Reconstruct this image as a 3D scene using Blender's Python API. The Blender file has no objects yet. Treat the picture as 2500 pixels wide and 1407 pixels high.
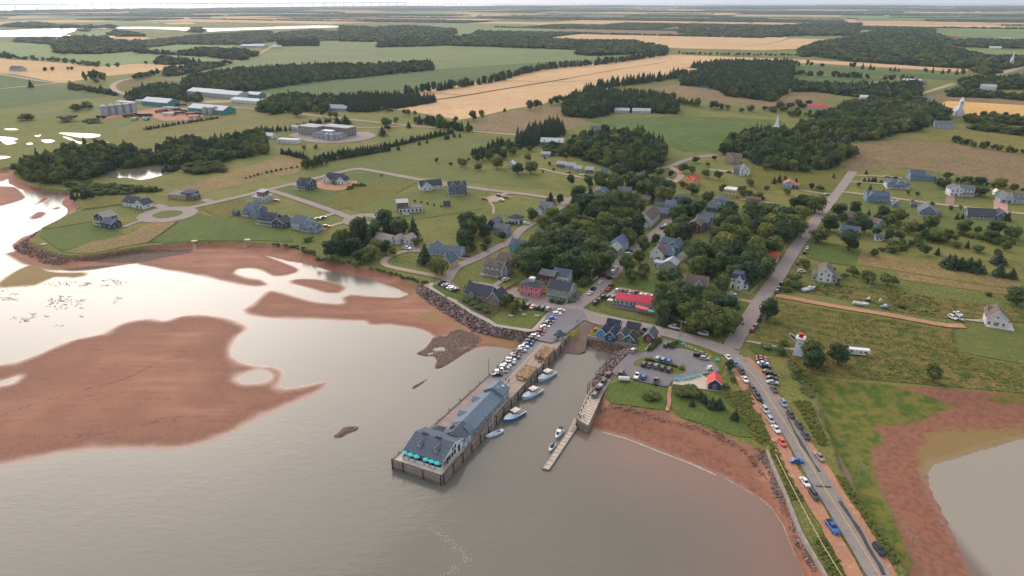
import bpy,bmesh,math,random
import numpy as np
from mathutils import Vector,Matrix,noise as mnoise
PI=math.pi
R=math.radians
random.seed(7)
rng=np.random.default_rng(7)
scene=bpy.context.scene
COL=scene.collection
#  camera
CAM_H=145.0
FPX,CX,CY=1667.0,1250.0,703.5
PITCH=math.atan(CY/FPX)
cam_d=bpy.data.cameras.new('camera')
cam_d.sensor_fit='HORIZONTAL'
cam_d.angle=2*math.atan(1250.0/FPX)
cam_d.clip_start=1.0
cam_d.clip_end=90000.0
cam=bpy.data.objects.new('camera',cam_d)
COL.objects.link(cam)
cam.location=(0,0,CAM_H)
cam.rotation_euler=(PI/2-PITCH,0,0)
scene.camera=cam
#  sky, sun, exposure
SUN_EL,SUN_AZ=24.0,-29.0
world=bpy.data.worlds.new('World')
scene.world=world
world.use_nodes=True
wn=world.node_tree
for n in list(wn.nodes):
 wn.nodes.remove(n)
sky=wn.nodes.new('ShaderNodeTexSky')
sky.sky_type='NISHITA'
sky.sun_disc=False
sky.sun_elevation=R(SUN_EL)
sky.sun_rotation=R(SUN_AZ)
sky.altitude=100
sky.air_density=1.0
sky.dust_density=7.0
sky.ozone_density=1.0
hs=wn.nodes.new('ShaderNodeHueSaturation')
hs.inputs['Saturation'].default_value=0.3
ov=wn.nodes.new('ShaderNodeMix');ov.data_type='RGBA'
ov.inputs['Factor'].default_value=0.7
# the cloud veil is brighter round the hidden sun
tcw=wn.nodes.new('ShaderNodeTexCoord');dt=wn.nodes.new('ShaderNodeVectorMath');dt.operation='DOT_PRODUCT'
dt.inputs[1].default_value=(math.sin(R(SUN_AZ))*math.cos(R(SUN_EL)),math.cos(R(SUN_AZ))*math.cos(R(SUN_EL)),math.sin(R(SUN_EL)))
wn.links.new(tcw.outputs['Generated'],dt.inputs[0])
gl_=wn.nodes.new('ShaderNodeMapRange');gl_.inputs['From Min'].default_value=.35;gl_.inputs['From Max'].default_value=1.0
wn.links.new(dt.outputs['Value'],gl_.inputs['Value'])
pw_=wn.nodes.new('ShaderNodeMath');pw_.operation='POWER';pw_.inputs[1].default_value=2.2
wn.links.new(gl_.outputs[0],pw_.inputs[0])
vm=wn.nodes.new('ShaderNodeMix');vm.data_type='RGBA'
vm.inputs['A'].default_value=(7.6,8.2,9.4,1);vm.inputs['B'].default_value=(40.0,34.0,30.5,1)
wn.links.new(pw_.outputs[0],vm.inputs['Factor'])
sx_=wn.nodes.new('ShaderNodeSeparateXYZ');wn.links.new(tcw.outputs['Generated'],sx_.inputs[0])
hb=wn.nodes.new('ShaderNodeMapRange');hb.interpolation_type='SMOOTHSTEP';hb.inputs['From Min'].default_value=0.0;hb.inputs['From Max'].default_value=.22;hb.inputs['To Min'].default_value=.85;hb.inputs['To Max'].default_value=0.0
wn.links.new(sx_.outputs['Z'],hb.inputs['Value'])
hmx=wn.nodes.new('ShaderNodeMix');hmx.data_type='RGBA';hmx.blend_type='LIGHTEN';hmx.inputs['B'].default_value=(12.6,12.2,12.3,1)
wn.links.new(hb.outputs[0],hmx.inputs['Factor']);wn.links.new(vm.outputs['Result'],hmx.inputs['A'])
wn.links.new(hmx.outputs['Result'],ov.inputs['B'])
bg=wn.nodes.new('ShaderNodeBackground')
bg.inputs['Strength'].default_value=0.11
wo=wn.nodes.new('ShaderNodeOutputWorld')
wn.links.new(sky.outputs[0],hs.inputs['Color'])
wn.links.new(hs.outputs[0],ov.inputs['A'])
wn.links.new(ov.outputs['Result'],bg.inputs['Color'])
wn.links.new(bg.outputs[0],wo.inputs[0])
sun_d=bpy.data.lights.new('sun','SUN')
sun_d.energy=0.9
sun_d.angle=R(46)
sun_d.color=(1.0,0.88,0.76)
sun=bpy.data.objects.new('sun',sun_d)
COL.objects.link(sun)
sdir=Vector((math.sin(R(SUN_AZ))*math.cos(R(SUN_EL)),math.cos(R(SUN_AZ))*math.cos(R(SUN_EL)),math.sin(R(SUN_EL))))
sun.rotation_euler=sdir.to_track_quat('Z','Y').to_euler()
vs=scene.view_settings
vs.view_transform='Standard'
vs.look='None'
vs.exposure=0.0
vs.gamma=1.0
vs.use_curve_mapping=False
scene.cycles.max_bounces=5
scene.cycles.diffuse_bounces=2
scene.cycles.glossy_bounces=2
scene.cycles.transmission_bounces=2
scene.cycles.transparent_max_bounces=6
scene.cycles.volume_bounces=0
scene.cycles.use_denoising=True
scene.cycles.use_adaptive_sampling=True
#  places: pixel of the photograph -> point on level ground
LZ=3.5
_c,_s=math.cos(PITCH),math.sin(PITCH)
def P(x,y,z=LZ):
 u=(x-CX)/FPX
 v=(y-CY)/FPX
 t=(z-CAM_H)/(-_s-v*_c)
 return Vector((u*t,(_c-v*_s)*t,z))
ZN=dict(f=(0,0,1),L=(0,260,3.197),M=(600,260,3.197),C=(1200,260,3.198),R=(1750,260,3.197),W=(900,650,4.02),V=(1380,600,4.69),E=(1800,600,3.517),H=(920,850,4.02),K=(1300,780,3.702),S=(1700,850,2.526),T=(0,600,2.273),A=(0,0,3.012),B=(830,0,3.012),D=(1660,0,2.976))
def Q(zone,x,y,z=LZ):
 a,b,k=ZN[zone]
 return P(a+x/k,b+y/k,z)
def QL(zone,pts,z=LZ):
 return[Q(zone,x,y,z)for x,y in pts]
def dist_of(p):
 return math.hypot(p[0],p[1])
def lin(c):
 return c/12.92 if c<=0.04045 else((c+0.055)/1.055)**2.4
def srgb(r,g,b):
 return(lin(r/255),lin(g/255),lin(b/255),1)
MATS={}
class NT:
 def __init__(s,name):
  s.m=bpy.data.materials.new(name)
  s.m.use_nodes=True
  s.t=s.m.node_tree
  s.bsdf=s.t.nodes['Principled BSDF']
 def n(s,typ,**kw):
  o=s.t.nodes.new(typ)
  for k,v in kw.items():
   if k in o.inputs:
    o.inputs[k].default_value=v
   else:
    setattr(o,k,v)
  return o
 def l(s,a,b):
  s.t.links.new(a,b)
 def noise(s,vec,scale,detail=3,rough=0.55):
  o=s.n('ShaderNodeTexNoise')
  o.inputs['Scale'].default_value=scale
  o.inputs['Detail'].default_value=detail
  o.inputs['Roughness'].default_value=rough
  if vec is not None:
   s.l(vec,o.inputs['Vector'])
  return o.outputs['Fac']
 def ramp(s,fac,a,b,lo=0.0,hi=1.0):
  o=s.n('ShaderNodeMapRange')
  o.interpolation_type='SMOOTHSTEP'
  s.l(fac,o.inputs['Value'])
  o.inputs['From Min'].default_value=a
  o.inputs['From Max'].default_value=b
  o.inputs['To Min'].default_value=lo
  o.inputs['To Max'].default_value=hi
  return o.outputs[0]
 def mix(s,fac,a,b):
  o=s.n('ShaderNodeMix')
  o.data_type='RGBA'
  for sock,v in((o.inputs['Factor'],fac),(o.inputs['A'],a),(o.inputs['B'],b)):
   if isinstance(v,(tuple,list,float,int)):
    sock.default_value=v
   else:
    s.l(v,sock)
  return o.outputs['Result']
 def math(s,op,a,b=None):
  o=s.n('ShaderNodeMath')
  o.operation=op
  for i,v in((0,a),(1,b)):
   if v is None:
    continue
   if isinstance(v,(float,int)):
    o.inputs[i].default_value=v
   else:
    s.l(v,o.inputs[i])
  return o.outputs[0]
 def attr(s,name):
  o=s.n('ShaderNodeAttribute')
  o.attribute_name=name
  return o.outputs['Fac']
 def pos(s):
  return s.n('ShaderNodeNewGeometry').outputs['Position']
 def bump(s,h,strength,distance=0.1):
  o=s.n('ShaderNodeBump')
  o.inputs['Strength'].default_value=strength
  o.inputs['Distance'].default_value=distance
  s.l(h,o.inputs['Height'])
  s.l(o.outputs[0],s.bsdf.inputs['Normal'])
 def set(s,k,v):
  if isinstance(v,(tuple,list,float,int)):
   s.bsdf.inputs[k].default_value=v
  else:
   s.l(v,s.bsdf.inputs[k])
def mat(rgb,rough=0.75,var=0.14,scale=1.2,metal=0.0,spec=0.3,bump=0.0):
 """painted / wooden / stone surface: base colour with uneven weathering"""
 key=(tuple(rgb),rough,var,scale,metal,spec,bump)
 if key in MATS:
  return MATS[key]
 k=NT('surface_%02x%02x%02x'%tuple(int(v)for v in rgb))
 c=srgb(*rgb)
 tc=k.n('ShaderNodeTexCoord').outputs['Object']
 f1=k.noise(tc,scale,4)
 f2=k.noise(tc,scale*7,2)
 f=k.math('ADD',k.math('MULTIPLY',f1,0.65),k.math('MULTIPLY',f2,0.35))
 dk=tuple(v*(1-var*1.6)for v in c[:3])+(1,)
 lt=tuple(min(1,v*(1+var*1.3))for v in c[:3])+(1,)
 k.set('Base Color',k.mix(k.ramp(f,0.3,0.7),dk,lt))
 k.set('Roughness',rough)
 k.set('Metallic',metal)
 k.set('Specular IOR Level',spec)
 if bump:
  k.bump(f2,bump,0.05)
 MATS[key]=k.m
 return k.m
def paint(rgb):
 key=('paint',)+tuple(rgb)
 if key not in MATS:
  k=NT('car_paint')
  k.set('Base Color',srgb(*rgb));k.set('Roughness',0.28);k.set('Metallic',0.15)
  k.set('Coat Weight',0.5);k.set('Coat Roughness',0.1)
  MATS[key]=k.m
 return MATS[key]
def glass(rgb=(38,46,54),rough=0.08):
 key=('glass',)+tuple(rgb)
 if key not in MATS:
  k=NT('window_glass')
  k.set('Base Color',srgb(*rgb));k.set('Roughness',rough);k.set('Specular IOR Level',0.6)
  MATS[key]=k.m
 return MATS[key]
def ground_mat(key,a,b,c=None,s1=0.02,s2=0.25,rows=None,rough=0.9,cmix=(0.5,0.68),bump=0.25,speck=0.25):
 """grass, crop or soil: two colours in large patches, a third in smaller ones, fine speckle; rows = (angle, spacing, depth)"""
 if key in MATS:
  return MATS[key]
 if not any(w in key for w in('asphalt','concrete','paint','gravel','pav','wharf','dirt','slip','patch')):
  a,b,c=[tuple(v*.94 for v in q)if q else q for q in(a,b,c)]
  speck*=1.7
 k=NT(key)
 p=k.pos()
 big=k.noise(p,s1,5,0.6)
 mid=k.noise(p,s2,5,0.65)
 fine=k.noise(p,s2*6,3,0.7)
 col=k.mix(k.ramp(big,0.36,0.64),srgb(*a),srgb(*b))
 if c:
  col=k.mix(k.ramp(mid,cmix[0],cmix[1]),col,srgb(*c))
 dark=k.n('ShaderNodeMix');dark.data_type='RGBA';dark.blend_type='MULTIPLY'
 k.l(col,dark.inputs['A'])
 sp=k.ramp(fine,0.25,0.75,1-speck,1+speck)
 k.l(sp,dark.inputs['B'])
 dark.inputs['Factor'].default_value=1.0
 col=dark.outputs['Result']
 if rows:
  ang,spacing,depth=rows
  mp=k.n('ShaderNodeMapping')
  mp.inputs['Rotation'].default_value=(0,0,-R(ang))
  k.l(p,mp.inputs['Vector'])
  w=k.n('ShaderNodeTexWave')
  w.wave_type='BANDS';w.bands_direction='Y'
  w.inputs['Scale'].default_value=0.314/spacing
  w.inputs['Distortion'].default_value=1.5
  w.inputs['Detail'].default_value=2
  w.inputs['Detail Scale'].default_value=0.4
  k.l(mp.outputs[0],w.inputs['Vector'])
  m2=k.n('ShaderNodeMix');m2.data_type='RGBA';m2.blend_type='MULTIPLY'
  m2.inputs['Factor'].default_value=1.0
  k.l(col,m2.inputs['A'])
  k.l(k.ramp(w.outputs['Fac'],0.2,0.8,1-depth,1+depth*0.4),m2.inputs['B'])
  col=m2.outputs['Result']
 k.set('Base Color',col)
 k.set('Roughness',rough)
 k.set('Specular IOR Level',0.12)
 if bump:
  k.bump(k.math('ADD',mid,fine),bump,0.6)
 MATS[key]=k.m
 return k.m
class MB:
 """collects shapes for ONE mesh object"""
 def __init__(s):
  s.v=[];s.f=[];s.m=[]
 def face(s,pts,mi=0):
  i=len(s.v)
  s.v.extend([tuple(p)for p in pts])
  s.f.append(tuple(range(i,i+len(pts))));s.m.append(mi)
 def hexa(s,p,mi=0):
  i=len(s.v)
  s.v.extend([tuple(q)for q in p])
  for f in((3,2,1,0),(4,5,6,7),(0,1,5,4),(1,2,6,5),(2,3,7,6),(3,0,4,7)):
   s.f.append(tuple(i+k for k in f));s.m.append(mi)
 def box(s,x0,x1,y0,y1,z0,z1,mi=0,tx=0.0,ty=0.0):
  s.hexa([(x0,y0,z0),(x1,y0,z0),(x1,y1,z0),(x0,y1,z0),(x0+tx,y0+ty,z1),(x1-tx,y0+ty,z1),(x1-tx,y1-ty,z1),(x0+tx,y1-ty,z1)],mi)
 def prism(s,poly,axis,a,b,mi=0):
  """extrude a 2-D outline: axis 'x' -> outline in (y,z); 'y' -> (x,z); 'z' -> (x,y)"""
  def pt(q,t):
   return{'x':(t,q[0],q[1]),'y':(q[0],t,q[1]),'z':(q[0],q[1],t)}[axis]
  n=len(poly);i=len(s.v)
  s.v.extend([pt(q,a)for q in poly]);s.v.extend([pt(q,b)for q in poly])
  s.f.append(tuple(i+k for k in range(n))[::-1]);s.m.append(mi)
  s.f.append(tuple(i+n+k for k in range(n)));s.m.append(mi)
  for k in range(n):
   s.f.append((i+k,i+(k+1)%n,i+n+(k+1)%n,i+n+k));s.m.append(mi)
 def tube(s,p0,p1,r0,r1=None,n=8,mi=0,caps=True):
  p0=Vector(p0);p1=Vector(p1)
  r1=r0 if r1 is None else r1
  d=(p1-p0).normalized()
  a=d.orthogonal().normalized();b=d.cross(a)
  i=len(s.v)
  for p,r in((p0,r0),(p1,r1)):
   for k in range(n):
    t=2*PI*k/n
    s.v.append(tuple(p+(a*math.cos(t)+b*math.sin(t))*r))
  for k in range(n):
   s.f.append((i+k,i+(k+1)%n,i+n+(k+1)%n,i+n+k));s.m.append(mi)
  if caps:
   s.f.append(tuple(i+k for k in range(n))[::-1]);s.m.append(mi)
   s.f.append(tuple(i+n+k for k in range(n)));s.m.append(mi)
 def loft(s,rings,mi=0,cap0=True,cap1=True,closed=True):
  i=len(s.v);n=len(rings[0])
  for r in rings:
   s.v.extend([tuple(p)for p in r])
  for j in range(len(rings)-1):
   for k in range(n if closed else n-1):
    s.f.append((i+j*n+k,i+j*n+(k+1)%n,i+(j+1)*n+(k+1)%n,i+(j+1)*n+k));s.m.append(mi)
  if cap0:
   s.f.append(tuple(i+k for k in range(n))[::-1]);s.m.append(mi)
  if cap1:
   e=i+(len(rings)-1)*n
   s.f.append(tuple(e+k for k in range(n)));s.m.append(mi)
 def mesh(s,name,mats,smooth=False,fix=True):
  me=bpy.data.meshes.new(name)
  me.from_pydata(s.v,[],s.f)
  for m in(mats if isinstance(mats,(list,tuple))else[mats]):
   me.materials.append(m)
  me.polygons.foreach_set('material_index',s.m)
  if fix:
   bm=bmesh.new();bm.from_mesh(me)
   bmesh.ops.recalc_face_normals(bm,faces=bm.faces)
   bm.to_mesh(me);bm.free()
  if smooth:
   me.polygons.foreach_set('use_smooth',[True]*len(me.polygons))
  me.update()
  return me
 def build(s,name,mats,parent=None,loc=None,rot=None,smooth=False):
  return link(name,s.mesh(name,mats,smooth),parent,loc,rot)
def link(name,data,parent=None,loc=None,rot=None,scale=None):
 o=bpy.data.objects.new(name,data)
 COL.objects.link(o)
 if parent is not None:
  o.parent=parent
 if loc is not None:
  o.location=loc
 if rot is not None:
  o.rotation_euler=rot if isinstance(rot,(tuple,list))else(0,0,rot)
 if scale is not None:
  o.scale=scale
 return o
def tag(o,label=None,cat=None,group=None,kind=None):
 if label:o['label']=label
 if cat:o['category']=cat
 if group:o['group']=group
 if kind:o['kind']=kind
 return o
def thing(name,label,cat,loc,rot=0.0,group=None):
 return tag(link(name,None,None,loc,rot),label,cat,group)
def own_mat(o,m):
 o.material_slots[0].link='OBJECT'
 o.material_slots[0].material=m
def copy_tree(o,parent=None):
 c=o.copy();COL.objects.link(c)
 c.parent=parent
 for ch in o.children:
  copy_tree(ch,c)
 return c
ORD=['nearest','second','third','fourth','fifth','sixth','seventh','eighth','ninth','tenth','eleventh','twelfth','thirteenth','fourteenth','fifteenth','sixteenth','seventeenth','eighteenth','nineteenth','twentieth','twenty-first','twenty-second','twenty-third','twenty-fourth','twenty-fifth','twenty-sixth','twenty-seventh','twenty-eighth','twenty-ninth','thirtieth']
def ordinal(i):
 return 'first' if i==0 else(ORD[i]if i<len(ORD)else 'number %d'%(i+1))
LANDMARKS=[]
# polygons, points, distances
def inside(poly,x,y):
 x=np.asarray(x,float);y=np.asarray(y,float)
 r=np.zeros(x.shape,bool)
 n=len(poly)
 j=n-1
 for i in range(n):
  xi,yi=poly[i][0],poly[i][1];xj,yj=poly[j][0],poly[j][1]
  if yi!=yj:
   c=((yi>y)!=(yj>y))&(x<(xj-xi)*(y-yi)/(yj-yi)+xi)
   r^=c
  j=i
 return r
def seg_dist(pts,x,y,closed=True):
 best=np.full(x.shape,1e12);idx=np.zeros(x.shape,np.int32)
 n=len(pts)
 for i in range(n if closed else n-1):
  ax,ay=pts[i][0],pts[i][1];bx,by=pts[(i+1)%n][0],pts[(i+1)%n][1]
  dx,dy=bx-ax,by-ay
  q=dx*dx+dy*dy+1e-9
  t=np.clip(((x-ax)*dx+(y-ay)*dy)/q,0,1)
  d=(x-ax-t*dx)**2+(y-ay-t*dy)**2
  m=d<best
  best[m]=d[m];idx[m]=i
 return np.sqrt(best),idx
def sdf(poly,x,y):
 d,_=seg_dist(poly,x,y)
 return np.where(inside(poly,x,y),d,-d)
def spline(pts,step=3.0,closed=False):
 """smooth line through the points (Catmull-Rom)"""
 pts=[Vector(p)for p in pts]
 n=len(pts);out=[]
 rngi=range(n if closed else n-1)
 for i in rngi:
  p0=pts[(i-1)%n]if(closed or i>0)else pts[0]*2-pts[1]
  p1=pts[i];p2=pts[(i+1)%n]
  p3=pts[(i+2)%n]if(closed or i+2<n)else pts[-1]*2-pts[-2]
  m=max(1,int((p2-p1).length/step))
  for k in range(m):
   t=k/m
   out.append(0.5*((2*p1)+(p2-p0)*t+(2*p0-5*p1+4*p2-p3)*t*t+(3*p1-p0-3*p2+p3)*t**3))
 if not closed:
  out.append(pts[-1])
 return out
 # ================================================================== GROUND
def fast_mesh(name,co,quads):
 me=bpy.data.meshes.new(name)
 nv,nf=len(co),len(quads)
 k=quads.shape[1]
 me.vertices.add(nv);me.vertices.foreach_set('co',np.ascontiguousarray(co,np.float32).ravel())
 me.loops.add(nf*k);me.loops.foreach_set('vertex_index',np.ascontiguousarray(quads,np.int32).ravel())
 me.polygons.add(nf);me.polygons.foreach_set('loop_start',np.arange(0,nf*k,k,dtype=np.int32))
 me.update(calc_edges=True)
 return me
def grid_mesh(name,xs,ys,zf):
 X,Y=np.meshgrid(xs,ys)
 Z=zf(X,Y)
 nx,ny=len(xs),len(ys)
 i=np.arange(nx*ny).reshape(ny,nx)
 q=np.stack([i[:-1,:-1],i[:-1,1:],i[1:,1:],i[1:,:-1]],-1).reshape(-1,4)
 return fast_mesh(name,np.stack([X,Y,Z],-1).reshape(-1,3),q)
def set_attr(me,name,arr):
 a=me.attributes.new(name,'FLOAT','POINT')
 a.data.foreach_set('value',np.ascontiguousarray(arr,np.float32).ravel())
def skirt(a,b,step,lo,hi,g=1.35):
 core=list(np.arange(a,b+step*0.5,step))
 l,d,x=[],step,a
 while x>lo:
  d*=g;x-=d;l.append(max(x,lo))
 r,d,x=[],step,core[-1]
 while x<hi:
  d*=g;x+=d;r.append(min(x,hi))
 return np.array(l[::-1]+core+r)
coast=[]
def cst(zone,kind,*pts):
 for x,y in pts:
  coast.append((Q(zone,x,y),kind))
coast.append((Vector((-30000,900,LZ)),'b'))
cst('f','b',(-900,410),(-300,405),(0,414))
cst('L','b',(90,470),(120,560),(330,640),(560,660),(590,730),(620,800),(520,850),(420,900),(330,945),(280,1000))
cst('L','c',(230,1060),(360,1130),(480,1160),(530,1170),(700,1160),(900,1130),(1100,1095),(1300,1080),(1520,1060),(1900,1055),(2100,1075))
cst('M','b',(0,1060),(200,1075),(350,1095),(600,1185),(840,1230),(960,1255),(1150,1310),(1300,1370))
cst('W','w',(560,190),(700,280),(870,380),(1000,470),(1180,560),(1240,600),(1400,620),(1560,650),(1640,660),(1700,700),(2040,690),(2100,560))
cst('K','w',(440,40),(560,60),(500,150),(940,235),(880,290),(850,330),(760,420),(720,480),(700,560))
cst('K','b',(650,700),(700,760),(900,790),(1160,825),(1240,830),(1350,900),(1600,990),(1720,1040),(1850,1080))
cst('S','b',(380,610))
cst('S','w',(432,630),(550,900),(640,1130),(740,1300),(800,1407),(900,1580))
coast.append((Vector((89,40,LZ)),'w'));coast.append((Vector((125,40,LZ)),'b'))
cst('S','b',(1500,1700),(1330,1407),(1200,1230),(1080,1040),(980,880),(900,740),(860,600),(800,480),(760,380),(740,260),(720,190),(800,185),(1000,215),(1200,228),(1450,245),(1700,262),(2021,285),(2400,310),(3400,360))
coast.append((Vector((30000,190,LZ)),'b'))
coast.append((Vector((30000,60000,LZ)),'b'));coast.append((Vector((-30000,60000,LZ)),'b'))
LAND=[p for p,k in coast]
KIND=[k for p,k in coast]
def zq(zone,pts):
 return QL(zone,pts,0.0)
SAND=[zq('T',[(-400,655),(0,655),(75,640),(200,600),(320,545),(430,510),(560,485),(600,460),(690,420),(760,405),(850,395),(920,410),(1000,385),(1110,375),(1200,385),(1290,400),(1390,450),(1340,500),(1295,570),(1300,610),(1350,640),(1430,660),(1530,668),(1580,690),(1585,720),(1570,775),(1600,785),(1700,770),(1810,745),(1837,750),(1830,775),(1750,830),(1600,890),(1450,960),(1300,1040),(1180,1090),(1050,1125),(900,1140),(700,1140),(500,1145),(300,1165),(150,1200),(0,1230),(-400,1310)]),zq('T',[(740,95),(840,125),(900,140),(1000,155),(1150,185),(1300,220),(1420,235),(1495,225),(1500,205),(1460,185),(1380,170),(1320,150),(1330,135),(1380,132),(1440,145),(1510,175),(1600,170),(1660,150),(1670,130),(1600,98),(1540,75),(1500,60),(1300,10),(900,20)]),zq('T',[(1580,195),(1640,180),(1750,180),(1880,205),(1935,235),(1900,265),(1800,270),(1700,240),(1600,215)]),zq('T',[(1330,360),(1400,310),(1480,245),(1560,250),(1700,290),(1800,310),(1890,315),(1880,290),(1940,265),(2050,275),(2200,285),(2300,300),(2420,330),(2560,420),(2480,480),(2350,475),(2200,440),(2000,425),(1850,422),(1750,415),(1600,415),(1450,405),(1350,385)]),zq('W',[(-50,570),(200,590),(430,620),(560,660),(640,720),(760,800),(900,830),(1000,830),(1150,800),(1300,810),(1440,840),(1500,760),(1640,700),(1300,600),(1000,460),(700,280),(450,260),(300,300),(0,320)]),zq('L',[(80,1080),(130,1140),(250,1190),(380,1240),(500,1290),(700,1285),(900,1255),(1000,1240),(1100,1230),(1500,1200),(1900,1120),(2238,1140),(2238,1000),(1500,1000),(600,1100),(300,1000),(200,1030)]),zq('L',[(40,1320),(250,1230),(400,1280),(520,1290),(700,1290),(680,1330),(560,1350),(430,1340),(300,1400),(100,1420),(-60,1420)]),zq('L',[(60,590),(100,620),(180,655),(280,665),(420,660),(500,690),(505,710),(470,760),(515,800),(510,840),(440,890),(380,920),(320,960),(230,1000),(150,1030),(100,1090),(300,1050),(600,900),(640,700),(300,560),(100,500)]),zq('L',[(-200,610),(0,620),(120,630),(200,690),(215,705),(180,735),(0,785),(-200,810)]),zq('L',[(160,805),(260,760),(340,700),(390,710),(370,740),(250,780)]),zq('L',[(200,875),(290,820),(380,825),(340,870),(260,890)]),zq('L',[(390,795),(470,780),(480,800),(420,812)]),zq('L',[(-200,530),(60,515),(90,540),(60,570),(0,590),(-200,600)]),zq('T',[(1340,30),(1500,65),(1600,90),(1700,105),(1820,140),(1900,155),(2050,190),(2200,240),(2280,285),(2330,330),(2420,260),(2400,150),(2200,60),(1500,-40)]),zq('K',[(470,960),(500,985),(620,1015),(850,1075),(1050,1155),(1270,1240),(1450,1310),(1650,1400)])+zq('S',[(180,800),(350,900),(450,970),(530,1080),(580,1200),(610,1280),(660,1407),(720,1560),(900,1500),(500,600),(0,300)])+zq('K',[(700,600)]),zq('K',[(300,225),(440,255),(480,230),(590,300),(640,290),(720,330),(760,310),(900,270),(950,150),(350,130)]),zq('K',[(720,330),(690,370),(640,430),(590,500),(550,590),(600,640),(720,480),(900,290),(800,280)]),zq('S',[(600,100),(2500,200),(2500,500),(2021,565),(1900,600),(1750,640),(1600,690),(1480,720),(1440,750),(1450,860),(1520,1000),(1620,1200),(1710,1407),(1800,1600),(1300,1600),(900,700)]),]
SAND=[spline(p,4.0,True)for p in SAND]
POOL=[spline(zq('T',[(1330,740),(1390,705),(1430,695),(1480,707),(1490,735),(1440,755),(1360,757)]),2,True),spline(zq('T',[(30,755),(90,735),(60,760),(-60,775)]),2,True)]
ALGAE=[zq('W',p)for p in([(1100,690),(1200,700),(1450,740),(1470,785),(1300,790),(1130,750)],[(500,470),(650,450),(800,540),(960,590),(900,640),(700,570),(560,520)],[(300,190),(430,200),(455,280),(380,270)])]+[zq('S',[(1370,760),(1380,600),(1420,530),(1560,500),(2000,480),(2100,560),(1900,605),(1600,695),(1440,755),(1445,840),(1400,810)]),zq('L',[(40,1300),(250,1230),(500,1260),(720,1290),(640,1390),(430,1340),(300,1420),(-60,1420)]),zq('K',[(370,160),(430,150),(480,170),(440,235),(390,225)])]
MARSH=[zq('S',[(660,150),(1000,240),(1130,247),(1250,292),(1450,337),(1575,372),(1500,412),(1350,467),(1180,490),(1080,470),(1135,540),(1145,600),(1065,640),(1080,720),(1120,850),(1200,1000),(1250,1150),(1330,1330),(1300,1420),(1180,1260),(1060,1060),(930,830),(830,600),(680,330)]),zq('S',[(1780,350),(1900,333),(2200,345),(2200,375),(1880,367)])]
WEED=[spline(zq('W',p),2,True)for p in([(460,860),(560,800),(640,700),(760,690),(830,640),(900,630),(1000,660),(1090,700),(1100,730),(1050,790),(960,850),(850,920),(720,1000),(650,1015),(640,980),(665,930),(640,890),(560,890),(480,870)],[(410,1205),(440,1172),(490,1150),(540,1120),(595,1100),(560,1132),(500,1175),(430,1217)])]+[spline(zq('T',[(1842,1062),(1885,1030),(1900,1008),(1990,1003),(1980,1030),(1925,1045),(1895,1070)]),1.5,True),zq('L',[(440,1275),(600,1260),(900,1240),(900,1255),(600,1290),(460,1285)]),zq('L',[(560,1215),(800,1190),(1100,1140),(1500,1120),(1500,1150),(1100,1220),(800,1225)]),zq('K',[(430,180),(600,190),(950,250),(760,320),(600,600),(530,600),(700,340),(600,300),(450,240)]),zq('S',[(330,615),(425,625),(540,890),(640,1130),(790,1407),(715,1407),(590,1130),(470,900),(430,760)])]
MUD=[zq('S',[(640,160),(2600,150),(2600,1700),(1250,1700),(900,760)]),zq('K',[(510,900),(640,850),(900,890),(1100,960),(1400,1090),(1650,1210),(1860,1330),(1900,1500),(1650,1420),(1050,1180),(620,1040)]),zq('S',[(180,700),(330,760),(450,900),(560,1080),(680,1407),(600,1407),(430,1000),(180,830)])]
HOLES=[zq('W',p)for p in([(630,810),(740,790),(750,830),(650,830)],[(870,800),(990,780),(980,800),(890,815)],[(570,860),(640,845),(620,880)])]
GX=skirt(-470,262,1.5,-26000,26000)
GY=skirt(105,600,1.5,30,24000)
TT={}
def far_shore(X):
 return np.interp(X,[-26000,-12000,-8500,-6000,-3500,0,26000],[9000,9500,10500,13500,17000,20500,23000])
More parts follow.
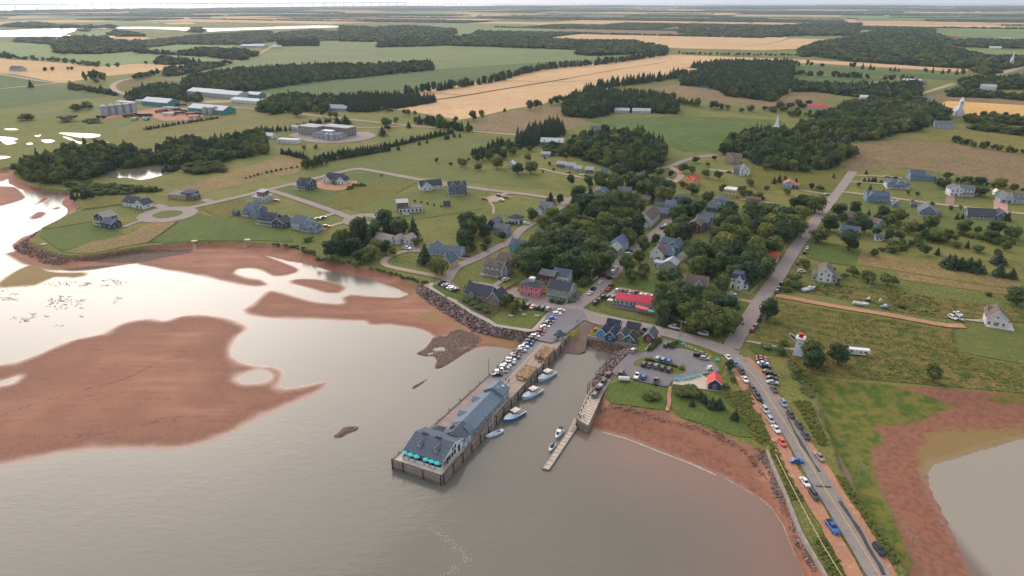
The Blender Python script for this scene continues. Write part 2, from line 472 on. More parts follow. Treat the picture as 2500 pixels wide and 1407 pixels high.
def terrain_z(X,Y):
 near=(X>-520)&(X<300)&(Y>60)&(Y<640)
 dl=np.full(X.shape,400.0);kd=np.zeros(X.shape,np.int32);ds=np.full(X.shape,-200.0)
 x,y=X[near],Y[near]
 d,idx=seg_dist(LAND,x,y)
 dl[near]=np.where(inside(LAND,x,y),d,-d)
 far=~near
 dl[far]=np.where(inside(LAND,X[far],Y[far]),400.0,-400.0)
 kk=np.array([{'b':0,'c':1,'w':2}[k]for k in KIND])[idx]
 s=np.full(x.shape,-200.0)
 for p in SAND:
  s=np.maximum(s,sdf(p,x,y))
 for p in POOL:
  s=np.minimum(s,-sdf(p,x,y))
 wd=np.full(x.shape,-99.0)
 for p in WEED[:3]:
  wd=np.maximum(wd,sdf(p,x,y))
 for p in HOLES:
  wd=np.minimum(wd,-sdf(p,x,y))
 al=np.full(x.shape,-99.0);mu=al.copy();ma=np.full(x.shape,-99.0);we=wd.copy()
 for p in ALGAE:al=np.maximum(al,sdf(p,x,y))
 for p in MARSH:ma=np.maximum(ma,sdf(p,x,y))
 for p in MUD:mu=np.maximum(mu,sdf(p,x,y))
 for p in WEED[3:]:we=np.maximum(we,sdf(p,x,y))
 D=dl[near]
 sp=np.maximum(s,0)
 t=sp/(sp+np.maximum(-D,0.0)+1e-6)
 z=LZ*t**2.6+0.16*(1-np.exp(-sp/18.0))
 z=np.where(s<0,-1.2*(1-np.exp(s/9.0)),z)
 z=np.where((wd>-1),np.maximum(z,np.clip(wd*0.35,-0.3,0.28)),z)
 cl=0.55+(LZ-0.55)*np.exp(np.minimum(D,0)/0.9)
 z=np.where((kk==1)&(D<0),np.minimum(np.maximum(z,0.6*np.exp(D/8)-0.08),cl),z)
 wl=LZ*np.exp(np.minimum(D,0)/1.6)
 z=np.where((kk==2)&(D<0),np.minimum(np.maximum(z,-1.2),np.maximum(wl,np.minimum(z,0.5))),z)
 un=(np.sin(x*0.21+y*0.13)*np.sin(y*0.17-x*0.05)+np.sin(x*0.55+y*0.4)*0.4)*0.02
 z=np.where((D<-1)&(s>2),z+un*np.clip(s/12,0,1),z)
 z=np.where(D>=0,LZ,z)
 Z=np.where(dl>0,LZ,-2.0)
 Z[near]=z
 fs=far_shore(X)+350*np.sin(X/700.0)+200*np.sin(X/260.0)
 Z=np.where(Y>fs,-4.0,Z)
 A={k:np.full(X.shape,-99.0)for k in('algae','marsh','weed','mud')}
 A['algae'][near]=al;A['marsh'][near]=ma;A['weed'][near]=we;A['mud'][near]=mu
 TT.update(dl=dl,ds=ds,Z=Z,**A)
 return Z
def tz(x,y):
 return float(TT['Z'][int(np.argmin(abs(GY-y))),int(np.argmin(abs(GX-x)))])
land_me=grid_mesh('land',GX,GY,terrain_z)
set_attr(land_me,'dl',np.clip(TT['dl'],-60,60))
for a in('algae','marsh','weed','mud'):
 set_attr(land_me,a,np.clip(TT[a],-6,6))
land_me.polygons.foreach_set('use_smooth',[True]*len(land_me.polygons))
def land_material():
 k=NT('land_ground')
 p=k.pos()
 sep=k.n('ShaderNodeSeparateXYZ');k.l(p,sep.inputs[0]);Z=sep.outputs['Z']
 nz=k.n('ShaderNodeSeparateXYZ');k.l(k.n('ShaderNodeNewGeometry').outputs['Normal'],nz.inputs[0])
 big=k.noise(p,0.012,5,0.6);mid=k.noise(p,0.09,5,0.6);fine=k.noise(p,0.9,4,0.7)
 g=k.mix(k.ramp(big,0.38,0.62),srgb(80,96,44),srgb(110,110,56))
 g=k.mix(k.ramp(mid,0.5,0.72),g,srgb(70,84,40))
 g=k.mix(k.ramp(fine,0.42,0.68),g,srgb(134,126,76))
 s1=k.noise(p,0.05,5,0.6);s2=k.noise(p,0.5,4,0.65);s3=k.noise(p,4.0,3,0.6)
 sand=k.mix(k.ramp(s1,0.35,0.65),srgb(145,100,81),srgb(156,112,91))
 sand=k.mix(k.ramp(s2,0.5,0.8),sand,srgb(130,88,71))
 sand=k.mix(k.ramp(s3,0.62,0.8,0,0.5),sand,srgb(188,140,118))
 smp=k.n('ShaderNodeMapping');smp.inputs['Rotation'].default_value=(0,0,R(-22));smp.inputs['Scale'].default_value=(.06,.5,.5);k.l(p,smp.inputs['Vector'])
 st1=k.noise(smp.outputs[0],1.0,5,.65);st2=k.noise(smp.outputs[0],.25,4,.6)
 sand=k.mix(k.ramp(st1,.52,.72,0,.75),sand,srgb(118,76,60))
 sand=k.mix(k.ramp(st2,.5,.7,0,.6),sand,srgb(178,134,112))
 wet=k.ramp(k.math('ADD',Z,k.math('MULTIPLY',k.math('SUBTRACT',s2,0.5),0.06)),0.0,0.2)
 wetc=k.mix(k.ramp(s2,0.4,0.6),srgb(128,90,73),srgb(138,98,80))
 sand=k.mix(wet,wetc,sand)
 mud=k.mix(k.ramp(s2,.35,.65),srgb(122,82,66),srgb(146,101,80))
 sand=k.mix(k.ramp(k.math('ADD',k.attr('mud'),k.math('MULTIPLY',k.math('SUBTRACT',s1,.5),12.0)),-2.0,2.0,0,.85),sand,mud)
 cob=k.n('ShaderNodeTexVoronoi');cob.inputs['Scale'].default_value=1.3;k.l(p,cob.inputs['Vector'])
 cobc=k.mix(k.ramp(cob.outputs['Distance'],0.1,0.6),srgb(132,112,100),srgb(84,68,60))
 dlv=k.attr('dl')
 al=k.ramp(k.math('ADD',k.attr('algae'),k.math('ADD',k.math('MULTIPLY',k.math('SUBTRACT',s2,0.5),9.0),k.math('MULTIPLY',k.math('SUBTRACT',s1,0.5),14.0))),-1.0,2.4,0,.85)
 sand=k.mix(al,sand,k.mix(k.ramp(s3,0.3,0.7),srgb(128,108,66),srgb(142,124,78)))
 we=k.ramp(k.math('ADD',k.attr('weed'),k.math('MULTIPLY',k.math('SUBTRACT',s2,0.5),6.0)),-0.6,0.6)
 sand=k.mix(we,sand,cobc)
 ma=k.ramp(k.math('ADD',k.attr('marsh'),k.math('MULTIPLY',k.math('SUBTRACT',s2,0.5),6.0)),-1.0,1.0)
 sand=k.mix(ma,sand,k.mix(k.ramp(k.noise(p,.22,5,.7),0.38,0.62),srgb(74,94,38),srgb(118,112,52)))
 steep=k.ramp(nz.outputs['Z'],0.55,0.85,1,0)
 sand=k.mix(k.math('MULTIPLY',k.math('MULTIPLY',steep,k.math('SUBTRACT',1.0,ma)),k.ramp(Z,0.3,0.7)),sand,k.mix(k.ramp(s2,0.3,0.7),srgb(112,58,48),srgb(134,76,62)))
 edge=k.ramp(k.math('ADD',dlv,k.math('MULTIPLY',k.math('SUBTRACT',s2,0.5),3.0)),-0.4,0.25)
 col=k.mix(edge,sand,g)
 k.set('Base Color',col)
 rs=k.ramp(Z,0.0,0.05,0.3,0.75)
 rr=k.n('ShaderNodeMix');rr.data_type='FLOAT'
 k.l(edge,rr.inputs[0]);k.l(rs,rr.inputs[2]);rr.inputs[3].default_value=0.9
 k.set('Roughness',rr.outputs[0])
 sw=k.ramp(Z,0.0,0.05,0.4,0.1)
 k.set('Specular IOR Level',sw)
 k.bump(k.math('ADD',k.math('MULTIPLY',s2,0.5),k.math('MULTIPLY',s3,0.3)),0.15,0.3)
 return k.m
land_me.materials.append(land_material())
land=tag(link('land',land_me),'grassy farmland, red cliffs and red tidal sand bars along the bay',None,None,'structure')
# ---- water
def water_material():
 k=NT('bay_water')
 p=k.pos()
 mp=k.n('ShaderNodeMapping');mp.inputs['Rotation'].default_value=(0,0,R(18));mp.inputs['Scale'].default_value=(0.45,1.0,1.0)
 k.l(p,mp.inputs['Vector'])
 big=k.noise(p,0.012,3)
 c=k.mix(k.ramp(big,0.3,0.7),srgb(102,101,92),srgb(110,107,97))
 c=k.mix(k.ramp(k.attr('shallow'),0.0,1.0),c,srgb(130,104,92))
 c=k.mix(k.attr('lagoon'),c,srgb(148,139,124))
 k.set('Base Color',c)
 k.set('Roughness',k.ramp(k.attr('calm'),0.0,1.0,.1,.2))
 k.set('IOR',1.33)
 k.set('Specular IOR Level',0.5)
 w1=k.noise(mp.outputs[0],0.42,3,0.6);w2=k.noise(mp.outputs[0],1.5,3,0.6);w3=k.noise(p,0.03,2)
 calm=k.ramp(k.attr('calm'),0.0,1.0,1.0,0.06)
 h=k.math('ADD',k.math('MULTIPLY',w1,0.75),k.math('MULTIPLY',w2,0.3))
 k.bump(k.math('MULTIPLY',k.math('MULTIPLY',h,calm),k.ramp(w3,0.3,0.7,0.5,1.2)),0.34,0.3)
 return k.m
WATER=water_material()
def water_z(X,Y):
 near=(X>-700)&(X<400)&(Y>20)&(Y<700)
 x,y=X[near],Y[near]
 sh=np.zeros(X.shape);ca=np.zeros(X.shape)
 b=SAND[14];d=np.minimum(sdf(b,x,y),0)
 lag=SAND[17];d2=np.minimum(sdf(lag,x,y),0)
 s=np.full(x.shape,-200.0)
 for q in SAND:s=np.maximum(s,sdf(q,x,y))
 sh[near]=np.where(x<130,0.95*np.exp(d/30.0)*np.clip((x+20)/60.0,0,1)*np.clip((232-y)/40.0,0,1),0.35)+0.3*np.exp(np.minimum(s,0)/6.0)
 up=np.clip((y-195)/60.0,0,1)*np.clip((30-x)/60.0+0.5,0,1)
 ca[near]=np.clip(np.maximum(up,np.exp(np.minimum(s,0)/8.0)*0.7),0,1)
 ca[near]=np.where(x>130,0.9,ca[near])
 TT['sh']=np.clip(sh,0,1);TT['ca']=ca;TT['lg']=((X>128)&(Y<260)).astype(float)
 return np.zeros(X.shape)
sea_me=grid_mesh('sea',skirt(-440,240,4.0,-32000,32000),skirt(40,620,4.0,10,34000),water_z)
set_attr(sea_me,'shallow',TT['sh']);set_attr(sea_me,'calm',TT['ca']);set_attr(sea_me,'lagoon',TT['lg'])
sea_me.materials.append(WATER)
sea=tag(link('sea',sea_me),'calm murky grey-brown bay water at low tide',None,None,'structure')
# ---- sheets laid on the land
LAYER={}
ROADS=[];LOTS=[]
def sheet(name,pts,m,level,label=None,smooth=None):
 """a flat patch on the land; level: 0 field, 1 lawn or yard, 2 path, 3 road, 4 marking"""
 i=LAYER.get(level,0);LAYER[level]=i+1
 base=(0.03,0.16,0.26,0.34,0.36)[level]
 z=LZ+base+(i%24)*(0.004 if level else 0.005)*(0.2 if level==3 else 1)
 if smooth:
  pts=spline(pts,smooth,True)
 if level==3:LOTS.append(pts)
 me=bpy.data.meshes.new(name)
 me.from_pydata([(p[0],p[1],z)for p in pts],[],[tuple(range(len(pts)))])
 bm=bmesh.new();bm.from_mesh(me)
 for f in bm.faces:
  if f.normal.z<0:f.normal_flip()
 bmesh.ops.triangulate(bm,faces=bm.faces)
 bm.to_mesh(me);bm.free()
 me.materials.append(m)
 return tag(link(name,me),label,None,None,'structure')
def ribbon_pts(pts,w,step=4.0,jit=0.0):
 c=spline(pts,step)
 L_,R_=[],[]
 for i,p in enumerate(c):
  d=(c[min(i+1,len(c)-1)]-c[max(i-1,0)]);d.z=0
  d.normalize()
  n=Vector((-d.y,d.x,0))
  ww=w[0]+(w[1]-w[0])*i/(len(c)-1)if isinstance(w,tuple)else w
  L_.append(p+n*(ww/2+random.uniform(-jit,jit)));R_.append(p-n*(ww/2+random.uniform(-jit,jit)))
 return c,L_,R_
def ribbon(name,pts,w,m,level=3,label=None,step=4.0,jit=0.0):
 c,L_,R_=ribbon_pts(pts,w,step,jit)
 if level==3:ROADS.append((c[::2],w))
 i=LAYER.get(level,0);LAYER[level]=i+1
 base=(0.03,0.16,0.26,0.34,0.36)[level]
 z=LZ+base+(i%24)*(0.004 if level!=3 else 0.0008)
 b=MB()
 n=len(L_)
 b.v=[(p.x,p.y,z)for p in L_]+[(p.x,p.y,z)for p in R_]
 for j in range(n-1):
  b.f.append((n+j,n+j+1,j+1,j));b.m.append(0)
 o=link(name,b.mesh(name,m,fix=False))
 return tag(o,label,None,None,'structure')
WHEAT=ground_mat('wheat_stubble',(214,178,134),(204,168,126),(196,158,114),0.006,0.05,(4,9,0.05),bump=0.1,speck=0.1)
WHEAT2=ground_mat('straw_field',(206,172,120),(196,160,110),(188,150,104),0.006,0.05,(-15,10,0.05),bump=0.1,speck=0.1)
ORANGE=ground_mat('ripe_grain',(222,178,112),(212,168,106),(204,160,98),0.01,0.05,(-10,8,0.05),bump=0.1,speck=0.1)
BROWN=ground_mat('brown_meadow',(140,116,84),(128,110,80),(118,108,72),0.012,0.06,(-12,5,0.10),speck=0.22)
TAN=ground_mat('tan_hay',(146,124,82),(134,116,74),(118,110,64),0.03,0.2,(-18,4,0.10),speck=0.3)
GREEN=ground_mat('green_pasture',(90,108,52),(80,100,46),(104,114,60),0.012,0.08,(8,9,0.08),speck=0.18)
POTATO=ground_mat('potato_rows',(82,102,54),(90,108,60),(76,96,50),0.004,0.03,(20,6,0.10),speck=0.1)
SOY=ground_mat('soy_field',(116,128,80),(108,122,74),(124,132,84),0.004,0.02,(12,7,0.06),speck=0.1)
LIGHTG=ground_mat('light_green_field',(122,140,84),(112,132,78),(130,142,90),0.005,0.03,(-5,8,0.07),speck=0.1)
LAWN=ground_mat('mown_lawn',(96,110,54),(86,104,48),(110,116,62),0.03,0.3,(62,2.2,0.07),speck=0.2)
LAWN2=ground_mat('dry_lawn',(108,114,60),(98,108,54),(122,120,68),0.03,0.3,(-28,2.6,0.06),speck=0.2)
MEADOW=ground_mat('rough_meadow',(108,104,52),(128,110,62),(80,90,40),0.03,0.22,(-27,7,.12),speck=0.42,cmix=(0.46,0.6),bump=0.5)
GOLDROD=ground_mat('weedy_meadow',(112,108,48),(98,102,44),(130,118,52),0.05,0.3,None,speck=0.4,bump=0.6)
MARSHM=ground_mat('salt_marsh',(104,112,48),(118,118,54),(84,98,44),0.02,0.08,None,speck=0.2)
ASPH=ground_mat('asphalt',(134,127,124),(144,136,132),(124,118,115),0.02,0.3,None,rough=0.85,speck=0.1,bump=0.06)
ASPH2=ground_mat('old_asphalt',(152,139,133),(144,132,127),(136,125,121),0.02,0.25,None,rough=0.88,speck=0.12,bump=0.06)
LOTM=ground_mat('dark_asphalt',(122,118,120),(130,125,127),(114,110,113),0.03,0.3,None,rough=0.85,speck=0.1,bump=0.06)
PATCHM=ground_mat('tar_patch',(74,70,72),(82,78,78),None,0.1,0.4,None,rough=0.8,speck=0.1,bump=0.05)
GRAVEL=ground_mat('pale_gravel',(168,150,130),(156,138,120),(176,160,140),0.05,0.6,None,speck=0.15)
REDSOIL=ground_mat('red_dirt',(176,130,104),(164,120,96),(188,146,120),0.03,0.3,None,speck=0.15)
CONC=ground_mat('concrete_walk',(172,164,148),(162,154,140),(180,172,158),0.1,0.7,None,speck=0.1,bump=0.05)
YELLOW=ground_mat('yellow_paint',(206,168,92),(196,158,84),(170,140,90),0.3,1.5,None,speck=0.12,bump=0)
WHITEP=ground_mat('white_paint',(206,200,192),(190,184,176),(168,160,152),0.3,1.2,None,speck=0.12,bump=0)
def field(name,zone,pts,m,level=0,smooth=None):
 return sheet(name,QL(zone,pts),m,level,None,smooth)
B_,D_='B','D'
sheet('wheat_field',QL('B',[(335,800),(700,735),(480,690),(750,650),(1130,590),(1500,510),(1990,460),(2400,402)])+QL('D',[(0,400),(900,435),(1500,465),(2100,500),(2080,525),(1000,462),(820,458),(180,500),(0,520)])+QL('B',[(2200,600),(1900,680),(1650,712),(1500,762),(1250,805),(1000,862),(880,880),(700,852),(480,812)]),WHEAT,0)
sheet('wheat_field',QL('B',[(1810,285),(2200,250),(2500,250)])+QL('D',[(300,254),(1270,260),(1000,300),(860,355),(600,365),(0,352)])+QL('B',[(2215,335),(2200,300),(1900,293)]),WHEAT,0)
sheet('soy_field',QL('A',[(1250,575),(1730,450),(1960,400),(2340,300)])+QL('B',[(0,300),(270,300),(275,340),(1000,335),(1750,360),(1900,405),(2300,398),(1500,470),(690,515),(0,580)])+QL('A',[(1850,640),(1600,600)]),SOY,0)
sheet('potato_field',QL('B',[(0,580),(690,512),(1500,455),(2150,430),(1990,455),(1480,505),(1060,585),(480,675),(200,700),(0,705)])+QL('A',[(2200,720),(1820,665),(2100,620)]),POTATO,0)
field('green_field','A',[(-300,300),(0,310),(330,320),(400,385),(960,375),(1700,440),(1440,465),(1140,462),(760,482),(640,470),(0,425),(-300,410)],LIGHTG)
field('potato_field','A',[(-500,545),(0,555),(430,605),(0,650),(-500,690)],POTATO)
field('potato_field','A',[(0,655),(370,628),(800,712),(420,742),(0,805),(-600,860),(-600,700)],POTATO)
field('straw_field','A',[(-300,420),(0,430),(620,475),(700,492),(1000,470),(1440,470),(1100,530),(750,562),(470,612),(330,590),(100,545),(-300,530)],WHEAT2)
field('meadow','A',[(860,600),(1000,570),(1370,600),(1250,640),(1000,690),(880,660)],MEADOW)
field('brown_field','C',[(0,70),(300,5),(540,0),(560,60),(760,100),(600,185),(190,218),(-230,175)],BROWN)
sheet('brown_field',QL('B',[(2000,680),(2500,620)])+QL('D',[(0,620),(180,610),(330,680),(680,720),(780,650),(1160,660),(960,760),(800,782),(690,800),(400,760),(0,712)])+QL('B',[(2450,712)]),BROWN,0)
field('pasture','C',[(740,112),(1450,75),(1919,90),(2250,110),(2380,200),(2200,300),(1760,362),(1500,360),(1150,220),(900,160)],GREEN)
field('green_field','D',[(800,540),(1500,570),(1350,610),(860,600)],POTATO)
field('green_field','D',[(800,480),(1000,480),(1800,540),(2080,555),(2000,590),(1500,555),(820,530)],POTATO)
field('brown_field','D',[(1780,690),(2000,680),(2500,715),(2900,740),(2900,800),(2500,760),(1900,735)],BROWN)
field('ripe_field','D',[(1820,775),(1950,735),(2500,765),(3000,800),(3000,960),(2500,915),(2150,860),(2000,800)],ORANGE)
field('green_field','D',[(2000,352),(2500,372),(2900,390),(2900,420),(2500,402),(2100,385)],LIGHTG)
field('green_field','D',[(1850,215),(2500,240),(2900,260),(2450,285),(2000,265)],LIGHTG)
field('straw_field','D',[(1890,190),(2300,140),(2900,150),(2900,235),(2200,222)],ground_mat('pale_green',(160,158,104),(150,152,98),None,.004,.02,speck=.08))
field('straw_field','D',[(1420,150),(1600,153),(1510,182),(1480,170)],WHEAT2)
field('green_field','D',[(1500,200),(1650,165),(1950,150),(1850,190),(1800,215),(1560,215)],POTATO)
field('wheat_field','D',[(2220,85),(2330,80),(2300,108),(2215,108)],WHEAT)
field('wheat_field','D',[(2380,75),(2520,80),(2500,105),(2320,108)],WHEAT)
field('green_field','D',[(440,140),(930,92),(900,110),(720,138)],SOY)
field('green_field','D',[(920,125),(1000,102),(1200,108),(1100,135)],SOY)
field('green_field','B',[(640,240),(1000,205),(1700,205),(2500,225),(2300,250),(1800,288),(1000,265)],SOY)
field('straw_field','B',[(1250,185),(1500,165),(2300,180),(1900,205),(1250,205)],WHEAT2)
field('straw_field','B',[(2230,138),(2500,125),(2700,135),(2500,142)],WHEAT)
field('straw_field','B',[(1740,88),(2060,80),(2020,92)],WHEAT2)
field('straw_field','B',[(2050,100),(2420,92),(2380,102)],WHEAT2)
field('green_field','B',[(990,90),(1100,78),(1450,80),(1550,118),(1300,110)],SOY)
field('straw_field','A',[(0,165),(100,150),(280,152),(440,178),(250,200),(100,190),(-200,180)],WHEAT2)
field('straw_field','A',[(-200,130),(0,122),(240,138),(60,150)],WHEAT)
field('green_field','A',[(660,170),(820,155),(960,168),(900,195),(700,185)],SOY)
field('green_field','A',[(540,260),(580,222),(800,222),(1000,240),(1100,265),(800,262)],LIGHTG)
field('straw_field','A',[(1500,145),(1850,150),(1900,170),(1700,165)],WHEAT2)
field('straw_field','A',[(800,280),(1000,270),(1110,280),(1040,295),(890,290)],ORANGE)
field('straw_field','A',[(1200,170),(1400,160),(1440,178),(1250,180)],ORANGE)
field('pasture','A',[(1100,350),(1500,322),(1740,330),(1700,352),(1400,362),(1150,372)],LIGHTG)
POOLW=WATER
def pool(name,zone,pts,z=0.0,lvl=1,sm=4):
 o=sheet(name,QL(zone,pts),POOLW,lvl,None,sm)
 return o
pool('river','A',[(-300,222),(0,226),(300,212),(560,205),(900,200),(1300,202),(1500,208),(1800,206),(2300,190),(2460,192),(2460,202),(2000,214),(1700,225),(1480,232),(1200,215),(900,212),(600,212),(545,232),(480,252),(540,262),(800,266),(860,274),(600,272),(300,268),(0,272),(-300,275)],0,1,60)
pool('marsh_pool','L',[(460,210),(560,208),(760,218),(775,235),(690,248),(600,240)])
pool('marsh_pool','L',[(490,238),(540,245),(600,272),(690,290),(680,305),(600,285),(540,262)])
pool('marsh_pool','L',[(-60,238),(60,240),(140,255),(100,268),(-60,268)])
pool('marsh_pool','L',[(15,275),(80,272),(130,285),(60,300)])
pool('marsh_pool','L',[(30,178),(100,174),(145,182),(80,187)])
pool('marsh_pool','L',[(320,265),(390,260),(430,272),(370,288)])
pool('marsh_pool','L',[(265,230),(320,222),(300,238)])
pool('marsh_pool','L',[(-60,390),(60,390),(80,400),(0,414),(-60,412)])
pool('marsh_pool','L',[(205,290),(240,284),(260,296),(220,302)])
pool('marsh_pool','L',[(775,288),(840,280),(830,296),(790,300)])
pool('pond','L',[(815,535),(900,515),(1100,488),(1250,470),(1300,452),(1410,450),(1400,490),(1270,540),(1100,575),(1000,560),(900,560)])
# meadows, lawns and yards nearer by
field('salt_marsh','L',[(-300,60),(100,50),(500,100),(900,160),(1000,330),(500,330),(380,400),(80,470),(-40,490),(-300,480)],MARSHM,0)
field('meadow','L',[(1000,150),(1500,80),(2000,40),(2238,20),(2700,20),(2800,60),(2300,170),(2050,180),(1500,250),(1250,330),(960,300)],ground_mat('olive_meadow',(124,116,62),(112,112,56),(100,104,48),.02,.1,(10,4,.08),speck=.2))
field('meadow','M',[(0,480),(300,370),(450,400),(480,450),(400,520),(0,600),(-400,690),(-600,660)],TAN,0)
field('meadow','M',[(450,450),(1100,320),(1600,200),(2120,240),(1800,360),(1500,450),(1700,500),(2238,560),(2500,660),(1700,590),(1000,490),(880,465),(500,550)],LAWN2,0)
field('lawn','M',[(230,660),(560,590),(880,520),(960,520),(1250,560),(1340,600),(1150,690),(700,820),(560,750),(400,700)],LAWN,1)
field('meadow','M',[(560,740),(800,650),(1000,590),(1330,590),(1150,700),(850,790),(740,800)],GOLDROD,1)
field('dirt_yard','M',[(530,620),(600,580),(700,620),(830,580),(870,600),(770,650),(650,655)],REDSOIL,1,3)
field('lawn','M',[(800,800),(1200,680),(1600,640),(1900,660),(1850,800),(1300,890),(1050,860)],LAWN2,1)
field('lawn','L',[(340,960),(720,900),(960,990),(1000,1030),(700,1090),(480,1130),(300,1010)],LAWN,1)
field('meadow','L',[(500,1140),(720,1060),(1000,1000),(1200,900),(1380,900),(1160,1060),(900,1110),(700,1150)],TAN,1)
field('meadow','L',[(660,720),(980,690),(960,770),(660,800)],GOLDROD,1)
field('meadow','L',[(1560,800),(1900,720),(1960,820),(1750,880),(1650,840)],GOLDROD,1)
field('lawn','L',[(1160,1060),(1400,900),(1500,830),(1640,860),(1980,900),(2238,980),(2300,1060),(1900,1045),(1520,1050),(1300,1070)],LAWN,1)
field('brown_field','R',[(1060,300),(1250,262),(1500,270),(1900,300),(2398,370),(2800,420),(2800,720),(2398,640),(1950,545),(1500,480),(1100,505),(960,480),(1100,360)],BROWN,0)
field('meadow','R',[(1300,230),(1700,180),(2398,200),(2800,230),(2800,400),(2398,350),(1900,290),(1500,260)],ground_mat('gold_meadow',(128,120,62),(118,114,58),(104,108,50),.02,.12,(-10,4,.08),speck=.25),0)
field('meadow','R',[(300,440),(700,500),(1040,510),(880,690),(640,640),(300,660),(200,560)],GOLDROD,1)
field('lawn','R',[(1000,680),(1300,720),(1700,770),(2398,850),(2398,1100),(1800,960),(1300,900),(860,820)],LAWN2,1)
field('lawn','R',[(740,1060),(960,1080),(1130,1110),(1080,1250),(900,1230),(700,1180)],LAWN,1)
field('hay_strip','E',[(1065,52),(1340,95),(1420,110),(1800,170),(2430,310),(2440,380),(2200,350),(1700,270),(1400,220),(1010,160)],TAN,1)
field('hay_strip','E',[(1380,225),(1690,275),(2200,360),(2460,400),(2460,440),(2100,400),(1700,335),(1390,290)],TAN,1)
field('meadow','E',[(400,350),(760,330),(1200,360),(1700,440),(2462,560),(2800,640),(2800,700),(1950,620),(1800,630),(1300,560),(800,440),(520,400)],MEADOW,1)
field('meadow','E',[(260,480),(360,465),(880,570),(1300,625),(1860,740),(1880,860),(1900,940),(2462,1040),(2900,1100),(2900,1340),(2462,1270),(1800,1210),(1200,1160),(700,1120),(520,1060),(440,940),(330,840),(130,800),(200,640)],MEADOW,1)
field('lawn','E',[(1880,740),(1960,720),(2120,680),(2462,700),(2900,760),(2900,1080),(2462,1020),(1920,920),(1890,860)],LAWN2,1)
field('lawn','E',[(120,830),(330,850),(450,940),(400,960),(150,930),(90,880)],LAWN,1)
field('lawn','K',[(650,690),(700,590),(770,565),(900,560),(1060,600),(1215,620),(1225,750),(1180,820),(900,785),(700,755)],LAWN,1)
field('lawn','K',[(1260,640),(1340,700),(1700,660),(1851,660),(2050,900),(2100,1080),(1850,1060),(1600,970),(1350,890),(1245,800)],LAWN,1)
field('meadow','S',[(160,270),(320,260),(400,420),(460,560),(420,610),(340,560),(280,420),(210,350)],GOLDROD,1)
field('lawn','W',[(620,205),(690,190),(900,255),(960,290),(900,330),(800,300)],LAWN,1)
field('lawn','W',[(1190,510),(1420,400),(1750,445),(1590,620),(1260,580)],LAWN2,1)
field('lawn','V',[(340,700),(480,690),(1000,830),(1060,890),(900,870),(600,810),(400,750)],LAWN2,1)
field('lawn','V',[(590,420),(1100,380),(1900,500),(2100,580),(2110,700),(1900,1000),(1060,860),(1050,600),(600,480)],LAWN,1)
field('lawn','K',[(1240,270),(1330,185),(1500,230),(1680,300),(1740,420),(1700,500),(1620,440),(1560,320),(1340,250)],LAWN2,1)
field('dirt_yard','A',[(760,880),(800,850),(1000,820),(1230,780),(1400,800),(1500,850),(1450,885),(1200,890),(1050,845)],ground_mat('pink_dirt',(176,130,108),(164,120,100),(150,112,92),.02,.1,speck=.15),1)
field('dirt_yard','A',[(1320,740),(1700,740),(2000,745),(1980,765),(1700,755),(1400,762)],GRAVEL,2)
# ---- roads
CAUSE=QL('S',[(110,-20),(180,25),(245,62),(330,150),(400,240),(500,395),(600,550),(680,685),(760,820),(900,1040),(1000,1200),(1120,1400),(1250,1620)])
ribbon('road',CAUSE,6.6,ASPH,3,'grey two-lane causeway road with a yellow centre line')
ribbon('road_shoulder',QL('S',[(470,500),(560,690),(640,830),(740,980),(850,1170),(960,1370),(1050,1560)]),4.6,REDSOIL,2,None,4,.4)
ribbon('road_shoulder',QL('S',[(300,60),(400,170),(490,310),(570,420),(660,560),(770,720),(880,900),(1000,1080),(1130,1290),(1230,1470)]),4.4,REDSOIL,2,None,4,.5)
ribbon('road_shoulder',QL('S',[(190,90),(270,190),(360,330),(430,440),(480,540)]),4.0,REDSOIL,2,None,4,.4)
ribbon('tar_patch',QL('S',[(560,430),(650,600),(760,770)]),.8,PATCHM,4,None,3,.3)
ribbon('tar_patch',QL('S',[(880,950),(960,1060),(1060,1230),(1160,1407)]),1.0,PATCHM,4,None,3,.3)
ribbon('tar_patch',QL('S',[(735,858),(830,862)]),.9,PATCHM,4,None,1,.15)
ribbon('centre_line',CAUSE[2:],0.30,YELLOW,4)
WATER_ST=QL('V',[(-420,640),(-200,680),(0,735),(150,765),(330,815),(600,875),(1000,960),(1300,1040),(1600,1120),(1950,1260)])
ribbon('road',WATER_ST,8.5,ASPH2,3,'pinkish grey street running past the harbour')
ribbon('white_line',QL('V',[(340,795),(700,865),(1000,935),(1330,1020),(1720,1135)]),0.3,WHITEP,4)
MAIN_ST=[Q('V',1900,1180),Q('V',1960,1060)]+QL('V',[(2080,880),(2200,690),(2330,500),(2439,350)])+QL('R',[(540,1230),(620,1100),(700,990),(780,880),(850,790),(930,690),(1000,600),(1062,510)])
ribbon('road',MAIN_ST,7.5,ASPH2,3,'straight pinkish grey street climbing away inland')
ribbon('road',QL('V',[(60,745),(180,660),(330,540),(430,430),(540,330),(620,230),(700,120)])+QL('C',[(1200,1060),(1300,980),(1420,860)]),8.0,ASPH2,3,'tree-lined village street beside the red-roofed restaurant')
sheet('forecourt',QL('C',[(1210,1030),(1260,985),(1390,960),(1400,1000),(1330,1060),(1250,1050)]),ASPH2,3)
ribbon('road',QL('W',[(2100,450),(1850,375),(1650,325),(1430,280),(1250,225),(1120,190),(1010,180)]),6.5,ASPH2,3)
ribbon('road',QL('M',[(1500,1400),(1560,1370),(1640,1260),(1800,1190),(1950,1110),(2060,1060)])+QL('C',[(240,960),(400,870),(540,790),(620,725),(720,690),(870,625),(1150,525),(1390,470),(1560,410),(1760,380)]),6.5,ASPH2,3,'village street leading inland past the cottages')
ribbon('drive',QL('M',[(1580,1350),(1400,1310),(1200,1270),(1100,1245),(1080,1205),(1180,1150),(1310,1120)]),4.2,GRAVEL,2)
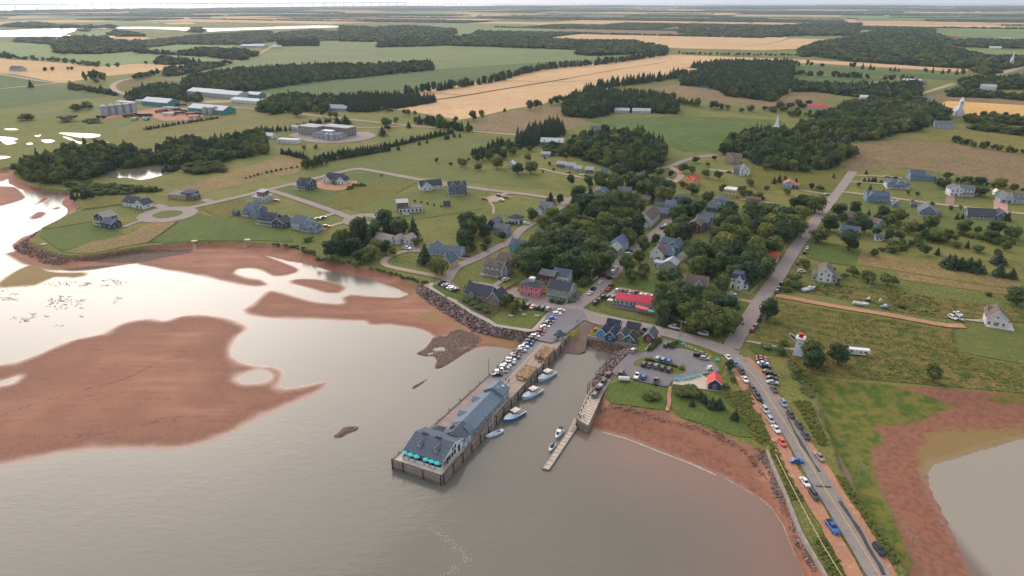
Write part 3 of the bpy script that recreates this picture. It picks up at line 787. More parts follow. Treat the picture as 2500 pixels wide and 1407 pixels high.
ribbon('drive',QL('M',[(1600,1225),(1650,1240),(1700,1250)]),4,GRAVEL,2)
ribbon('drive',QL('M',[(1640,1175),(1740,1190),(1820,1190)]),5,ASPH2,2)
sheet('forecourt',QL('M',[(1220,1080),(1290,1065),(1400,1100),(1380,1140),(1260,1140)]),ASPH2,2)
ribbon('road',QL('L',[(1330,820),(1480,795),(1650,757),(1900,700),(2150,640)])+QL('M',[(500,575),(720,520),(860,492),(960,500),(1350,572),(1600,612),(1900,655),(2238,695)])+QL('C',[(430,712),(620,728)]),7.0,ASPH2,3,'pale estate road looping round the new houses')
ribbon('road',QL('M',[(180,655),(330,700),(480,750),(600,792),(720,835),(830,880)]),6.5,ASPH2,3)
def ring(c,rx,ry=None,n=40):
 ry=ry or rx
 return[Vector((c.x+rx*math.cos(2*PI*i/n),c.y+ry*math.sin(2*PI*i/n),c.z))for i in range(n)]
for cc,r1,r2 in((Q('L',1310,845),20,10),(Q('M',928,888),15,7)):
 sheet('turning_circle',ring(cc,r1),ASPH2,3)
 sheet('turning_island',ring(cc,r2),LAWN2,4)
ribbon('drive',QL('L',[(960,945),(1040,915),(1130,885)]),4,ASPH2,2)
ribbon('drive',QL('L',[(1215,770),(1290,795),(1370,810)]),7,ASPH2,2)
ribbon('drive',QL('L',[(1580,730),(1650,745)]),7,ASPH2,2)
ribbon('drive',QL('M',[(330,605),(420,625)]),4,ASPH2,2)
ribbon('drive',QL('M',[(560,880),(650,850),(720,830)]),4,GRAVEL,2)
ribbon('drive',QL('M',[(600,960),(700,925),(800,900)]),4,GRAVEL,2)
ribbon('drive',QL('M',[(1530,620),(1600,612)]),5,GRAVEL,2)
sheet('forecourt',QL('M',[(1880,710),(1990,690),(2020,740),(1900,755)]),GRAVEL,2)
ribbon('drive',QL('M',[(1990,700),(2060,675),(2150,680)]),5,GRAVEL,2)
ribbon('path',QL('M',[(1900,750),(1930,780),(1935,840)]),1.8,GRAVEL,2)
ribbon('drive',QL('C',[(1390,475),(1470,520),(1470,560),(1410,600),(1395,650)]),6,ground_mat('pink_gravel',(176,146,132),(164,136,124),None,.05,.5,speck=.12),2)
ribbon('drive',QL('C',[(1700,495),(1780,505),(1919,520)]),5,GRAVEL,2)
ribbon('drive',QL('C',[(370,485),(520,520),(700,555),(840,575)]),4,GRAVEL,2)
ribbon('far_road',QL('M',[(-100,10),(200,32),(600,82),(1000,122),(1350,157),(1700,190),(2100,222)])+QL('C',[(200,228),(330,236)]),6,GRAVEL,3)
ribbon('far_road',QL('M',[(850,165),(1100,165),(1250,150)]),5,GRAVEL,3)
ribbon('far_road',QL('A',[(1100,562),(980,575),(880,600),(830,632),(850,668),(920,695)]),9,GRAVEL,3)
ribbon('far_road',QL('A',[(1500,500),(1720,455),(1870,415),(1960,365),(2030,325)]),9,GRAVEL,3)
ribbon('far_road',QL('A',[(-300,520),(0,548),(250,590),(430,612)]),9,GRAVEL,3)
ribbon('far_road',QL('A',[(0,655),(200,635),(430,612)]),9,GRAVEL,3)
ribbon('far_road',QL('A',[(2000,810),(2200,835),(2500,870)]),6,GRAVEL,3)
ribbon('far_road',QL('D',[(1700,690),(1800,668),(1990,610)]),11,GRAVEL,3)
ribbon('far_road',QL('D',[(2300,550),(2400,515),(2550,480)]),16,GRAVEL,3)
ribbon('dirt_lane',QL('E',[(330,432),(500,462),(700,500),(1000,550),(1300,600),(1600,655),(1800,690),(1950,695)]),4.6,REDSOIL,2,None,4,.3)
ribbon('path',QL('E',[(1960,640),(2120,660)]),1.4,CONC,2)
ribbon('path',QL('E',[(80,825),(250,855),(400,885),(490,895)]),1.6,CONC,2)
ribbon('path',QL('E',[(2260,645),(1960,640)]),1.4,CONC,2)
ribbon('side_road',QL('R',[(970,668),(1150,690),(1330,712),(1700,762),(2050,800),(2398,842),(2700,880)]),5,GRAVEL,3)
ribbon('drive',QL('R',[(1040,588),(1180,597),(1300,607)]),4,GRAVEL,2)
ribbon('drive',QL('R',[(1080,538),(1250,545),(1450,560)]),4,GRAVEL,2)
sheet('paved_drive',QL('R',[(1790,705),(1860,705),(1850,770),(1780,765)]),ground_mat('brick_pave',(150,122,116),(140,114,108),None,.1,1,speck=.12),2)
sheet('paved_drive',QL('R',[(2160,730),(2270,750),(2270,830),(2240,895),(2200,880),(2160,800)]),ground_mat('pink_pave',(186,148,138),(176,138,128),None,.1,1,speck=.12),2)
ribbon('drive',QL('R',[(640,650),(750,670),(880,690)]),3.5,GRAVEL,2)
ribbon('drive',QL('R',[(180,725),(300,740),(480,765)]),4,REDSOIL,2)
ribbon('drive',QL('R',[(0,498),(100,510),(160,520)]),4,GRAVEL,2)
ribbon('drive',QL('V',[(2000,620),(2100,640),(2180,660)]),3.5,REDSOIL,2)
ribbon('drive',QL('W',[(1300,150),(1230,200),(1180,225)]),3.6,ASPH2,2)
ribbon('drive',QL('W',[(1740,290),(1680,330)]),3.6,ASPH2,2)
ribbon('drive',QL('W',[(1440,215),(1400,270)]),3.6,ASPH2,2)
# harbour paving
sheet('harbour_paving',QL('W',[(1760,440),(1850,400),(2110,440),(2140,520),(2100,545),(2040,590),(1900,700),(1800,760),(1600,720),(1640,640),(1720,540)]),LOTM,3)
sheet('harbour_paving',QL('V',[(200,850),(480,840),(1060,980),(1100,1060),(1040,1050),(900,1010),(400,920),(330,900)]),ASPH2,3)
sheet('promenade',QL('W',[(540,195),(620,165),(650,175),(620,205),(760,300),(880,345),(1010,440),(1180,520),(1250,572),(1400,600),(1600,625),(1740,480),(1770,490),(1640,640),(1560,652),(1400,622),(1240,600),(1180,562),(1000,470),(870,382),(700,282)]),CONC,2)
sheet('parking_bays',QL('W',[(690,165),(770,140),(900,220),(880,260),(800,235)]),ASPH2,2)
sheet('parking_bays',QL('W',[(1530,395),(1560,365),(1800,395),(1780,450)]),ASPH2,2)
sheet('car_park',QL('K',[(720,480),(760,425),(850,335),(900,300),(960,310),(1040,290),(1150,240),(1190,190),(1260,210),(1240,270),(1300,270),(1400,280),(1540,330),(1640,400),(1690,470),(1640,490),(1520,505),(1270,560),(1220,610),(1080,590),(900,545),(840,500),(780,520)]),LOTM,3,'dark asphalt car park with a hedge island beside the harbour',2)
sheet('hedge_island',QL('K',[(910,425),(930,380),(1000,350),(1080,345),(1110,375),(1320,430),(1360,400),(1385,430),(1380,480),(1310,503),(1265,490),(1250,470),(1000,400),(970,430)]),LAWN2,4,None,1.5)
sheet('gravel_lot',QL('V',[(430,590),(570,500),(640,480),(1060,570),(1060,640),(1000,640),(640,580),(480,640)]),GRAVEL,2)
ribbon('path',QL('K',[(1250,610),(1235,680),(1235,760),(1215,830)]),1.4,REDSOIL,2)
ribbon('path',QL('K',[(1030,285),(1100,195),(1130,165)]),1.8,CONC,2)
# hedge-dark ditches in the wheat
DITCH=ground_mat('ditch_scrub',(66,66,42),(80,74,46),None,.05,.2,speck=.2)
ribbon('ditch',QL('B',[(710,735),(910,706),(1180,660),(1400,625),(1670,580)]),6,DITCH,4,None,20,.8)
ribbon('ditch',QL('B',[(1670,580),(2000,520),(2400,458)]),3,DITCH,4,None,20,.8)
ribbon('ditch',QL('B',[(580,680),(750,690),(910,705)]),2,DITCH,4,None,20,.5)
ribbon('ditch',QL('B',[(1130,593),(1400,600),(1550,602),(2000,592)]),2,DITCH,4,None,20,.5)
ribbon('ditch',QL('D',[(-200,322),(200,322),(600,324),(850,266)]),5,DITCH,4,None,20,.5)
for a,b in(((340,960),(720,900)),((640,810),(960,760)),((1160,1065),(1390,905))):
 ribbon('field_edge',QL('L',[a,((a[0]+b[0])/2,(a[1]+b[1])/2+4),b]),1.6,DITCH,2,None,6,.4)
 # ================================================================== BUILDINGS
WHITE=(214,216,218);CREAM=(206,200,184);GREY=(150,154,158);LGREY=(178,184,190);SLATE=(92,104,118)
NAVY=(66,78,96);BLUE=(112,138,160);PALEB=(158,178,196);TEAL=(66,120,124);TURQ=(70,168,186);GREENW=(128,142,130)
SAGE=(150,160,146);MAROON=(112,58,62);PINK=(226,122,136);YELW=(206,180,124);TANW=(176,156,132);BRWN=(118,92,78)
SHINGLE=(130,118,110);REDW=(150,66,60)
RDARK=(72,76,84);RGREY=(106,110,116);RBLUE=(92,104,118);RBROWN=(112,98,92);RTAN=(158,148,138);RRED=(204,74,96)
RWHITE=(210,212,214);RORANGE=(190,86,66);RLIGHT=(170,174,178)
TRIM=(222,224,226)
FOOT=[]
_win={}
def win_meshes(w,h):
 k=(round(w,2),round(h,2))
 if k not in _win:
  f=MB()
  t=0.11
  f.box(-w/2-t,w/2+t,-0.07,0,h,h+t);f.box(-w/2-t,w/2+t,-0.10,0,-t,0)
  f.box(-w/2-t,-w/2,-0.07,0,0,h);f.box(w/2,w/2+t,-0.07,0,0,h)
  f.box(-w/2,w/2,-0.055,-0.02,h/2-.035,h/2+.035)
  p=MB();p.box(-w/2,w/2,-0.03,-0.005,0,h)
  _win[k]=(f.mesh('window_frame',mat(TRIM,.5,.05)),p.mesh('window_pane',glass()))
 return _win[k]
def window(parent,x,y,z,rz,w=0.95,h=1.35,trim=None):
 f,p=win_meshes(w,h)
 o=link('window',f,parent,(x,y,z),rz)
 if trim:own_mat(o,mat(trim,.6,.08))
 link('pane',p,o)
 return o
_door={}
def door(parent,x,y,z,rz,rgb=(90,60,50),w=1.0,h=2.1):
 k=(rgb,w,h)
 if k not in _door:
  d=MB();d.box(-w/2,w/2,-0.06,0,0,h)
  fr=MB();fr.box(-w/2-.12,-w/2,-.09,0,0,h+.12);fr.box(w/2,w/2+.12,-.09,0,0,h+.12);fr.box(-w/2,w/2,-.09,0,h,h+.12)
  _door[k]=(d.mesh('door',mat(rgb,.5,.08)),fr.mesh('door_frame',mat(TRIM,.5,.05)))
 a,b=_door[k]
 o=link('door',a,parent,(x,y,z),rz)
 link('door_frame',b,o)
 return o
def roof_mat(rgb):
 return mat(rgb,.85,.16,1.6,0,.2,.3)
def gable_wall(L,D,h,rise,ridge,z0=-0.3):
 b=MB()
 if ridge=='x':
  b.prism([(-D/2,z0),(D/2,z0),(D/2,h),(0,h+rise),(-D/2,h)],'x',-L/2,L/2)
 else:
  b.prism([(-L/2,z0),(L/2,z0),(L/2,h),(0,h+rise),(-L/2,h)],'y',-D/2,D/2)
 return b
def gable_roof(L,D,h,rise,ridge,o=0.45,g=0.4,t=0.2):
 A,Bn=(D,L)if ridge=='x' else(L,D)
 s=rise/(A/2)
 a=A/2+o;zb=h-o*s+0.03;zt=h+rise+0.03
 prof=[(-a,zb),(0,zt),(a,zb),(a,zb+t),(0,zt+t),(-a,zb+t)]
 b=MB();b.prism(prof,ridge,-Bn/2-g,Bn/2+g)
 trs=[];zb-=0.1
 for e in(-1,1):
  tr=MB();trs.append(tr)
  u0,u1=(Bn/2+g+.004,Bn/2+g+.07)if e>0 else(-Bn/2-g-.07,-Bn/2-g-.004)
  tr.prism([(-a,zb),(0,zt-.1),(a,zb),(a,zb+t+.1),(0,zt+t),(-a,zb+t+.1)],ridge,u0,u1)
 return b,trs
def hip_roof(L,D,h,rise,o=0.45,flat=0.0):
 b=MB()
 x,y=L/2+o,D/2+o
 m=min(x,y)*(1-flat)
 rx,ry=max(x-m,0.02),max(y-m,0.02)
 b.hexa([(-x,-y,h),(x,-y,h),(x,y,h),(-x,y,h),(-x,-y,h+.18),(x,-y,h+.18),(x,y,h+.18),(-x,y,h+.18)])
 b.hexa([(-x+.01,-y+.01,h+.185),(x-.01,-y+.01,h+.185),(x-.01,y-.01,h+.185),(-x+.01,y-.01,h+.185),(-rx,-ry,h+rise),(rx,-ry,h+rise),(rx,ry,h+rise),(-rx,ry,h+rise)])
 return b
def block(root,L,D,h,rise,ridge='x',at=(0,0),wall=WHITE,roof=RDARK,win=(3,2),st=None,style='gable',trim=True,dr=None,chim=False,dorm=0,porch=None,rz=0.0,gw=True,big=None,faces='frl',wsize=(0.95,1.35)):
 """one volume of a house: wall, roof, windows, door, chimney, dormers, porch - all children of the house"""
 ox,oy=at
 def T(x,y,z):
  return(ox+x*math.cos(rz)-y*math.sin(rz),oy+x*math.sin(rz)+y*math.cos(rz),z)
 if style=='gable':
  gable_wall(L,D,h,rise,ridge).build('wall',mat(wall,.8,.1,.9),root,T(0,0,0),rz)
  rb,tb=gable_roof(L,D,h,rise,ridge)
  ro=rb.build('roof',roof_mat(roof),root,T(0,0,0),rz)
  if trim:
   for q_ in tb:
    q_.build('gable_trim',mat(TRIM if trim is True else trim,.6,.06),ro)
 else:
  w=MB();w.box(-L/2,L/2,-D/2,D/2,-.3,h)
  w.build('wall',mat(wall,.8,.1,.9),root,T(0,0,0),rz)
  if style=='hip':
   ro=hip_roof(L,D,h,rise).build('roof',roof_mat(roof),root,T(0,0,0),rz)
  elif style=='mansard':
   ro=hip_roof(L,D,h,rise,.4,.72).build('roof',roof_mat(roof),root,T(0,0,0),rz)
  elif style=='shed':
   b=MB();o=.5
   b.hexa([(-L/2-o,-D/2-o,h+.02),(L/2+o,-D/2-o,h+.02),(L/2+o,D/2+o,h+rise),(-L/2-o,D/2+o,h+rise),(-L/2-o,-D/2-o,h+.27),(L/2+o,-D/2-o,h+.27),(L/2+o,D/2+o,h+rise+.25),(-L/2-o,D/2+o,h+rise+.25)])
   g=MB();g.prism([(-D/2,h),(D/2,h),(D/2,h+rise)],'x',-L/2,L/2)
   g.build('gable',mat(wall,.8,.1,.9),root,T(0,0,0),rz)
   ro=b.build('roof',roof_mat(roof),root,T(0,0,0),rz)
  else:
   b=MB();b.box(-L/2-.15,L/2+.15,-D/2-.15,D/2+.15,h+.002,h+.35);b.box(-L/2+.2,L/2-.2,-D/2+.2,D/2-.2,h+.352,h+.36)
   ro=b.build('roof',roof_mat(roof),root,T(0,0,0),rz)
 st=st or max(1,int(h/2.7))
 nf,ns=win
 sh=h/st
 for s in range(st):
  z=s*sh+0.85
  if 'f' in faces:
   for i in range(nf):
    x=-L/2+L*(i+.5)/nf
    if s==0 and dr is not None and abs(x-dr)<1.2:
     continue
    window(root,*T(x,-D/2-.005,z),rz,*wsize)
  for e,fc in((1,'r'),(-1,'l')):
   if fc in faces:
    for i in range(ns):
     y=-D/2+D*(i+.5)/ns
     window(root,*T(e*(L/2+.005),y,z),rz+e*PI/2,*wsize)
 if style=='gable' and gw and rise>2.0:
  if ridge=='x':
   for e in(1,-1):
    window(root,*T(e*(L/2+.005),0,h+.1),rz+e*PI/2,.8,1.0)
  else:
   window(root,*T(0,-D/2-.005,h+.1),rz,.8,1.0)
 if dr is not None:
  door(root,*T(dr,-D/2-.005,0),rz)
 if big:
  for x in big:
   window(root,*T(x,-D/2-.006,.25),rz,2.0,2.0)
 if chim:
  c=MB();c.box(-.4,.4,-.4,.4,h+rise*.4,h+rise+1.0);c.box(-.48,.48,-.48,.48,h+rise+1.0,h+rise+1.15)
  c.build('chimney',mat((120,78,68),.9,.2),ro,(L*.25 if ridge=='x' else 0.3,0 if ridge=='x' else D*.2,0))
 for i in range(dorm):
  x=-L/2+L*(i+.5)/dorm
  s=rise/(D/2)
  y0=-D/2+0.5
  zt=h+(D/2-abs(y0))*s
  d=MB();d.prism([(x-.8,zt-.2),(x+.8,zt-.2),(x+.8,zt+1.1),(x,zt+1.75),(x-.8,zt+1.1)],'y',y0,y0+1.9/max(s,.5))
  dm=d.build('dormer',mat(wall,.8,.1,.9),root,T(0,0,0),rz)
  r=MB();r.prism([(x-1.05,zt+.93),(x,zt+1.78),(x+1.05,zt+.93),(x+1.05,zt+1.08),(x,zt+1.95),(x-1.05,zt+1.08)],'y',y0-.25,y0+2.6/max(s,.5))
  r.build('dormer_roof',roof_mat(roof),dm)
  window(dm,x,y0-.005,zt+.05,0,.75,.95)
 if porch:
  pw,pd,px,prgb=porch[:4]
  b=MB();b.hexa([(px-pw/2,-D/2-pd,2.45),(px+pw/2,-D/2-pd,2.45),(px+pw/2,-D/2+.02,3.0),(px-pw/2,-D/2+.02,3.0),(px-pw/2,-D/2-pd,2.6),(px+pw/2,-D/2-pd,2.6),(px+pw/2,-D/2+.02,3.15),(px-pw/2,-D/2+.02,3.15)])
  po=b.build('porch_roof',roof_mat(prgb),root,T(0,0,0),rz)
  f=MB();f.box(px-pw/2,px+pw/2,-D/2-pd,-D/2-.01,.1,.35)
  f.build('porch_floor',mat((176,170,160),.8,.1),root,T(0,0,0),rz)
  pm=MB();pm.box(-.1,.1,-.1,.1,.35,2.47)
  me=pm.mesh('porch_post',mat(TRIM,.6,.05))
  n=max(2,int(pw/2.2)+1)
  for i in range(n):
   link('porch_post',me,root,T(px-pw/2+.15+(pw-.3)*i/(n-1),-D/2-pd+.15,0),rz)
  rl=MB();rl.box(px-pw/2,px+pw/2,-D/2-pd+.1,-D/2-pd+.16,1.15,1.22)
  for i in range(int(pw/.35)):
   rl.box(px-pw/2+i*.35,px-pw/2+i*.35+.05,-D/2-pd+.11,-D/2-pd+.15,.35,1.15)
  rl.build('porch_rail',mat(TRIM,.6,.05),root,T(0,0,0),rz)
 return ro
def house(zone,x,y,rot,label,lm,blocks,cat='house',name='house',rad=None):
 p=Q(zone,x,y)
 o=thing(name,label,cat,p,R(rot))
 r=0
 for b in blocks:
  b=dict(b)
  args=b.pop('s')
  block(o,*args,**b)
  at=b.get('at',(0,0))
  q=Matrix.Rotation(R(rot),2)@Vector(at)
  FOOT.append((p.x+q.x,p.y+q.y,max(args[0],args[1])*.5+.5))
 if lm:
  LANDMARKS.append((lm,p.x,p.y))
 return o
def B(*s,**k):
 k['s']=s
 return k
house('L',845,925,-24,'dark blue house with tan roof and attached garage on the grassy point','the dark blue house on the point',[B(11,9,5.6,3.0,'y',at=(-4,2),wall=NAVY,roof=RTAN,win=(3,3),porch=(9,2.2,0,RTAN)),B(10,7.5,3.6,2.6,'x',at=(6.5,-2),wall=NAVY,roof=SLATE,win=(2,2))])
house('L',1075,775,-24,'white bungalow with dark grey roof and twin garage doors by the turning circle','the white bungalow by the turning circle',[B(15,10,3.4,3.6,'x',at=(-2,0),wall=WHITE,roof=RDARK,win=(4,2),dorm=1,dr=1),B(9,9,3.4,3.0,'y',at=(8.5,-1),wall=WHITE,roof=RDARK,win=(2,1),big=(-2,2))])
house('L',1440,715,-16,'low tan house with dark hipped roof and brown gables near the pond','the tan hip-roofed house',[B(17,9,3.2,2.6,'x',at=(-3,0),wall=TANW,roof=RTAN,win=(5,2),style='hip'),B(9,9,5,2.4,'x',at=(5,1),wall=BRWN,roof=SLATE,win=(3,2),style='hip'),B(6,7,3.2,1.8,'x',at=(10,-1),wall=BRWN,roof=SLATE,win=(2,1),style='hip')])
house('M',135,735,-24,'modern tan house with stacked pale shed roofs beside the estate road','the modern tan house',[B(12,9,3.4,.9,'x',wall=LGREY,roof=RLIGHT,win=(4,2),style='shed'),B(6.5,6,7.2,.8,'x',at=(.5,.5),wall=BRWN,roof=RLIGHT,win=(2,2),style='shed')])
house('M',85,850,-28,'pale blue two-storey house with white trim and a side gable','the pale blue two-storey house',[B(13,9,5.6,3.0,'x',wall=BLUE,roof=RBLUE,win=(4,3),porch=(6,2,-4,RBLUE)),B(6,7,5.6,2.6,'y',at=(4,-3),wall=BLUE,roof=RBLUE,win=(2,2)),B(5,4,3,1.2,'x',at=(-8,-1),wall=BLUE,roof=RBLUE,win=(2,1))])
house('L',1845,845,-28,'small blue garden shed with pitched roof behind the pale blue house',None,[B(4.5,3.5,2.4,1.4,'x',wall=SLATE,roof=RBLUE,win=(1,0))],'shed','garden_shed')
house('M',225,915,-24,'wide navy house with dormer and white screened porch above the shore','the wide navy house',[B(15,9,4.0,3.6,'x',at=(-3,0),wall=NAVY,roof=RDARK,win=(4,2),dorm=2,porch=(14,2.6,0,RGREY)),B(10,9,3.6,3.0,'y',at=(9,-2),wall=NAVY,roof=RDARK,win=(3,2))])
house('M',480,955,-24,'grey house with blue-grey roof and glazed sunroom above the shore','the grey sunroom house',[B(11,11,4.8,3.4,'x',at=(-4,1),wall=LGREY,roof=RBLUE,win=(4,3)),B(12,8,3.6,2.4,'x',at=(5,-2),wall=PALEB,roof=RBLUE,win=(7,2),wsize=(1.2,1.8)),B(5,6,3.4,2.2,'y',at=(9,-3),wall=PALEB,roof=RBLUE,win=(2,1))])
house('M',480,640,-24,'navy two-storey house with white porch inside the estate loop','the navy porch house',[B(12,10,5.6,3.0,'x',wall=NAVY,roof=RDARK,win=(4,3),dorm=1,porch=(10,2.4,-1,RGREY),chim=True)])
house('M',715,590,-20,'pale unfinished bungalow with dark roof on bare red dirt','the unfinished bungalow',[B(17,10,3.4,4.0,'x',wall=LGREY,roof=RDARK,win=(4,2),big=(0,)),B(7,8,3.4,3.0,'y',at=(8,-3),wall=WHITE,roof=RDARK,win=(2,1)),B(7,8,3.4,3.2,'y',at=(-6,-3),wall=WHITE,roof=RDARK,win=(2,1))])
house('M',1440,640,20,'white house with black cross-gabled roof by the estate road','the white cross-gabled house',[B(18,9,3.4,3.6,'x',wall=WHITE,roof=RDARK,win=(5,2),dr=-5),B(8,8,3.6,3.2,'y',at=(-4,-3),wall=WHITE,roof=RDARK,win=(2,1))])
house('M',1650,680,10,'tall dark grey house with twin gables and white balconies','the tall twin-gabled house',[B(14,10,6.8,3.2,'x',wall=SLATE,roof=RDARK,win=(4,3),porch=(12,2.4,-1,RGREY)),B(5,6,7.2,3.4,'y',at=(-3.4,-2.6),wall=SLATE,roof=RDARK,win=(2,1)),B(5,6,7.2,3.4,'y',at=(3.4,-2.6),wall=SLATE,roof=RDARK,win=(2,1))])
house('M',1285,820,12,'modern white flat-roofed house with brown upper block and carport','the modern white house',[B(17,8,3.4,0,'x',wall=WHITE,roof=RGREY,win=(6,2),style='flat',wsize=(1.4,1.9)),B(8,6.5,7.0,1.0,'x',at=(-5.5,2),wall=BRWN,roof=RLIGHT,win=(2,2),style='shed')])
house('M',1570,780,10,'small grey garden shed on the lawn beside five dark frames',None,[B(5,3.5,2.4,1.6,'x',wall=SLATE,roof=RDARK,win=(1,0))],'shed','garden_shed')
for i,(x,y)in enumerate(((1320,748),(1371,758),(1420,770),(1470,780),(1527,792))):
 o=thing('display_frame','%s of the five dark square frames in a row on the lawn'%ordinal(i),'frame',Q('M',x,y),R(-28),'dark frames on the lawn')
 b=MB();b.box(-.75,.75,-.08,.08,.5,2.0);b.build('panel',mat((40,40,42),.7),o)
 b=MB();b.box(-.7,-.6,-.06,.06,-.1,.5);b.box(.6,.7,-.06,.06,-.1,.5);b.build('leg',mat((60,54,48),.8),o)
house('M',1085,1062,-30,'white bungalow with tan roof among the shore trees','the tan-roofed shore bungalow',[B(13,9,3.2,2.8,'x',wall=WHITE,roof=RTAN,win=(4,2))])
house('M',1185,1062,-30,'small white garage with tan roof between bungalow and larger garage',None,[B(6,7,3,2.0,'y',wall=WHITE,roof=RTAN,win=(1,1))],'garage','garage')
house('M',1272,1058,-30,'larger white garage with tan roof beside the tarmac yard',None,[B(7,7,3,2.2,'y',wall=WHITE,roof=RTAN,win=(2,1))],'garage','garage')
house('M',1570,1150,-16,'long low blue-grey house with a row of white windows','the long blue-grey house',[B(21,8,3.2,2.2,'x',wall=PALEB,roof=RBLUE,win=(8,2),dr=2),B(6,6,3.2,2.0,'y',at=(-9,4),wall=PALEB,roof=RBLUE,win=(1,1))])
house('M',1590,1245,-28,'yellow gabled cottage with grey roof beside a round tree','the yellow cottage',[B(6.5,9,3.8,3.4,'y',wall=YELW,roof=RBLUE,win=(2,2),dr=1.6)])
house('M',1955,1300,-26,'grey house with brown roof and white-posted veranda','the veranda house',[B(12,9,5.4,2.8,'x',wall=LGREY,roof=RBROWN,win=(4,3),porch=(11,2.6,-1,RBROWN),dorm=2),B(6,8,5.4,2.4,'y',at=(4.5,2),wall=LGREY,roof=RBROWN,win=(1,2))])
house('M',2060,1225,-26,'dark red house with grey skylit roof behind the veranda house','the dark red skylit house',[B(13,8,3.6,2.6,'x',wall=MAROON,roof=RBROWN,win=(4,2)),B(5,8,3.6,2.2,'y',at=(5,-1),wall=MAROON,roof=RBROWN,win=(2,1))])
house('C',210,1125,-28,'bright turquoise cottage with dark roof on the village street','the turquoise cottage',[B(8.5,7.5,4.2,3.0,'x',wall=TURQ,roof=SLATE,win=(3,2),dorm=1),B(4,4,2.8,1.2,'x',at=(5,-3),wall=WHITE,roof=RGREY,win=(1,1))])
house('C',390,1050,-28,'slate blue cottage half hidden behind the turquoise cottage',None,[B(8,7,4.5,2.8,'x',wall=SLATE,roof=SLATE,win=(2,2))])
house('M',1950,950,-28,'narrow dark blue house behind the lane',None,[B(6,9,5.2,2.6,'y',wall=NAVY,roof=RGREY,win=(2,2))])
house('C',85,995,-28,'grey cottage with white patio and grey roof by the lane','the grey patio cottage',[B(9,7,4.6,2.6,'x',wall=GREY,roof=RGREY,win=(3,2)),B(5,5,3,1.8,'y',at=(4,-3),wall=GREY,roof=RGREY,win=(1,1))])
house('C',190,905,-28,'small white house with dark pyramid roof behind a hedge','the white pyramid-roofed house',[B(8.5,7.5,3.6,2.4,'x',wall=WHITE,roof=RDARK,win=(3,2),style='hip')])
house('C',395,830,-28,'white two-storey house with garage wing at the road bend','the white house at the road bend',[B(8,8,5.6,2.2,'x',at=(2,3),wall=WHITE,roof=RGREY,win=(2,2)),B(7,6,3.2,2.2,'y',at=(-1,-3),wall=WHITE,roof=RGREY,win=(1,1),big=(0,))])
house('C',475,300,-12,'long brick building with white metal roof and three dormers','the brick building with three dormers',[B(24,9,3.6,3.6,'x',wall=(130,84,76),roof=RWHITE,win=(7,2),dorm=3)])
house('C',425,390,-12,'small cabin with pale roof on the lawn behind the cottages',None,[B(8.5,6,2.8,1.8,'x',wall=GREY,roof=RLIGHT,win=(3,1))],'cabin','cabin')
for i,(x,y,w)in enumerate(((545,470,7.5),(618,482,9),(676,505,6.5),(765,515,6.5),(880,530,6))):
 house('C',x,y,-14,'pale-roofed holiday cottage, %s from the lawn end of the row of five'%ordinal(i),'the row of holiday cottages' if i==2 else None,[B(w,6,3,2.0,'x',wall=SLATE if i in(0,3)else LGREY,roof=RLIGHT if i<4 else RBLUE,win=(3,2),dr=0)],'cottage','cottage')
house('C',160,475,-20,'small white gabled house beside two big round trees on the lawn','the small white house on the lawn',[B(6,6,3,2.8,'y',wall=WHITE,roof=RWHITE,win=(2,2))])
house('C',1075,50,-8,'long pale-roofed farm shed by the spruce wood','the long farm shed',[B(20,13,3.4,2.6,'x',at=(-10,1),wall=LGREY,roof=RLIGHT,win=(4,1),trim=False),B(24,13,3.8,2.8,'x',at=(16,-2),wall=LGREY,roof=RLIGHT,win=(4,1),trim=False)],'shed','farm_shed')
house('C',810,195,-20,'grey house buried in trees beyond the dormer building',None,[B(12,8,3.4,3.2,'x',wall=LGREY,roof=RGREY,win=(3,2))])
# ---- village
house('C',1040,690,-28,'grey house with pale grey roof at the village top',None,[B(10,7,3.8,2.6,'x',wall=LGREY,roof=RGREY,win=(3,2)),B(5,5,3,1.6,'x',at=(6,-1),wall=LGREY,roof=RGREY,win=(1,1))])
house('C',860,700,-28,'slate-roofed house behind the street bend',None,[B(9,8,4,2.6,'y',wall=GREY,roof=SLATE,win=(2,2))])
house('C',760,775,-28,'blue house tucked under dark conifers',None,[B(11,7,4.2,2.6,'x',wall=BLUE,roof=SLATE,win=(4,2))])
house('C',870,890,-28,'small white gable peeping out between village trees',None,[B(6,7,4.4,2.8,'y',wall=WHITE,roof=RGREY,win=(1,1))])
house('C',1195,750,-28,'low house with grey roof beside the village hall trees',None,[B(8,7,3.2,2.2,'x',wall=LGREY,roof=RBROWN,win=(3,1))])
house('C',1222,905,62,'white village hall with steep grey roof and green entrance porch','the white village hall',[B(21,10.5,5.0,4.6,'x',wall=(206,214,218),roof=RBROWN,win=(6,0),faces='fr'),B(4.5,7,3.4,2.6,'x',at=(-12,0),wall=WHITE,roof=GREENW,win=(0,0))],'hall','village_hall')
house('C',1340,860,-28,'slate-roofed shop joined to the pale blue house beside the hall','the slate-roofed shop',[B(9,9,3.8,2.4,'x',wall=SLATE,roof=SLATE,win=(4,2),dr=1)],'shop','shop')
house('C',1405,825,-28,'tall pale blue two-storey house behind the slate-roofed shop','the tall pale blue house',[B(8,9,6.2,2.2,'x',wall=PALEB,roof=SLATE,win=(2,3)),B(6,6,5,2,'y',at=(-2,7),wall=PALEB,roof=SLATE,win=(1,2))])
house('C',1320,775,-28,'grey house with dark hipped roof at the village crossroads',None,[B(8,7,4.2,2.2,'x',wall=GREY,roof=RDARK,win=(3,2),style='hip')])
house('C',1485,745,-28,'low blue-grey house with slate hipped roof',None,[B(9,7,3.6,2.2,'x',wall=BLUE,roof=SLATE,win=(3,2),style='hip')])
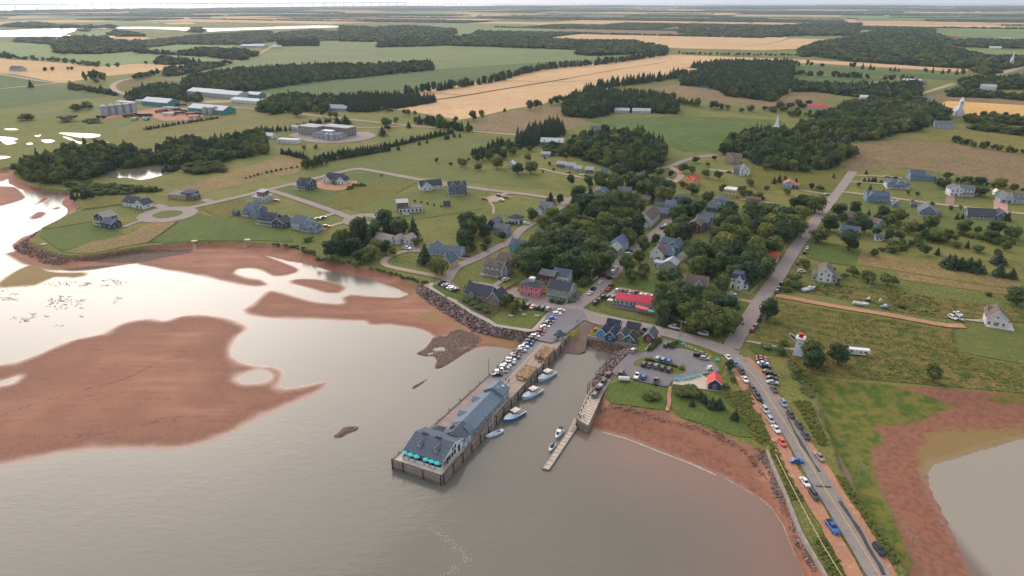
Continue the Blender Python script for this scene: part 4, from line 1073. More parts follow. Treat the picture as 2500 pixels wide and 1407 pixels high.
house('C',1560,605,25,'pale yellow gabled house with red roof at the end of a pink drive','the yellow house with red roof',[B(11,9,4.0,3.4,'x',wall=YELW,roof=RORANGE,win=(4,2)),B(7,6,4.0,3.2,'y',at=(-2.5,-3.5),wall=YELW,roof=RORANGE,win=(2,1))])
house('C',1862,700,-28,'square yellow house with flat white roof','the square yellow house',[B(9,9,6.0,0,'x',wall=YELW,roof=RWHITE,win=(4,3),style='flat')])
house('C',1795,780,-28,'pale blue hip-roofed house in front of the square yellow house','the pale blue hip-roofed house',[B(10,8,5.6,2.2,'x',wall=PALEB,roof=RBLUE,win=(3,3),style='hip'),B(6,6,3.2,1.8,'x',at=(7,-2),wall=PALEB,roof=SLATE,win=(2,1))])
house('C',1725,815,-28,'dark-roofed low building left of the pale blue hip-roofed house',None,[B(9,7,3.2,2.2,'x',wall=SLATE,roof=SLATE,win=(3,2))])
house('C',1860,830,-28,'pale blue cottage with grey gable beside the pale blue hip-roofed house',None,[B(8,8,3.6,2.4,'x',wall=PALEB,roof=RGREY,win=(4,2))])
house('C',1590,970,-28,'dark maroon gabled house with brown roof under the village trees','the maroon house',[B(8,9,5.4,2.6,'y',wall=MAROON,roof=RBROWN,win=(2,3)),B(8,10,5.6,3.0,'x',at=(3,8),wall=SLATE,roof=SLATE,win=(2,2))])
house('C',1670,900,-28,'grey house with slate roof behind the maroon house',None,[B(11,8,4.6,2.4,'x',wall=LGREY,roof=RGREY,win=(4,2))])
house('C',1430,1130,-32,'dark green gabled house with white trim and slate roof','the dark green house',[B(7,10,4.2,3.2,'y',wall=TEAL,roof=SLATE,win=(2,2),dr=-1),B(9,7,3.8,2.6,'x',at=(-5,4),wall=TEAL,roof=SLATE,win=(3,2))])
house('C',1300,1195,-28,'white gabled house with slate roof and blue door canopy','the white gabled house',[B(8,9,5.2,3.4,'y',wall=WHITE,roof=RBROWN,win=(3,2),dr=1.5,porch=(2.2,1,1.5,SLATE)),B(9,7,5.0,2.4,'x',at=(2,7),wall=WHITE,roof=SLATE,win=(2,2)),B(4,5,4,1.6,'x',at=(6.5,2),wall=NAVY,roof=SLATE,win=(1,1))])
house('C',1385,1265,-28,'pale grey building with light roof in front of the white gabled house','the pale grey studio',[B(8,7,4.0,2.4,'y',at=(1,0),wall=SAGE,roof=RLIGHT,win=(2,2)),B(5,5,3.0,.5,'x',at=(-6,0),wall=LGREY,roof=RLIGHT,win=(2,1),style='flat')],'studio','studio')
house('C',1480,1200,-28,'small white shed with grey roof beside the studio',None,[B(3.5,4,2.6,2.0,'y',wall=WHITE,roof=RLIGHT,win=(0,1))],'shed','garden_shed')
house('C',975,1135,62,'long white theatre with blue panel roof on the tree-lined street','the theatre',[B(13,8,5.6,2.6,'x',at=(4,0),wall=(198,204,210),roof=(84,104,132),win=(4,2)),B(8,6.5,5.0,2.2,'x',at=(-7,-1),wall=GREENW,roof=(150,162,146),win=(4,2))],'theatre','theatre')
inn=house('W',1605,270,-24,'bright pink two-storey inn with white cupola on its flat-topped roof','the pink inn',[B(10.5,8.5,5.8,1.5,'x',wall=PINK,roof=RDARK,win=(4,3),style='hip',dr=0)],'inn','inn')
b=MB();b.box(-1.2,1.2,-1.2,1.2,7.1,8.7);cu=b.build('cupola',mat(WHITE,.6,.05),inn)
b=MB();b.box(-1.55,1.55,-1.55,1.55,8.7,8.9);b.box(-1.3,1.3,-1.3,1.3,8.9,9.15);b.build('cupola_roof',mat(WHITE,.6,.05),cu)
for i in(-.55,.55):
 window(cu,i,-1.205,7.5,0,.6,.9);window(cu,1.205,i,7.5,PI/2,.6,.9)
house('W',1890,300,-26,'sage green two-storey house with dark roof, porch and white flowering shrubs','the sage green house',[B(12,8,5.8,3.0,'x',wall=SAGE,roof=RDARK,win=(4,3),porch=(11.5,2.4,0,(120,132,124)))])
house('W',1770,150,-26,'maroon house with grey roof behind the pink inn',None,[B(8,8,5,1.8,'x',wall=MAROON,roof=RGREY,win=(3,3))])
house('W',1905,145,-26,'white gabled house with slate roof behind the sage green house',None,[B(9,7,4.4,2.8,'x',wall=WHITE,roof=SLATE,win=(3,2))])
house('W',1105,310,-27,'long weathered shingle cannery building with dark roof by the promenade','the shingle cannery',[B(14.5,8,3.8,3.6,'x',wall=SHINGLE,roof=RDARK,win=(6,2),dorm=0),B(6.5,9,3.6,3.6,'y',at=(10.5,-1.5),wall=SHINGLE,roof=RDARK,win=(2,2)),B(1.6,1.6,3.6,1.0,'y',at=(-2.5,-4.2),wall=SHINGLE,roof=RDARK,win=(1,0))],'building','shingle_building')
rr=house('V',700,655,-24,'smaller red-roofed restaurant building with pale walls and terrace','the red-roofed restaurant',[B(9.2,7.5,3.0,1.9,'x',wall=LGREY,roof=RRED,win=(4,2),trim=False)],'restaurant','restaurant')
house('V',945,700,-24,'larger red-roofed restaurant building beside the dark trees',None,[B(11.4,7.5,3.5,2.4,'x',wall=LGREY,roof=RRED,win=(5,2),trim=False)],'restaurant','restaurant')
house('V',1970,465,-26,'tall white victorian house with dark mansard roof and bay','the white mansard house',[B(6.8,7.5,5.8,2.4,'x',wall=WHITE,roof=(70,78,96),win=(2,2),style='mansard',dr=-1.8),B(2.6,3,6.2,2.0,'y',at=(1.2,-4),wall=WHITE,roof=(70,78,96),win=(1,1)),B(2.5,5,3.0,.8,'x',at=(4.2,-.5),wall=WHITE,roof=(70,78,96),win=(1,2),style='hip')])
house('V',1500,480,-24,'grey-roofed house with small cross gable among the big trees','the grey-roofed house in the trees',[B(11,8,3.6,3.4,'x',wall=LGREY,roof=RBROWN,win=(3,2)),B(4,5,3.6,2.6,'y',at=(2,-2.5),wall=LGREY,roof=RBROWN,win=(1,1))])
house('V',1880,690,-24,'small grey-roofed cottage nearly hidden behind the corner trees',None,[B(7,6,3.2,2.4,'x',wall=WHITE,roof=RGREY,win=(2,1))])
house('V',2350,165,-28,'white shed with orange-red roof beside the straight street','the orange-roofed shed',[B(8,6,3.0,2.2,'x',wall=WHITE,roof=RORANGE,win=(2,1))],'shed','shed')
# ---- east side
house('R',130,435,-28,'tan gabled house with brown roof below the wooded knoll','the tan house below the knoll',[B(13,10,5.2,3.4,'x',wall=TANW,roof=RBROWN,win=(4,2)),B(8,6,5.2,3.2,'y',at=(-3,-4),wall=TANW,roof=RBROWN,win=(2,1))])
house('R',200,530,-10,'white gabled house with grey roof and teal door','the white gabled house on the slope',[B(8,10,5.4,3.0,'y',at=(1,0),wall=WHITE,roof=RGREY,win=(2,2),dr=1),B(6,7,4,2.2,'x',at=(-5,3),wall=GREY,roof=RGREY,win=(2,1))])
house('R',562,630,-24,'pale blue cottage with salmon roof near the straight street','the salmon-roofed cottage',[B(9,8,3.6,2.4,'y',wall=PALEB,roof=(178,110,98),win=(3,2)),B(4,5,3,1.4,'x',at=(5,-2),wall=MAROON,roof=(178,110,98),win=(1,1))])
house('R',280,745,-20,'low brown shed on a red earth yard',None,[B(10,5,2.8,1.2,'x',wall=(160,120,70),roof=RBROWN,win=(3,1))],'shed','shed')
house('R',1570,570,-10,'blue-grey house with big slate roof at the head of the side street','the big slate-roofed house',[B(12,10,3.8,4.2,'x',at=(-2,0),wall=BLUE,roof=RBLUE,win=(3,2)),B(8,7,3.4,1.8,'x',at=(7,-1),wall=BLUE,roof=RBLUE,win=(3,1),style='hip')])
house('R',1385,630,-10,'white house with wraparound glazed porch and central gable','the glazed porch house',[B(14,10,3.6,3.4,'x',wall=WHITE,roof=RBLUE,win=(4,2),style='hip',porch=(17,3,0,RBLUE)),B(4,5,4,3,'y',at=(1,-3),wall=PALEB,roof=RBLUE,win=(1,1)),B(4,8,3,2,'x',at=(8.5,0),wall=WHITE,roof=RBLUE,win=(2,2),style='hip')])
house('R',1880,690,-10,'white two-storey house with garage and paved drive','the white house with paved drive',[B(9,9,5.6,2.4,'y',at=(-3.5,-1),wall=WHITE,roof=RGREY,win=(3,2),big=(0,)),B(10,8,5.6,2.2,'x',at=(4.5,0),wall=WHITE,roof=RGREY,win=(4,2),porch=(9,2.2,0,RGREY))])
house('R',2315,745,-14,'long pale grey house with gabled garage and pink drive','the long pale grey house',[B(9,9,3.6,3.4,'y',at=(-7,-1),wall=LGREY,roof=RGREY,win=(1,2),big=(-2,2)),B(16,9,3.6,3.2,'x',at=(5.5,0),wall=PALEB,roof=RGREY,win=(5,2),dorm=2,dr=0)])
house('R',2175,690,-14,'small white gabled shed beside the pink drive',None,[B(3.4,4,2.6,1.8,'y',wall=WHITE,roof=RWHITE,win=(1,0))],'shed','garden_shed')
house('R',1240,740,-12,'blue two-storey house with chimney on the side street corner','the blue corner house',[B(16,9,5.2,2.8,'x',wall=BLUE,roof=RBLUE,win=(5,2),dr=2,chim=True),B(5,6,5.2,2.8,'y',at=(-5,-3),wall=BLUE,roof=RBLUE,win=(1,1))])
house('R',1385,785,-12,'small blue garden shed next to the blue corner house',None,[B(4,3.5,2.6,1.6,'y',wall=BLUE,roof=RGREY,win=(1,0))],'shed','garden_shed')
house('R',1530,785,-12,'small grey playhouse on the lawn by the side street',None,[B(4,3.5,2.4,1.4,'x',wall=SLATE,roof=RGREY,win=(1,0))],'shed','garden_shed')
house('R',1635,840,-24,'blue-grey A-shaped cottage with wide eaves and porch','the A-shaped cottage',[B(11,11,3.0,4.6,'y',wall=BLUE,roof=RGREY,win=(4,2),porch=(11,2,0,RGREY)),B(4,7,3,1.6,'x',at=(6.5,-1),wall=BLUE,roof=RGREY,win=(1,2),style='hip')])
house('R',2085,865,-14,'long dark grey bungalow with white porch and gabled wing','the long dark bungalow',[B(18,9,3.2,3.0,'x',at=(-3,0),wall=SLATE,roof=RDARK,win=(6,2),porch=(14,2,0,RDARK)),B(8,9,3.4,3.2,'y',at=(9,-1.5),wall=SLATE,roof=RDARK,win=(2,2))])
house('R',1030,1010,-28,'white house with slate roof behind a big round tree',None,[B(11,7,4.2,2.6,'x',wall=WHITE,roof=SLATE,win=(3,2))])
house('R',1060,895,-28,'dark-roofed house hidden in the roadside trees',None,[B(12,8,3.4,2.6,'x',wall=GREY,roof=RBROWN,win=(3,2))])
house('R',1215,930,-60,'grey house gable glimpsed among the trees east of the street',None,[B(10,7,3.4,2.4,'x',wall=GREY,roof=RBROWN,win=(2,2))])
house('R',1258,1045,-14,'tiny white shed standing among garden trees',None,[B(4,3.5,2.6,1.4,'x',wall=WHITE,roof=RBLUE,win=(2,1))],'shed','garden_shed')
house('E',745,285,-24,'cottage with steep brown roof, white dormer front and wraparound porch','the wraparound porch cottage',[B(12.5,10,3.0,1.8,'x',wall=LGREY,roof=RBROWN,win=(5,3),style='hip',wsize=(1.1,1.5)),B(7,10,5.6,2.8,'y',at=(0,-.5),wall=WHITE,roof=RBROWN,win=(2,2),st=2,faces='f')])
ew=house('E',2205,665,-26,'white gabled house with dark brown roof and low deck','the white house with the deck',[B(8.5,9,4.2,3.8,'y',wall=(212,206,204),roof=RBROWN,win=(3,2),big=(0,)),B(5,7,4.2,2.6,'x',at=(-1,3.2),wall=(212,206,204),roof=RBROWN,win=(0,1))])
b=MB();b.box(-4,7,-7,-4.52,.1,.5);b.box(4.3,7,-4.5,2,.1,.5);b.build('deck',mat((190,188,184),.8),ew)
for(x,y,w,d,wall,roof,lab,lm)in((890,235,13,12,BLUE,RBLUE,'blue-grey gabled house by the pasture edge','the blue-grey house by the pasture'),(965,240,9,7,WHITE,RLIGHT,'low white annexe beside the blue-grey gabled house',None),(1350,145,10,9,GREY,RDARK,'grey gabled house in the far hillside trees',None),(1430,150,18,9,LGREY,RGREY,'long pale house in the far hillside trees',None),(1760,165,19,11,PALEB,RGREY,'pale blue hip-roofed house on the far slope','the pale blue house on the far slope'),(1060,165,8,6,CREAM,RLIGHT,'small cream building hidden in the far trees',None)):
 house('R',x,y,-20,lab,lm,[B(w,d,4.4,3.4,'x' if w>12 else 'y',wall=wall,roof=roof,win=(4,2))])
for(x,y,w,d,h,wall,roof,lab)in((1000,790,26,12,3.5,CREAM,RRED,'cream farmhouse with bright red roof beyond the pasture'),(2230,650,24,14,5,WHITE,RLIGHT,'big white house above the brown field'),(1560,668,26,10,3.5,LGREY,RWHITE,'long white-roofed building in the far village'),(1680,598,30,12,3.5,LGREY,RWHITE,'white shed beside the far village road'),(1740,735,26,16,4,PALEB,RGREY,'pale blue house at the far road corner'),(1740,615,20,12,4,GREY,RGREY,'grey house in far village trees'),(2275,480,24,10,3.5,WHITE,RWHITE,'low white hall next to the far church'),(2310,445,18,10,4,GREY,RGREY,'grey house behind the far church'),(2200,290,50,24,5,(140,96,84),RGREY,'long brick school building in the far town'),(1985,275,30,20,4,(176,130,112),RORANGE,'orange-roofed house in the far town'),(2360,288,40,20,4,LGREY,RLIGHT,'pale building in the far town'),(2290,355,30,14,4,WHITE,RWHITE,'white roofed shed in the far town'),(920,650,20,8,3,TANW,RBROWN,'low barn behind the brown field trees'),(180,652,12,7,3,WHITE,RDARK,'lone white hut with dark roof on the brown field'),(1340,725,14,9,4,WHITE,RWHITE,'white-roofed house in the hillside wood')):
 house('D',x,y,-22,lab,None,[B(w,d,h,h*.7,'x',wall=wall,roof=roof,win=(max(2,int(w/5)),1),faces='f')])
def steeple(zone,x,y,label,lm,nave,tower_h,spire_h,tw):
 o=thing('church',label,'church',Q(zone,x,y),R(-20))
 if nave:
  block(o,*nave[:5],at=(0,nave[5]),wall=WHITE,roof=RLIGHT,win=(0,3),trim=False,st=1)
 b=MB();b.box(-tw/2,tw/2,-tw/2,tw/2,-.2,tower_h);b.box(-tw/2-.3,tw/2+.3,-tw/2-.3,tw/2+.3,tower_h,tower_h+.5)
 t=b.build('tower',mat(WHITE,.7,.06),o)
 window(t,0,-tw/2-.01,tower_h-3.2,0,1.2,2.0)
 b=MB();b.box(-tw/2,tw/2,-tw/2,tw/2,tower_h+.5,tower_h+1.6,tx=tw*.12,ty=tw*.12)
 b.box(-tw*.38,tw*.38,-tw*.38,tw*.38,tower_h+1.6,tower_h+spire_h,tx=tw*.37,ty=tw*.37)
 b.build('spire',mat((228,230,232),.6,.05),o)
 FOOT.append((o.location.x,o.location.y,7))
 if lm:LANDMARKS.append((lm,o.location.x,o.location.y))
steeple('f',1894,322,'white church steeple rising above the wooded knoll by the pasture','the white steeple',None,5.5,14,6.0)
steeple('D',2400,490,'far white church with pointed spire at the road fork','the far church',(14,24,5,6,'y',12),16,18,6)
steeple('D',2025,845,'white church with belfry beside the ripe orange field','the white church by the orange field',(11,20,5,7,'y',9),19,6,4.6)
# ---- farm buildings, silos
TEALB=(78,140,142)
house('A',1185,775,-26,'teal barn with white roof behind the grain silos','the teal barn behind the silos',[B(54,22,6,4.5,'x',wall=TEALB,roof=RWHITE,win=(5,0),big=None,trim=False,gw=False)],'barn','barn')
house('A',1560,825,-26,'long teal barn with white roof facing the farmyard','the long teal barn',[B(66,22,5.5,4.2,'x',wall=TEALB,roof=RWHITE,win=(6,0),trim=False,gw=False)],'barn','barn')
house('A',1540,700,-26,'largest white-roofed warehouse behind the farm trees',None,[B(70,26,6,4,'x',wall=LGREY,roof=RWHITE,win=(7,0),trim=False,gw=False)],'barn','warehouse')
house('A',1690,715,-26,'white-roofed warehouse joined to the largest one',None,[B(60,24,6,4,'x',wall=LGREY,roof=RWHITE,win=(5,0),trim=False,gw=False)],'barn','warehouse')
house('A',1885,715,-26,'small teal store with white roof at the warehouse end',None,[B(26,16,5,3,'x',wall=TEALB,roof=RWHITE,win=(3,0),trim=False,gw=False)],'barn','barn')
house('A',1840,755,-26,'low white packing shed in front of the small teal store',None,[B(60,18,4,2.5,'x',wall=WHITE,roof=RWHITE,win=(6,0),trim=False,gw=False)],'shed','packing_shed')
house('A',925,768,-20,'white metal container shed behind the silos',None,[B(30,8,4,.4,'x',wall=WHITE,roof=RWHITE,win=(4,0),style='flat')],'shed','container_shed')
house('A',1035,755,-20,'small white container beside the teal barn',None,[B(14,6,3.5,.4,'x',wall=WHITE,roof=RWHITE,win=(2,0),style='flat')],'shed','container_shed')
house('A',1870,348,-10,'far white-roofed poultry shed beside the green field',None,[B(80,30,5,4,'x',wall=LGREY,roof=RWHITE,win=(6,0),trim=False,gw=False)],'barn','barn')
house('A',135,522,-20,'far farmhouse with grey roof among hedges',None,[B(34,14,5,5,'x',wall=LGREY,roof=RGREY,win=(5,0))])
house('M',715,25,-10,'pale glasshouse with twin ridges by the far road','the glasshouse',[B(22,10,3.2,3,'x',at=(-3,4),wall=PALEB,roof=RLIGHT,win=(6,0),trim=False),B(26,10,3.2,3,'x',at=(5,-5),wall=PALEB,roof=RLIGHT,win=(7,0),trim=False)],'glasshouse','glasshouse')
SILO=mat((176,184,192),.45,.08,.6,.6)
def silo_mesh(r,h):
 b=MB()
 rings=[]
 z=0
 prof=[]
 for i in range(9):
  prof+=[(r,z),(r*1.015,z+h/18)];z+=h/9
 prof+=[(r,h),(r*1.04,h),(r*.5,h+r*.38),(r*.16,h+r*.6),(r*.14,h+r*.72)]
 for rr_,zz in prof:
  rings.append([(rr_*math.cos(2*PI*k/24),rr_*math.sin(2*PI*k/24),zz)for k in range(24)])
 b.loft(rings)
 return b.mesh('silo',SILO,True)
sm=silo_mesh(4.6,11);ss=silo_mesh(3.6,8)
lad=MB()
for i in range(20):lad.box(-.25,.25,-.04,.04,.4*i,.4*i+.05)
lad.box(-.27,-.22,-.05,.05,0,9);lad.box(.22,.27,-.05,.05,0,9)
ladm=lad.mesh('ladder',mat((130,134,138),.5))
for i,(x,y)in enumerate(((772,850),(830,843),(883,838),(936,832),(985,825))):
 o=tag(link('grain_silo',sm,None,Q('A',x,y)),'big grey metal grain silo, %s from the marsh end of the row of five'%ordinal(i),'silo','grain silos')
 link('ladder',ladm,o,(0.6,-4.85,0))
for i,(x,y)in enumerate(((1512,838),(1552,840),(1588,836))):
 o=tag(link('grain_silo',ss,None,Q('A',x,y)),'smaller grey silo in front of the long teal barn, %s of three'%ordinal(i),'silo','small silos by the long barn')
 link('ladder',ladm,o,(0.5,-3.85,-.5),None,(1,1,.85))
sc_=house('M',610,235,-28,'grey three-storey flat-roofed office block with tanks in front','the grey office block',[B(26,18,9.5,0,'x',at=(-22,6),wall=(150,146,142),roof=RLIGHT,win=(6,4),st=3,style='flat',wsize=(2,1.6)),B(36,16,9.5,0,'x',at=(8,17),wall=(138,128,122),roof=RLIGHT,win=(8,4),st=3,style='flat',wsize=(2,1.6)),B(34,18,5.5,0,'x',at=(12,-4),wall=(160,162,164),roof=RGREY,win=(5,2),st=1,style='flat',wsize=(2,1.6))],'office','office_block')
b=MB();b.box(2,16,-6,2,5.9,8);b.build('roof_plant',mat(LGREY,.5),sc_)
for i,(x,y)in enumerate(((640,262),(675,266))):
 o=tag(link('storage_tank',silo_mesh(2.8,6),None,Q('M',x,y)),'cream storage tank in front of the office block, %s of two'%ordinal(i),'tank','tanks by the office block')
b=MB();b.tube((-4,0,1.8),(4,0,1.8),1.4,n=14);b.box(-3,-2.4,-1,1,-.1,.8);b.box(2.4,3,-1,1,-.1,.8)
tag(b.build('gas_tank',mat(WHITE,.5),None,Q('M',597,250),R(-28)),'white horizontal gas tank beside the office block','tank')
sheet('forecourt',QL('M',[(330,225),(450,200),(800,205),(950,200),(1020,235),(900,270),(700,290),(500,280),(420,255)]),ASPH2,2,None,12)
house('M',340,285,-14,'long white modular building below the office block',None,[B(24,8,4,.4,'x',wall=WHITE,roof=RWHITE,win=(4,0),style='flat')],'building','modular_building')
house('M',410,185,-24,'pale garage behind the office block',None,[B(16,10,4,1.6,'x',wall=LGREY,roof=RLIGHT,win=(3,0))],'garage','garage')
house('M',185,245,-24,'little white cottage among the trees by the meadow',None,[B(14,9,3,2.4,'x',wall=WHITE,roof=RWHITE,win=(3,1))])
# scattered far-off houses and barns along the skyline roads
far_spots=[('B',650,128),('B',720,200),('B',1320,105),('B',1820,135),('B',1880,125),('B',2060,108),('B',1040,110),('B',960,125),('A',2110,72),('A',2270,115),('D',510,175),('D',2160,90),('D',1500,120),('A',1150,178),('A',2040,355),('A',680,75),('B',1470,190),('D',930,175)]
far_spots.sort(key=lambda q:dist_of(Q(*q)))
for i,(zn,x,y)in enumerate(far_spots):
 p=Q(zn,x,y);k=min(3.0,max(1.0,dist_of(p)/3000))
 o=thing('farmhouse','pale farm building in the hazy plain, %s counting outward from the village'%ordinal(i),'farmhouse',p,R(random.uniform(-40,20)),'far farm buildings')
 block(o,26*k**.5,11*k**.5,5,4,'x',wall=WHITE,roof=random.choice([RWHITE,RLIGHT,RGREY]),win=(0,0),trim=False,gw=False)
 # ================================================================== HARBOUR
DZ=3.3
WO=P(940+135/8.275,1020+850/8.275,DZ)
WROT=R(-26.0)
def wp(x,y,z=0.0):
 """wharf measure (x across, y inland) -> world"""
 return Vector((WO.x+x*math.cos(WROT)-y*math.sin(WROT),WO.y+x*math.sin(WROT)+y*math.cos(WROT),DZ+z))
TIMBER=mat((152,140,128),.85,.22,.8,0,.2,.3);TIMBER2=mat((124,113,103),.85,.25,.8,0,.2,.3)
PALEDECK=mat((196,182,168),.85,.14,.7);DARKT=mat((74,66,60),.85,.25,.8)
WCONC=mat((150,142,134),.9,.16,.35,0,.2,.2)
wharf=thing('wharf','long timber-faced wharf carrying parked cars, traps and grey buildings','wharf',WO,WROT)
LANDMARKS.append(('the wharf',wp(10,60).x,wp(10,60).y))
WL=124.0
def wleft(y):return np.interp(y,[0,29,65,98,130],[0.0,2.1,3.2,3.2,3.6])
b=MB()
ys=[0,15,29,47,65,82,98,WL]
for i in range(len(ys)-1):
 a,c2=ys[i],ys[i+1]
 b.hexa([(wleft(a),a,-4.6),(19.6,a,-4.6),(19.6,c2,-4.6),(wleft(c2),c2,-4.6),(wleft(a),a,-.02),(19.6,a,-.02),(19.6,c2,-.02),(wleft(c2),c2,-.02)])
b.build('core',mat((116,106,100),.9,.2,.3),wharf)
def strip(name,x0f,x1f,y0,y1,z,m,step=8.0,par=wharf):
 b=MB()
 n=max(1,int((y1-y0)/step))
 for i in range(n):
  a,c2=y0+(y1-y0)*i/n,y0+(y1-y0)*(i+1)/n
  g=lambda f,t:f(t)if callable(f)else f
  b.face([(g(x0f,a),a,z),(g(x1f,a),a,z),(g(x1f,c2),c2,z),(g(x0f,c2),c2,z)])
 return b.build(name,m,par)
WASPH=ground_mat('wharf_asphalt',(138,132,132),(146,140,138),(128,122,122),.05,.4,None,speck=.1,bump=.05)
WPAVE=ground_mat('wharf_paving',(156,140,134),(146,131,127),(164,148,142),.06,.4,None,speck=.12,bump=.05)
strip('asphalt_deck',wleft,11.6,58,WL,0.0,WASPH)
strip('paved_deck',wleft,19.6,16,58,0.002,WPAVE)
strip('asphalt_deck',11.6,19.6,110,WL,0.0,WASPH)
strip('white_edge_line',11.5,11.75,60,112,.012,WHITEP)
# pale boards of the outer end, wooden planks of the landing stage
def planks(name,x0,x1,y0,y1,pitch,m,z=0.0,along='x',par=wharf):
 L_=(x1-x0)if along=='x' else(y1-y0)
 b=MB();g=.05
 if along=='x':b.box(0,L_,0,pitch-g,-.06,.05)
 else:b.box(0,pitch-g,0,L_,-.06,.05)
 me=b.mesh(name,m)
 n=int(((y1-y0)if along=='x' else(x1-x0))/pitch)
 for i in range(n):
  link(name,me,par,(x0,y0+i*pitch,z)if along=='x' else(x0+i*pitch,y0,z))
planks('plank',.3,19.3,.35,16,.62,PALEDECK,.0)
planks('plank',11.8,19.2,56,110,.62,mat((168,150,136),.85,.2,.8),.0)
b=MB();b.box(11.7,19.4,55.8,110.2,-.05,-.035);b.build('plank_bed',DARKT,wharf)
# bull rails along the edges, facing timbers, piles
def rail_along(x0,y0,x1,y1,h=.3,w=.32,z=0.0,m=TIMBER2,par=wharf,name='bull_rail'):
 d=Vector((x1-x0,y1-y0));L_=d.length
 b=MB();b.box(0,L_,-w/2,w/2,0,h)
 return b.build(name,m,par,(x0,y0,z),math.atan2(d.y,d.x))
for i in range(len(ys)-1):
 rail_along(wleft(ys[i])+.2,ys[i],wleft(ys[i+1])+.2,ys[i+1]-.05)
for i in range(13):
 rail_along(19.35,i*9.5,19.35,i*9.5+9.3)
for i in range(2):
 rail_along(.1+i*9.8,.18,9.7+i*9.8,.18,.22)
for j in range(6):
 z=-.62-j*.62
 b=MB();b.box(.02,19.7,-.22,-.02,z,z+.56);b.build('facing_timber',TIMBER if j<4 else TIMBER2,wharf)
 for k in range(7):
  b=MB();b.box(19.62,19.82,k*18+.02,k*18+17.9,z,z+.56);b.build('facing_timber',TIMBER if(j+k)%3 else TIMBER2,wharf)
pm=MB();pm.tube((0,0,-5),(0,0,.55),.2,.18,8);pile=pm.mesh('pile',DARKT)
for y in[0.5+6.2*i for i in range(20)]:
 link('pile',pile,wharf,(20.02,y,random.uniform(-.2,.35)))
for x in(4.6,12.5,19.3,.3):
 link('pile',pile,wharf,(x,-.42,random.uniform(-.1,.3)))
for y in[4+7.5*i for i in range(16)]:
 link('pile',pile,wharf,(wleft(y)-.2,y,random.uniform(-.1,.45)))
def wthing(name,label,cat,x,y,lm=None,rot=0.0,group=None,z=0.0):
 p=wp(x,y,z)
 o=thing(name,label,cat,p,WROT+rot,group)
 if lm:LANDMARKS.append((lm,p.x,p.y))
 return o
rest=wthing('restaurant','white restaurant with big dark grey roof and two dormers on the wharf end','restaurant',10.3,10.5,'the wharf restaurant')
RW,y0,yw,yr,y1=15.0,-7.3,-4.4,0.6,6.0
ze,zr,zb=2.55,5.2,3.4
b=MB();b.prism([(yw,0),(y1,0),(y1,zb-.1),(yr,zr-.15),(yw,ze+(zr-ze)*(yw-y0)/(yr-y0)-.15)],'x',-RW/2,RW/2)
b.build('wall',mat(WHITE,.7,.06),rest)
ROOFD=mat((90,98,110),.85,.14,1.2,0,.2,.25)
b=MB();b.prism([(y0,ze),(yr,zr),(y1+.5,zb-.15),(y1+.5,zb+.05),(yr,zr+.22),(y0,ze+.2)],'x',-RW/2-.35,RW/2+.35)
rro=b.build('roof',ROOFD,rest)
for e in(-1,1):
 b=MB();b.prism([(y0,ze-.08),(yr,zr-.08),(y1+.5,zb-.22),(y1+.5,zb+.06),(yr,zr+.23),(y0,ze+.21)],'x',e*(RW/2+.355),e*(RW/2+.42))
 b.build('gable_trim',mat(TRIM,.6,.05),rro)
for x in(-3.1,3.3):
 yy=-4.6;zt=ze+(zr-ze)*(yy-y0)/(yr-y0)+.2
 b=MB();b.prism([(x-.75,zt-.1),(x+.75,zt-.1),(x+.75,zt+.75),(x,zt+1.3),(x-.75,zt+.75)],'y',yy,yy+3.2)
 dm=b.build('dormer',mat(LGREY,.7,.06),rest)
 b=MB();b.prism([(x-1.05,zt+.55),(x,zt+1.32),(x+1.05,zt+.55),(x+1.05,zt+.7),(x,zt+1.48),(x-1.05,zt+.7)],'y',yy-.2,yy+4.2)
 b.build('dormer_roof',ROOFD,dm)
 window(dm,x,yy-.005,zt+.1,0,.8,.6)
for x in(-3.9,1.5):
 b=MB();b.box(x-1.1,x+1.1,yr-.35,yr+.35,zr+.1,zr+.6);b.build('ridge_vent',mat((58,62,68),.7),rest)
for i in range(6):
 window(rest,-RW/2+RW*(i+.5)/6,yw-.006,.3,0,1.5,1.9)
pmx=MB();pmx.box(-.09,.09,-.09,.09,0,ze+.05);pmm=pmx.mesh('post',mat(TRIM,.6))
for i in range(7):
 link('post',pmm,rest,(-RW/2+.1+(RW-.2)*i/6,y0+.2,0))
for y,z,w,h in((-2.6,.7,1.0,1.5),(-.9,.7,1.0,1.5),(.8,.7,1.0,1.5),(3.6,.1,1.1,2.3),(-4.0,.1,.9,2.2),(-.3,2.9,.6,1.2),(1.2,2.9,.6,1.2)):
 window(rest,RW/2+.006,y,z,PI/2,w,h,(44,52,64))
for x0,x1,yA,yB in((-RW/2-.1,RW/2+.1,-8.25,-8.17),):
 b=MB();b.box(x0,x1,yA,yB,0,.95);b.build('patio_wall',mat(WHITE,.6,.05),rest)
b=MB();b.box(RW/2+.02,RW/2+.1,-8.17,y0+.3,0,.95);b.build('patio_wall',mat(WHITE,.6,.05),rest)
b=MB();b.box(-RW/2-.1,-RW/2-.02,-8.17,y0+.3,0,.95);b.build('patio_wall',mat(WHITE,.6,.05),rest)
b=MB();b.hexa([(-5.6,6.0,0),(-1.8,6.0,0),(-1.8,9.4,0),(-5.6,9.4,0),(-5.6,6.0,2.6),(-1.8,6.0,2.6),(-1.8,9.4,2.6),(-5.6,9.4,2.6)]);b.build('wall',mat(WHITE,.7),rest)
hip_roof(4.2,4.0,2.62,1.6).build('roof',ROOFD,rest,(-3.7,7.8,0))
block(rest,7.5,6.5,2.8,2.2,'y',at=(3.6,9.4),wall=LGREY,roof=(90,98,110),win=(0,2),faces='r',trim=False)
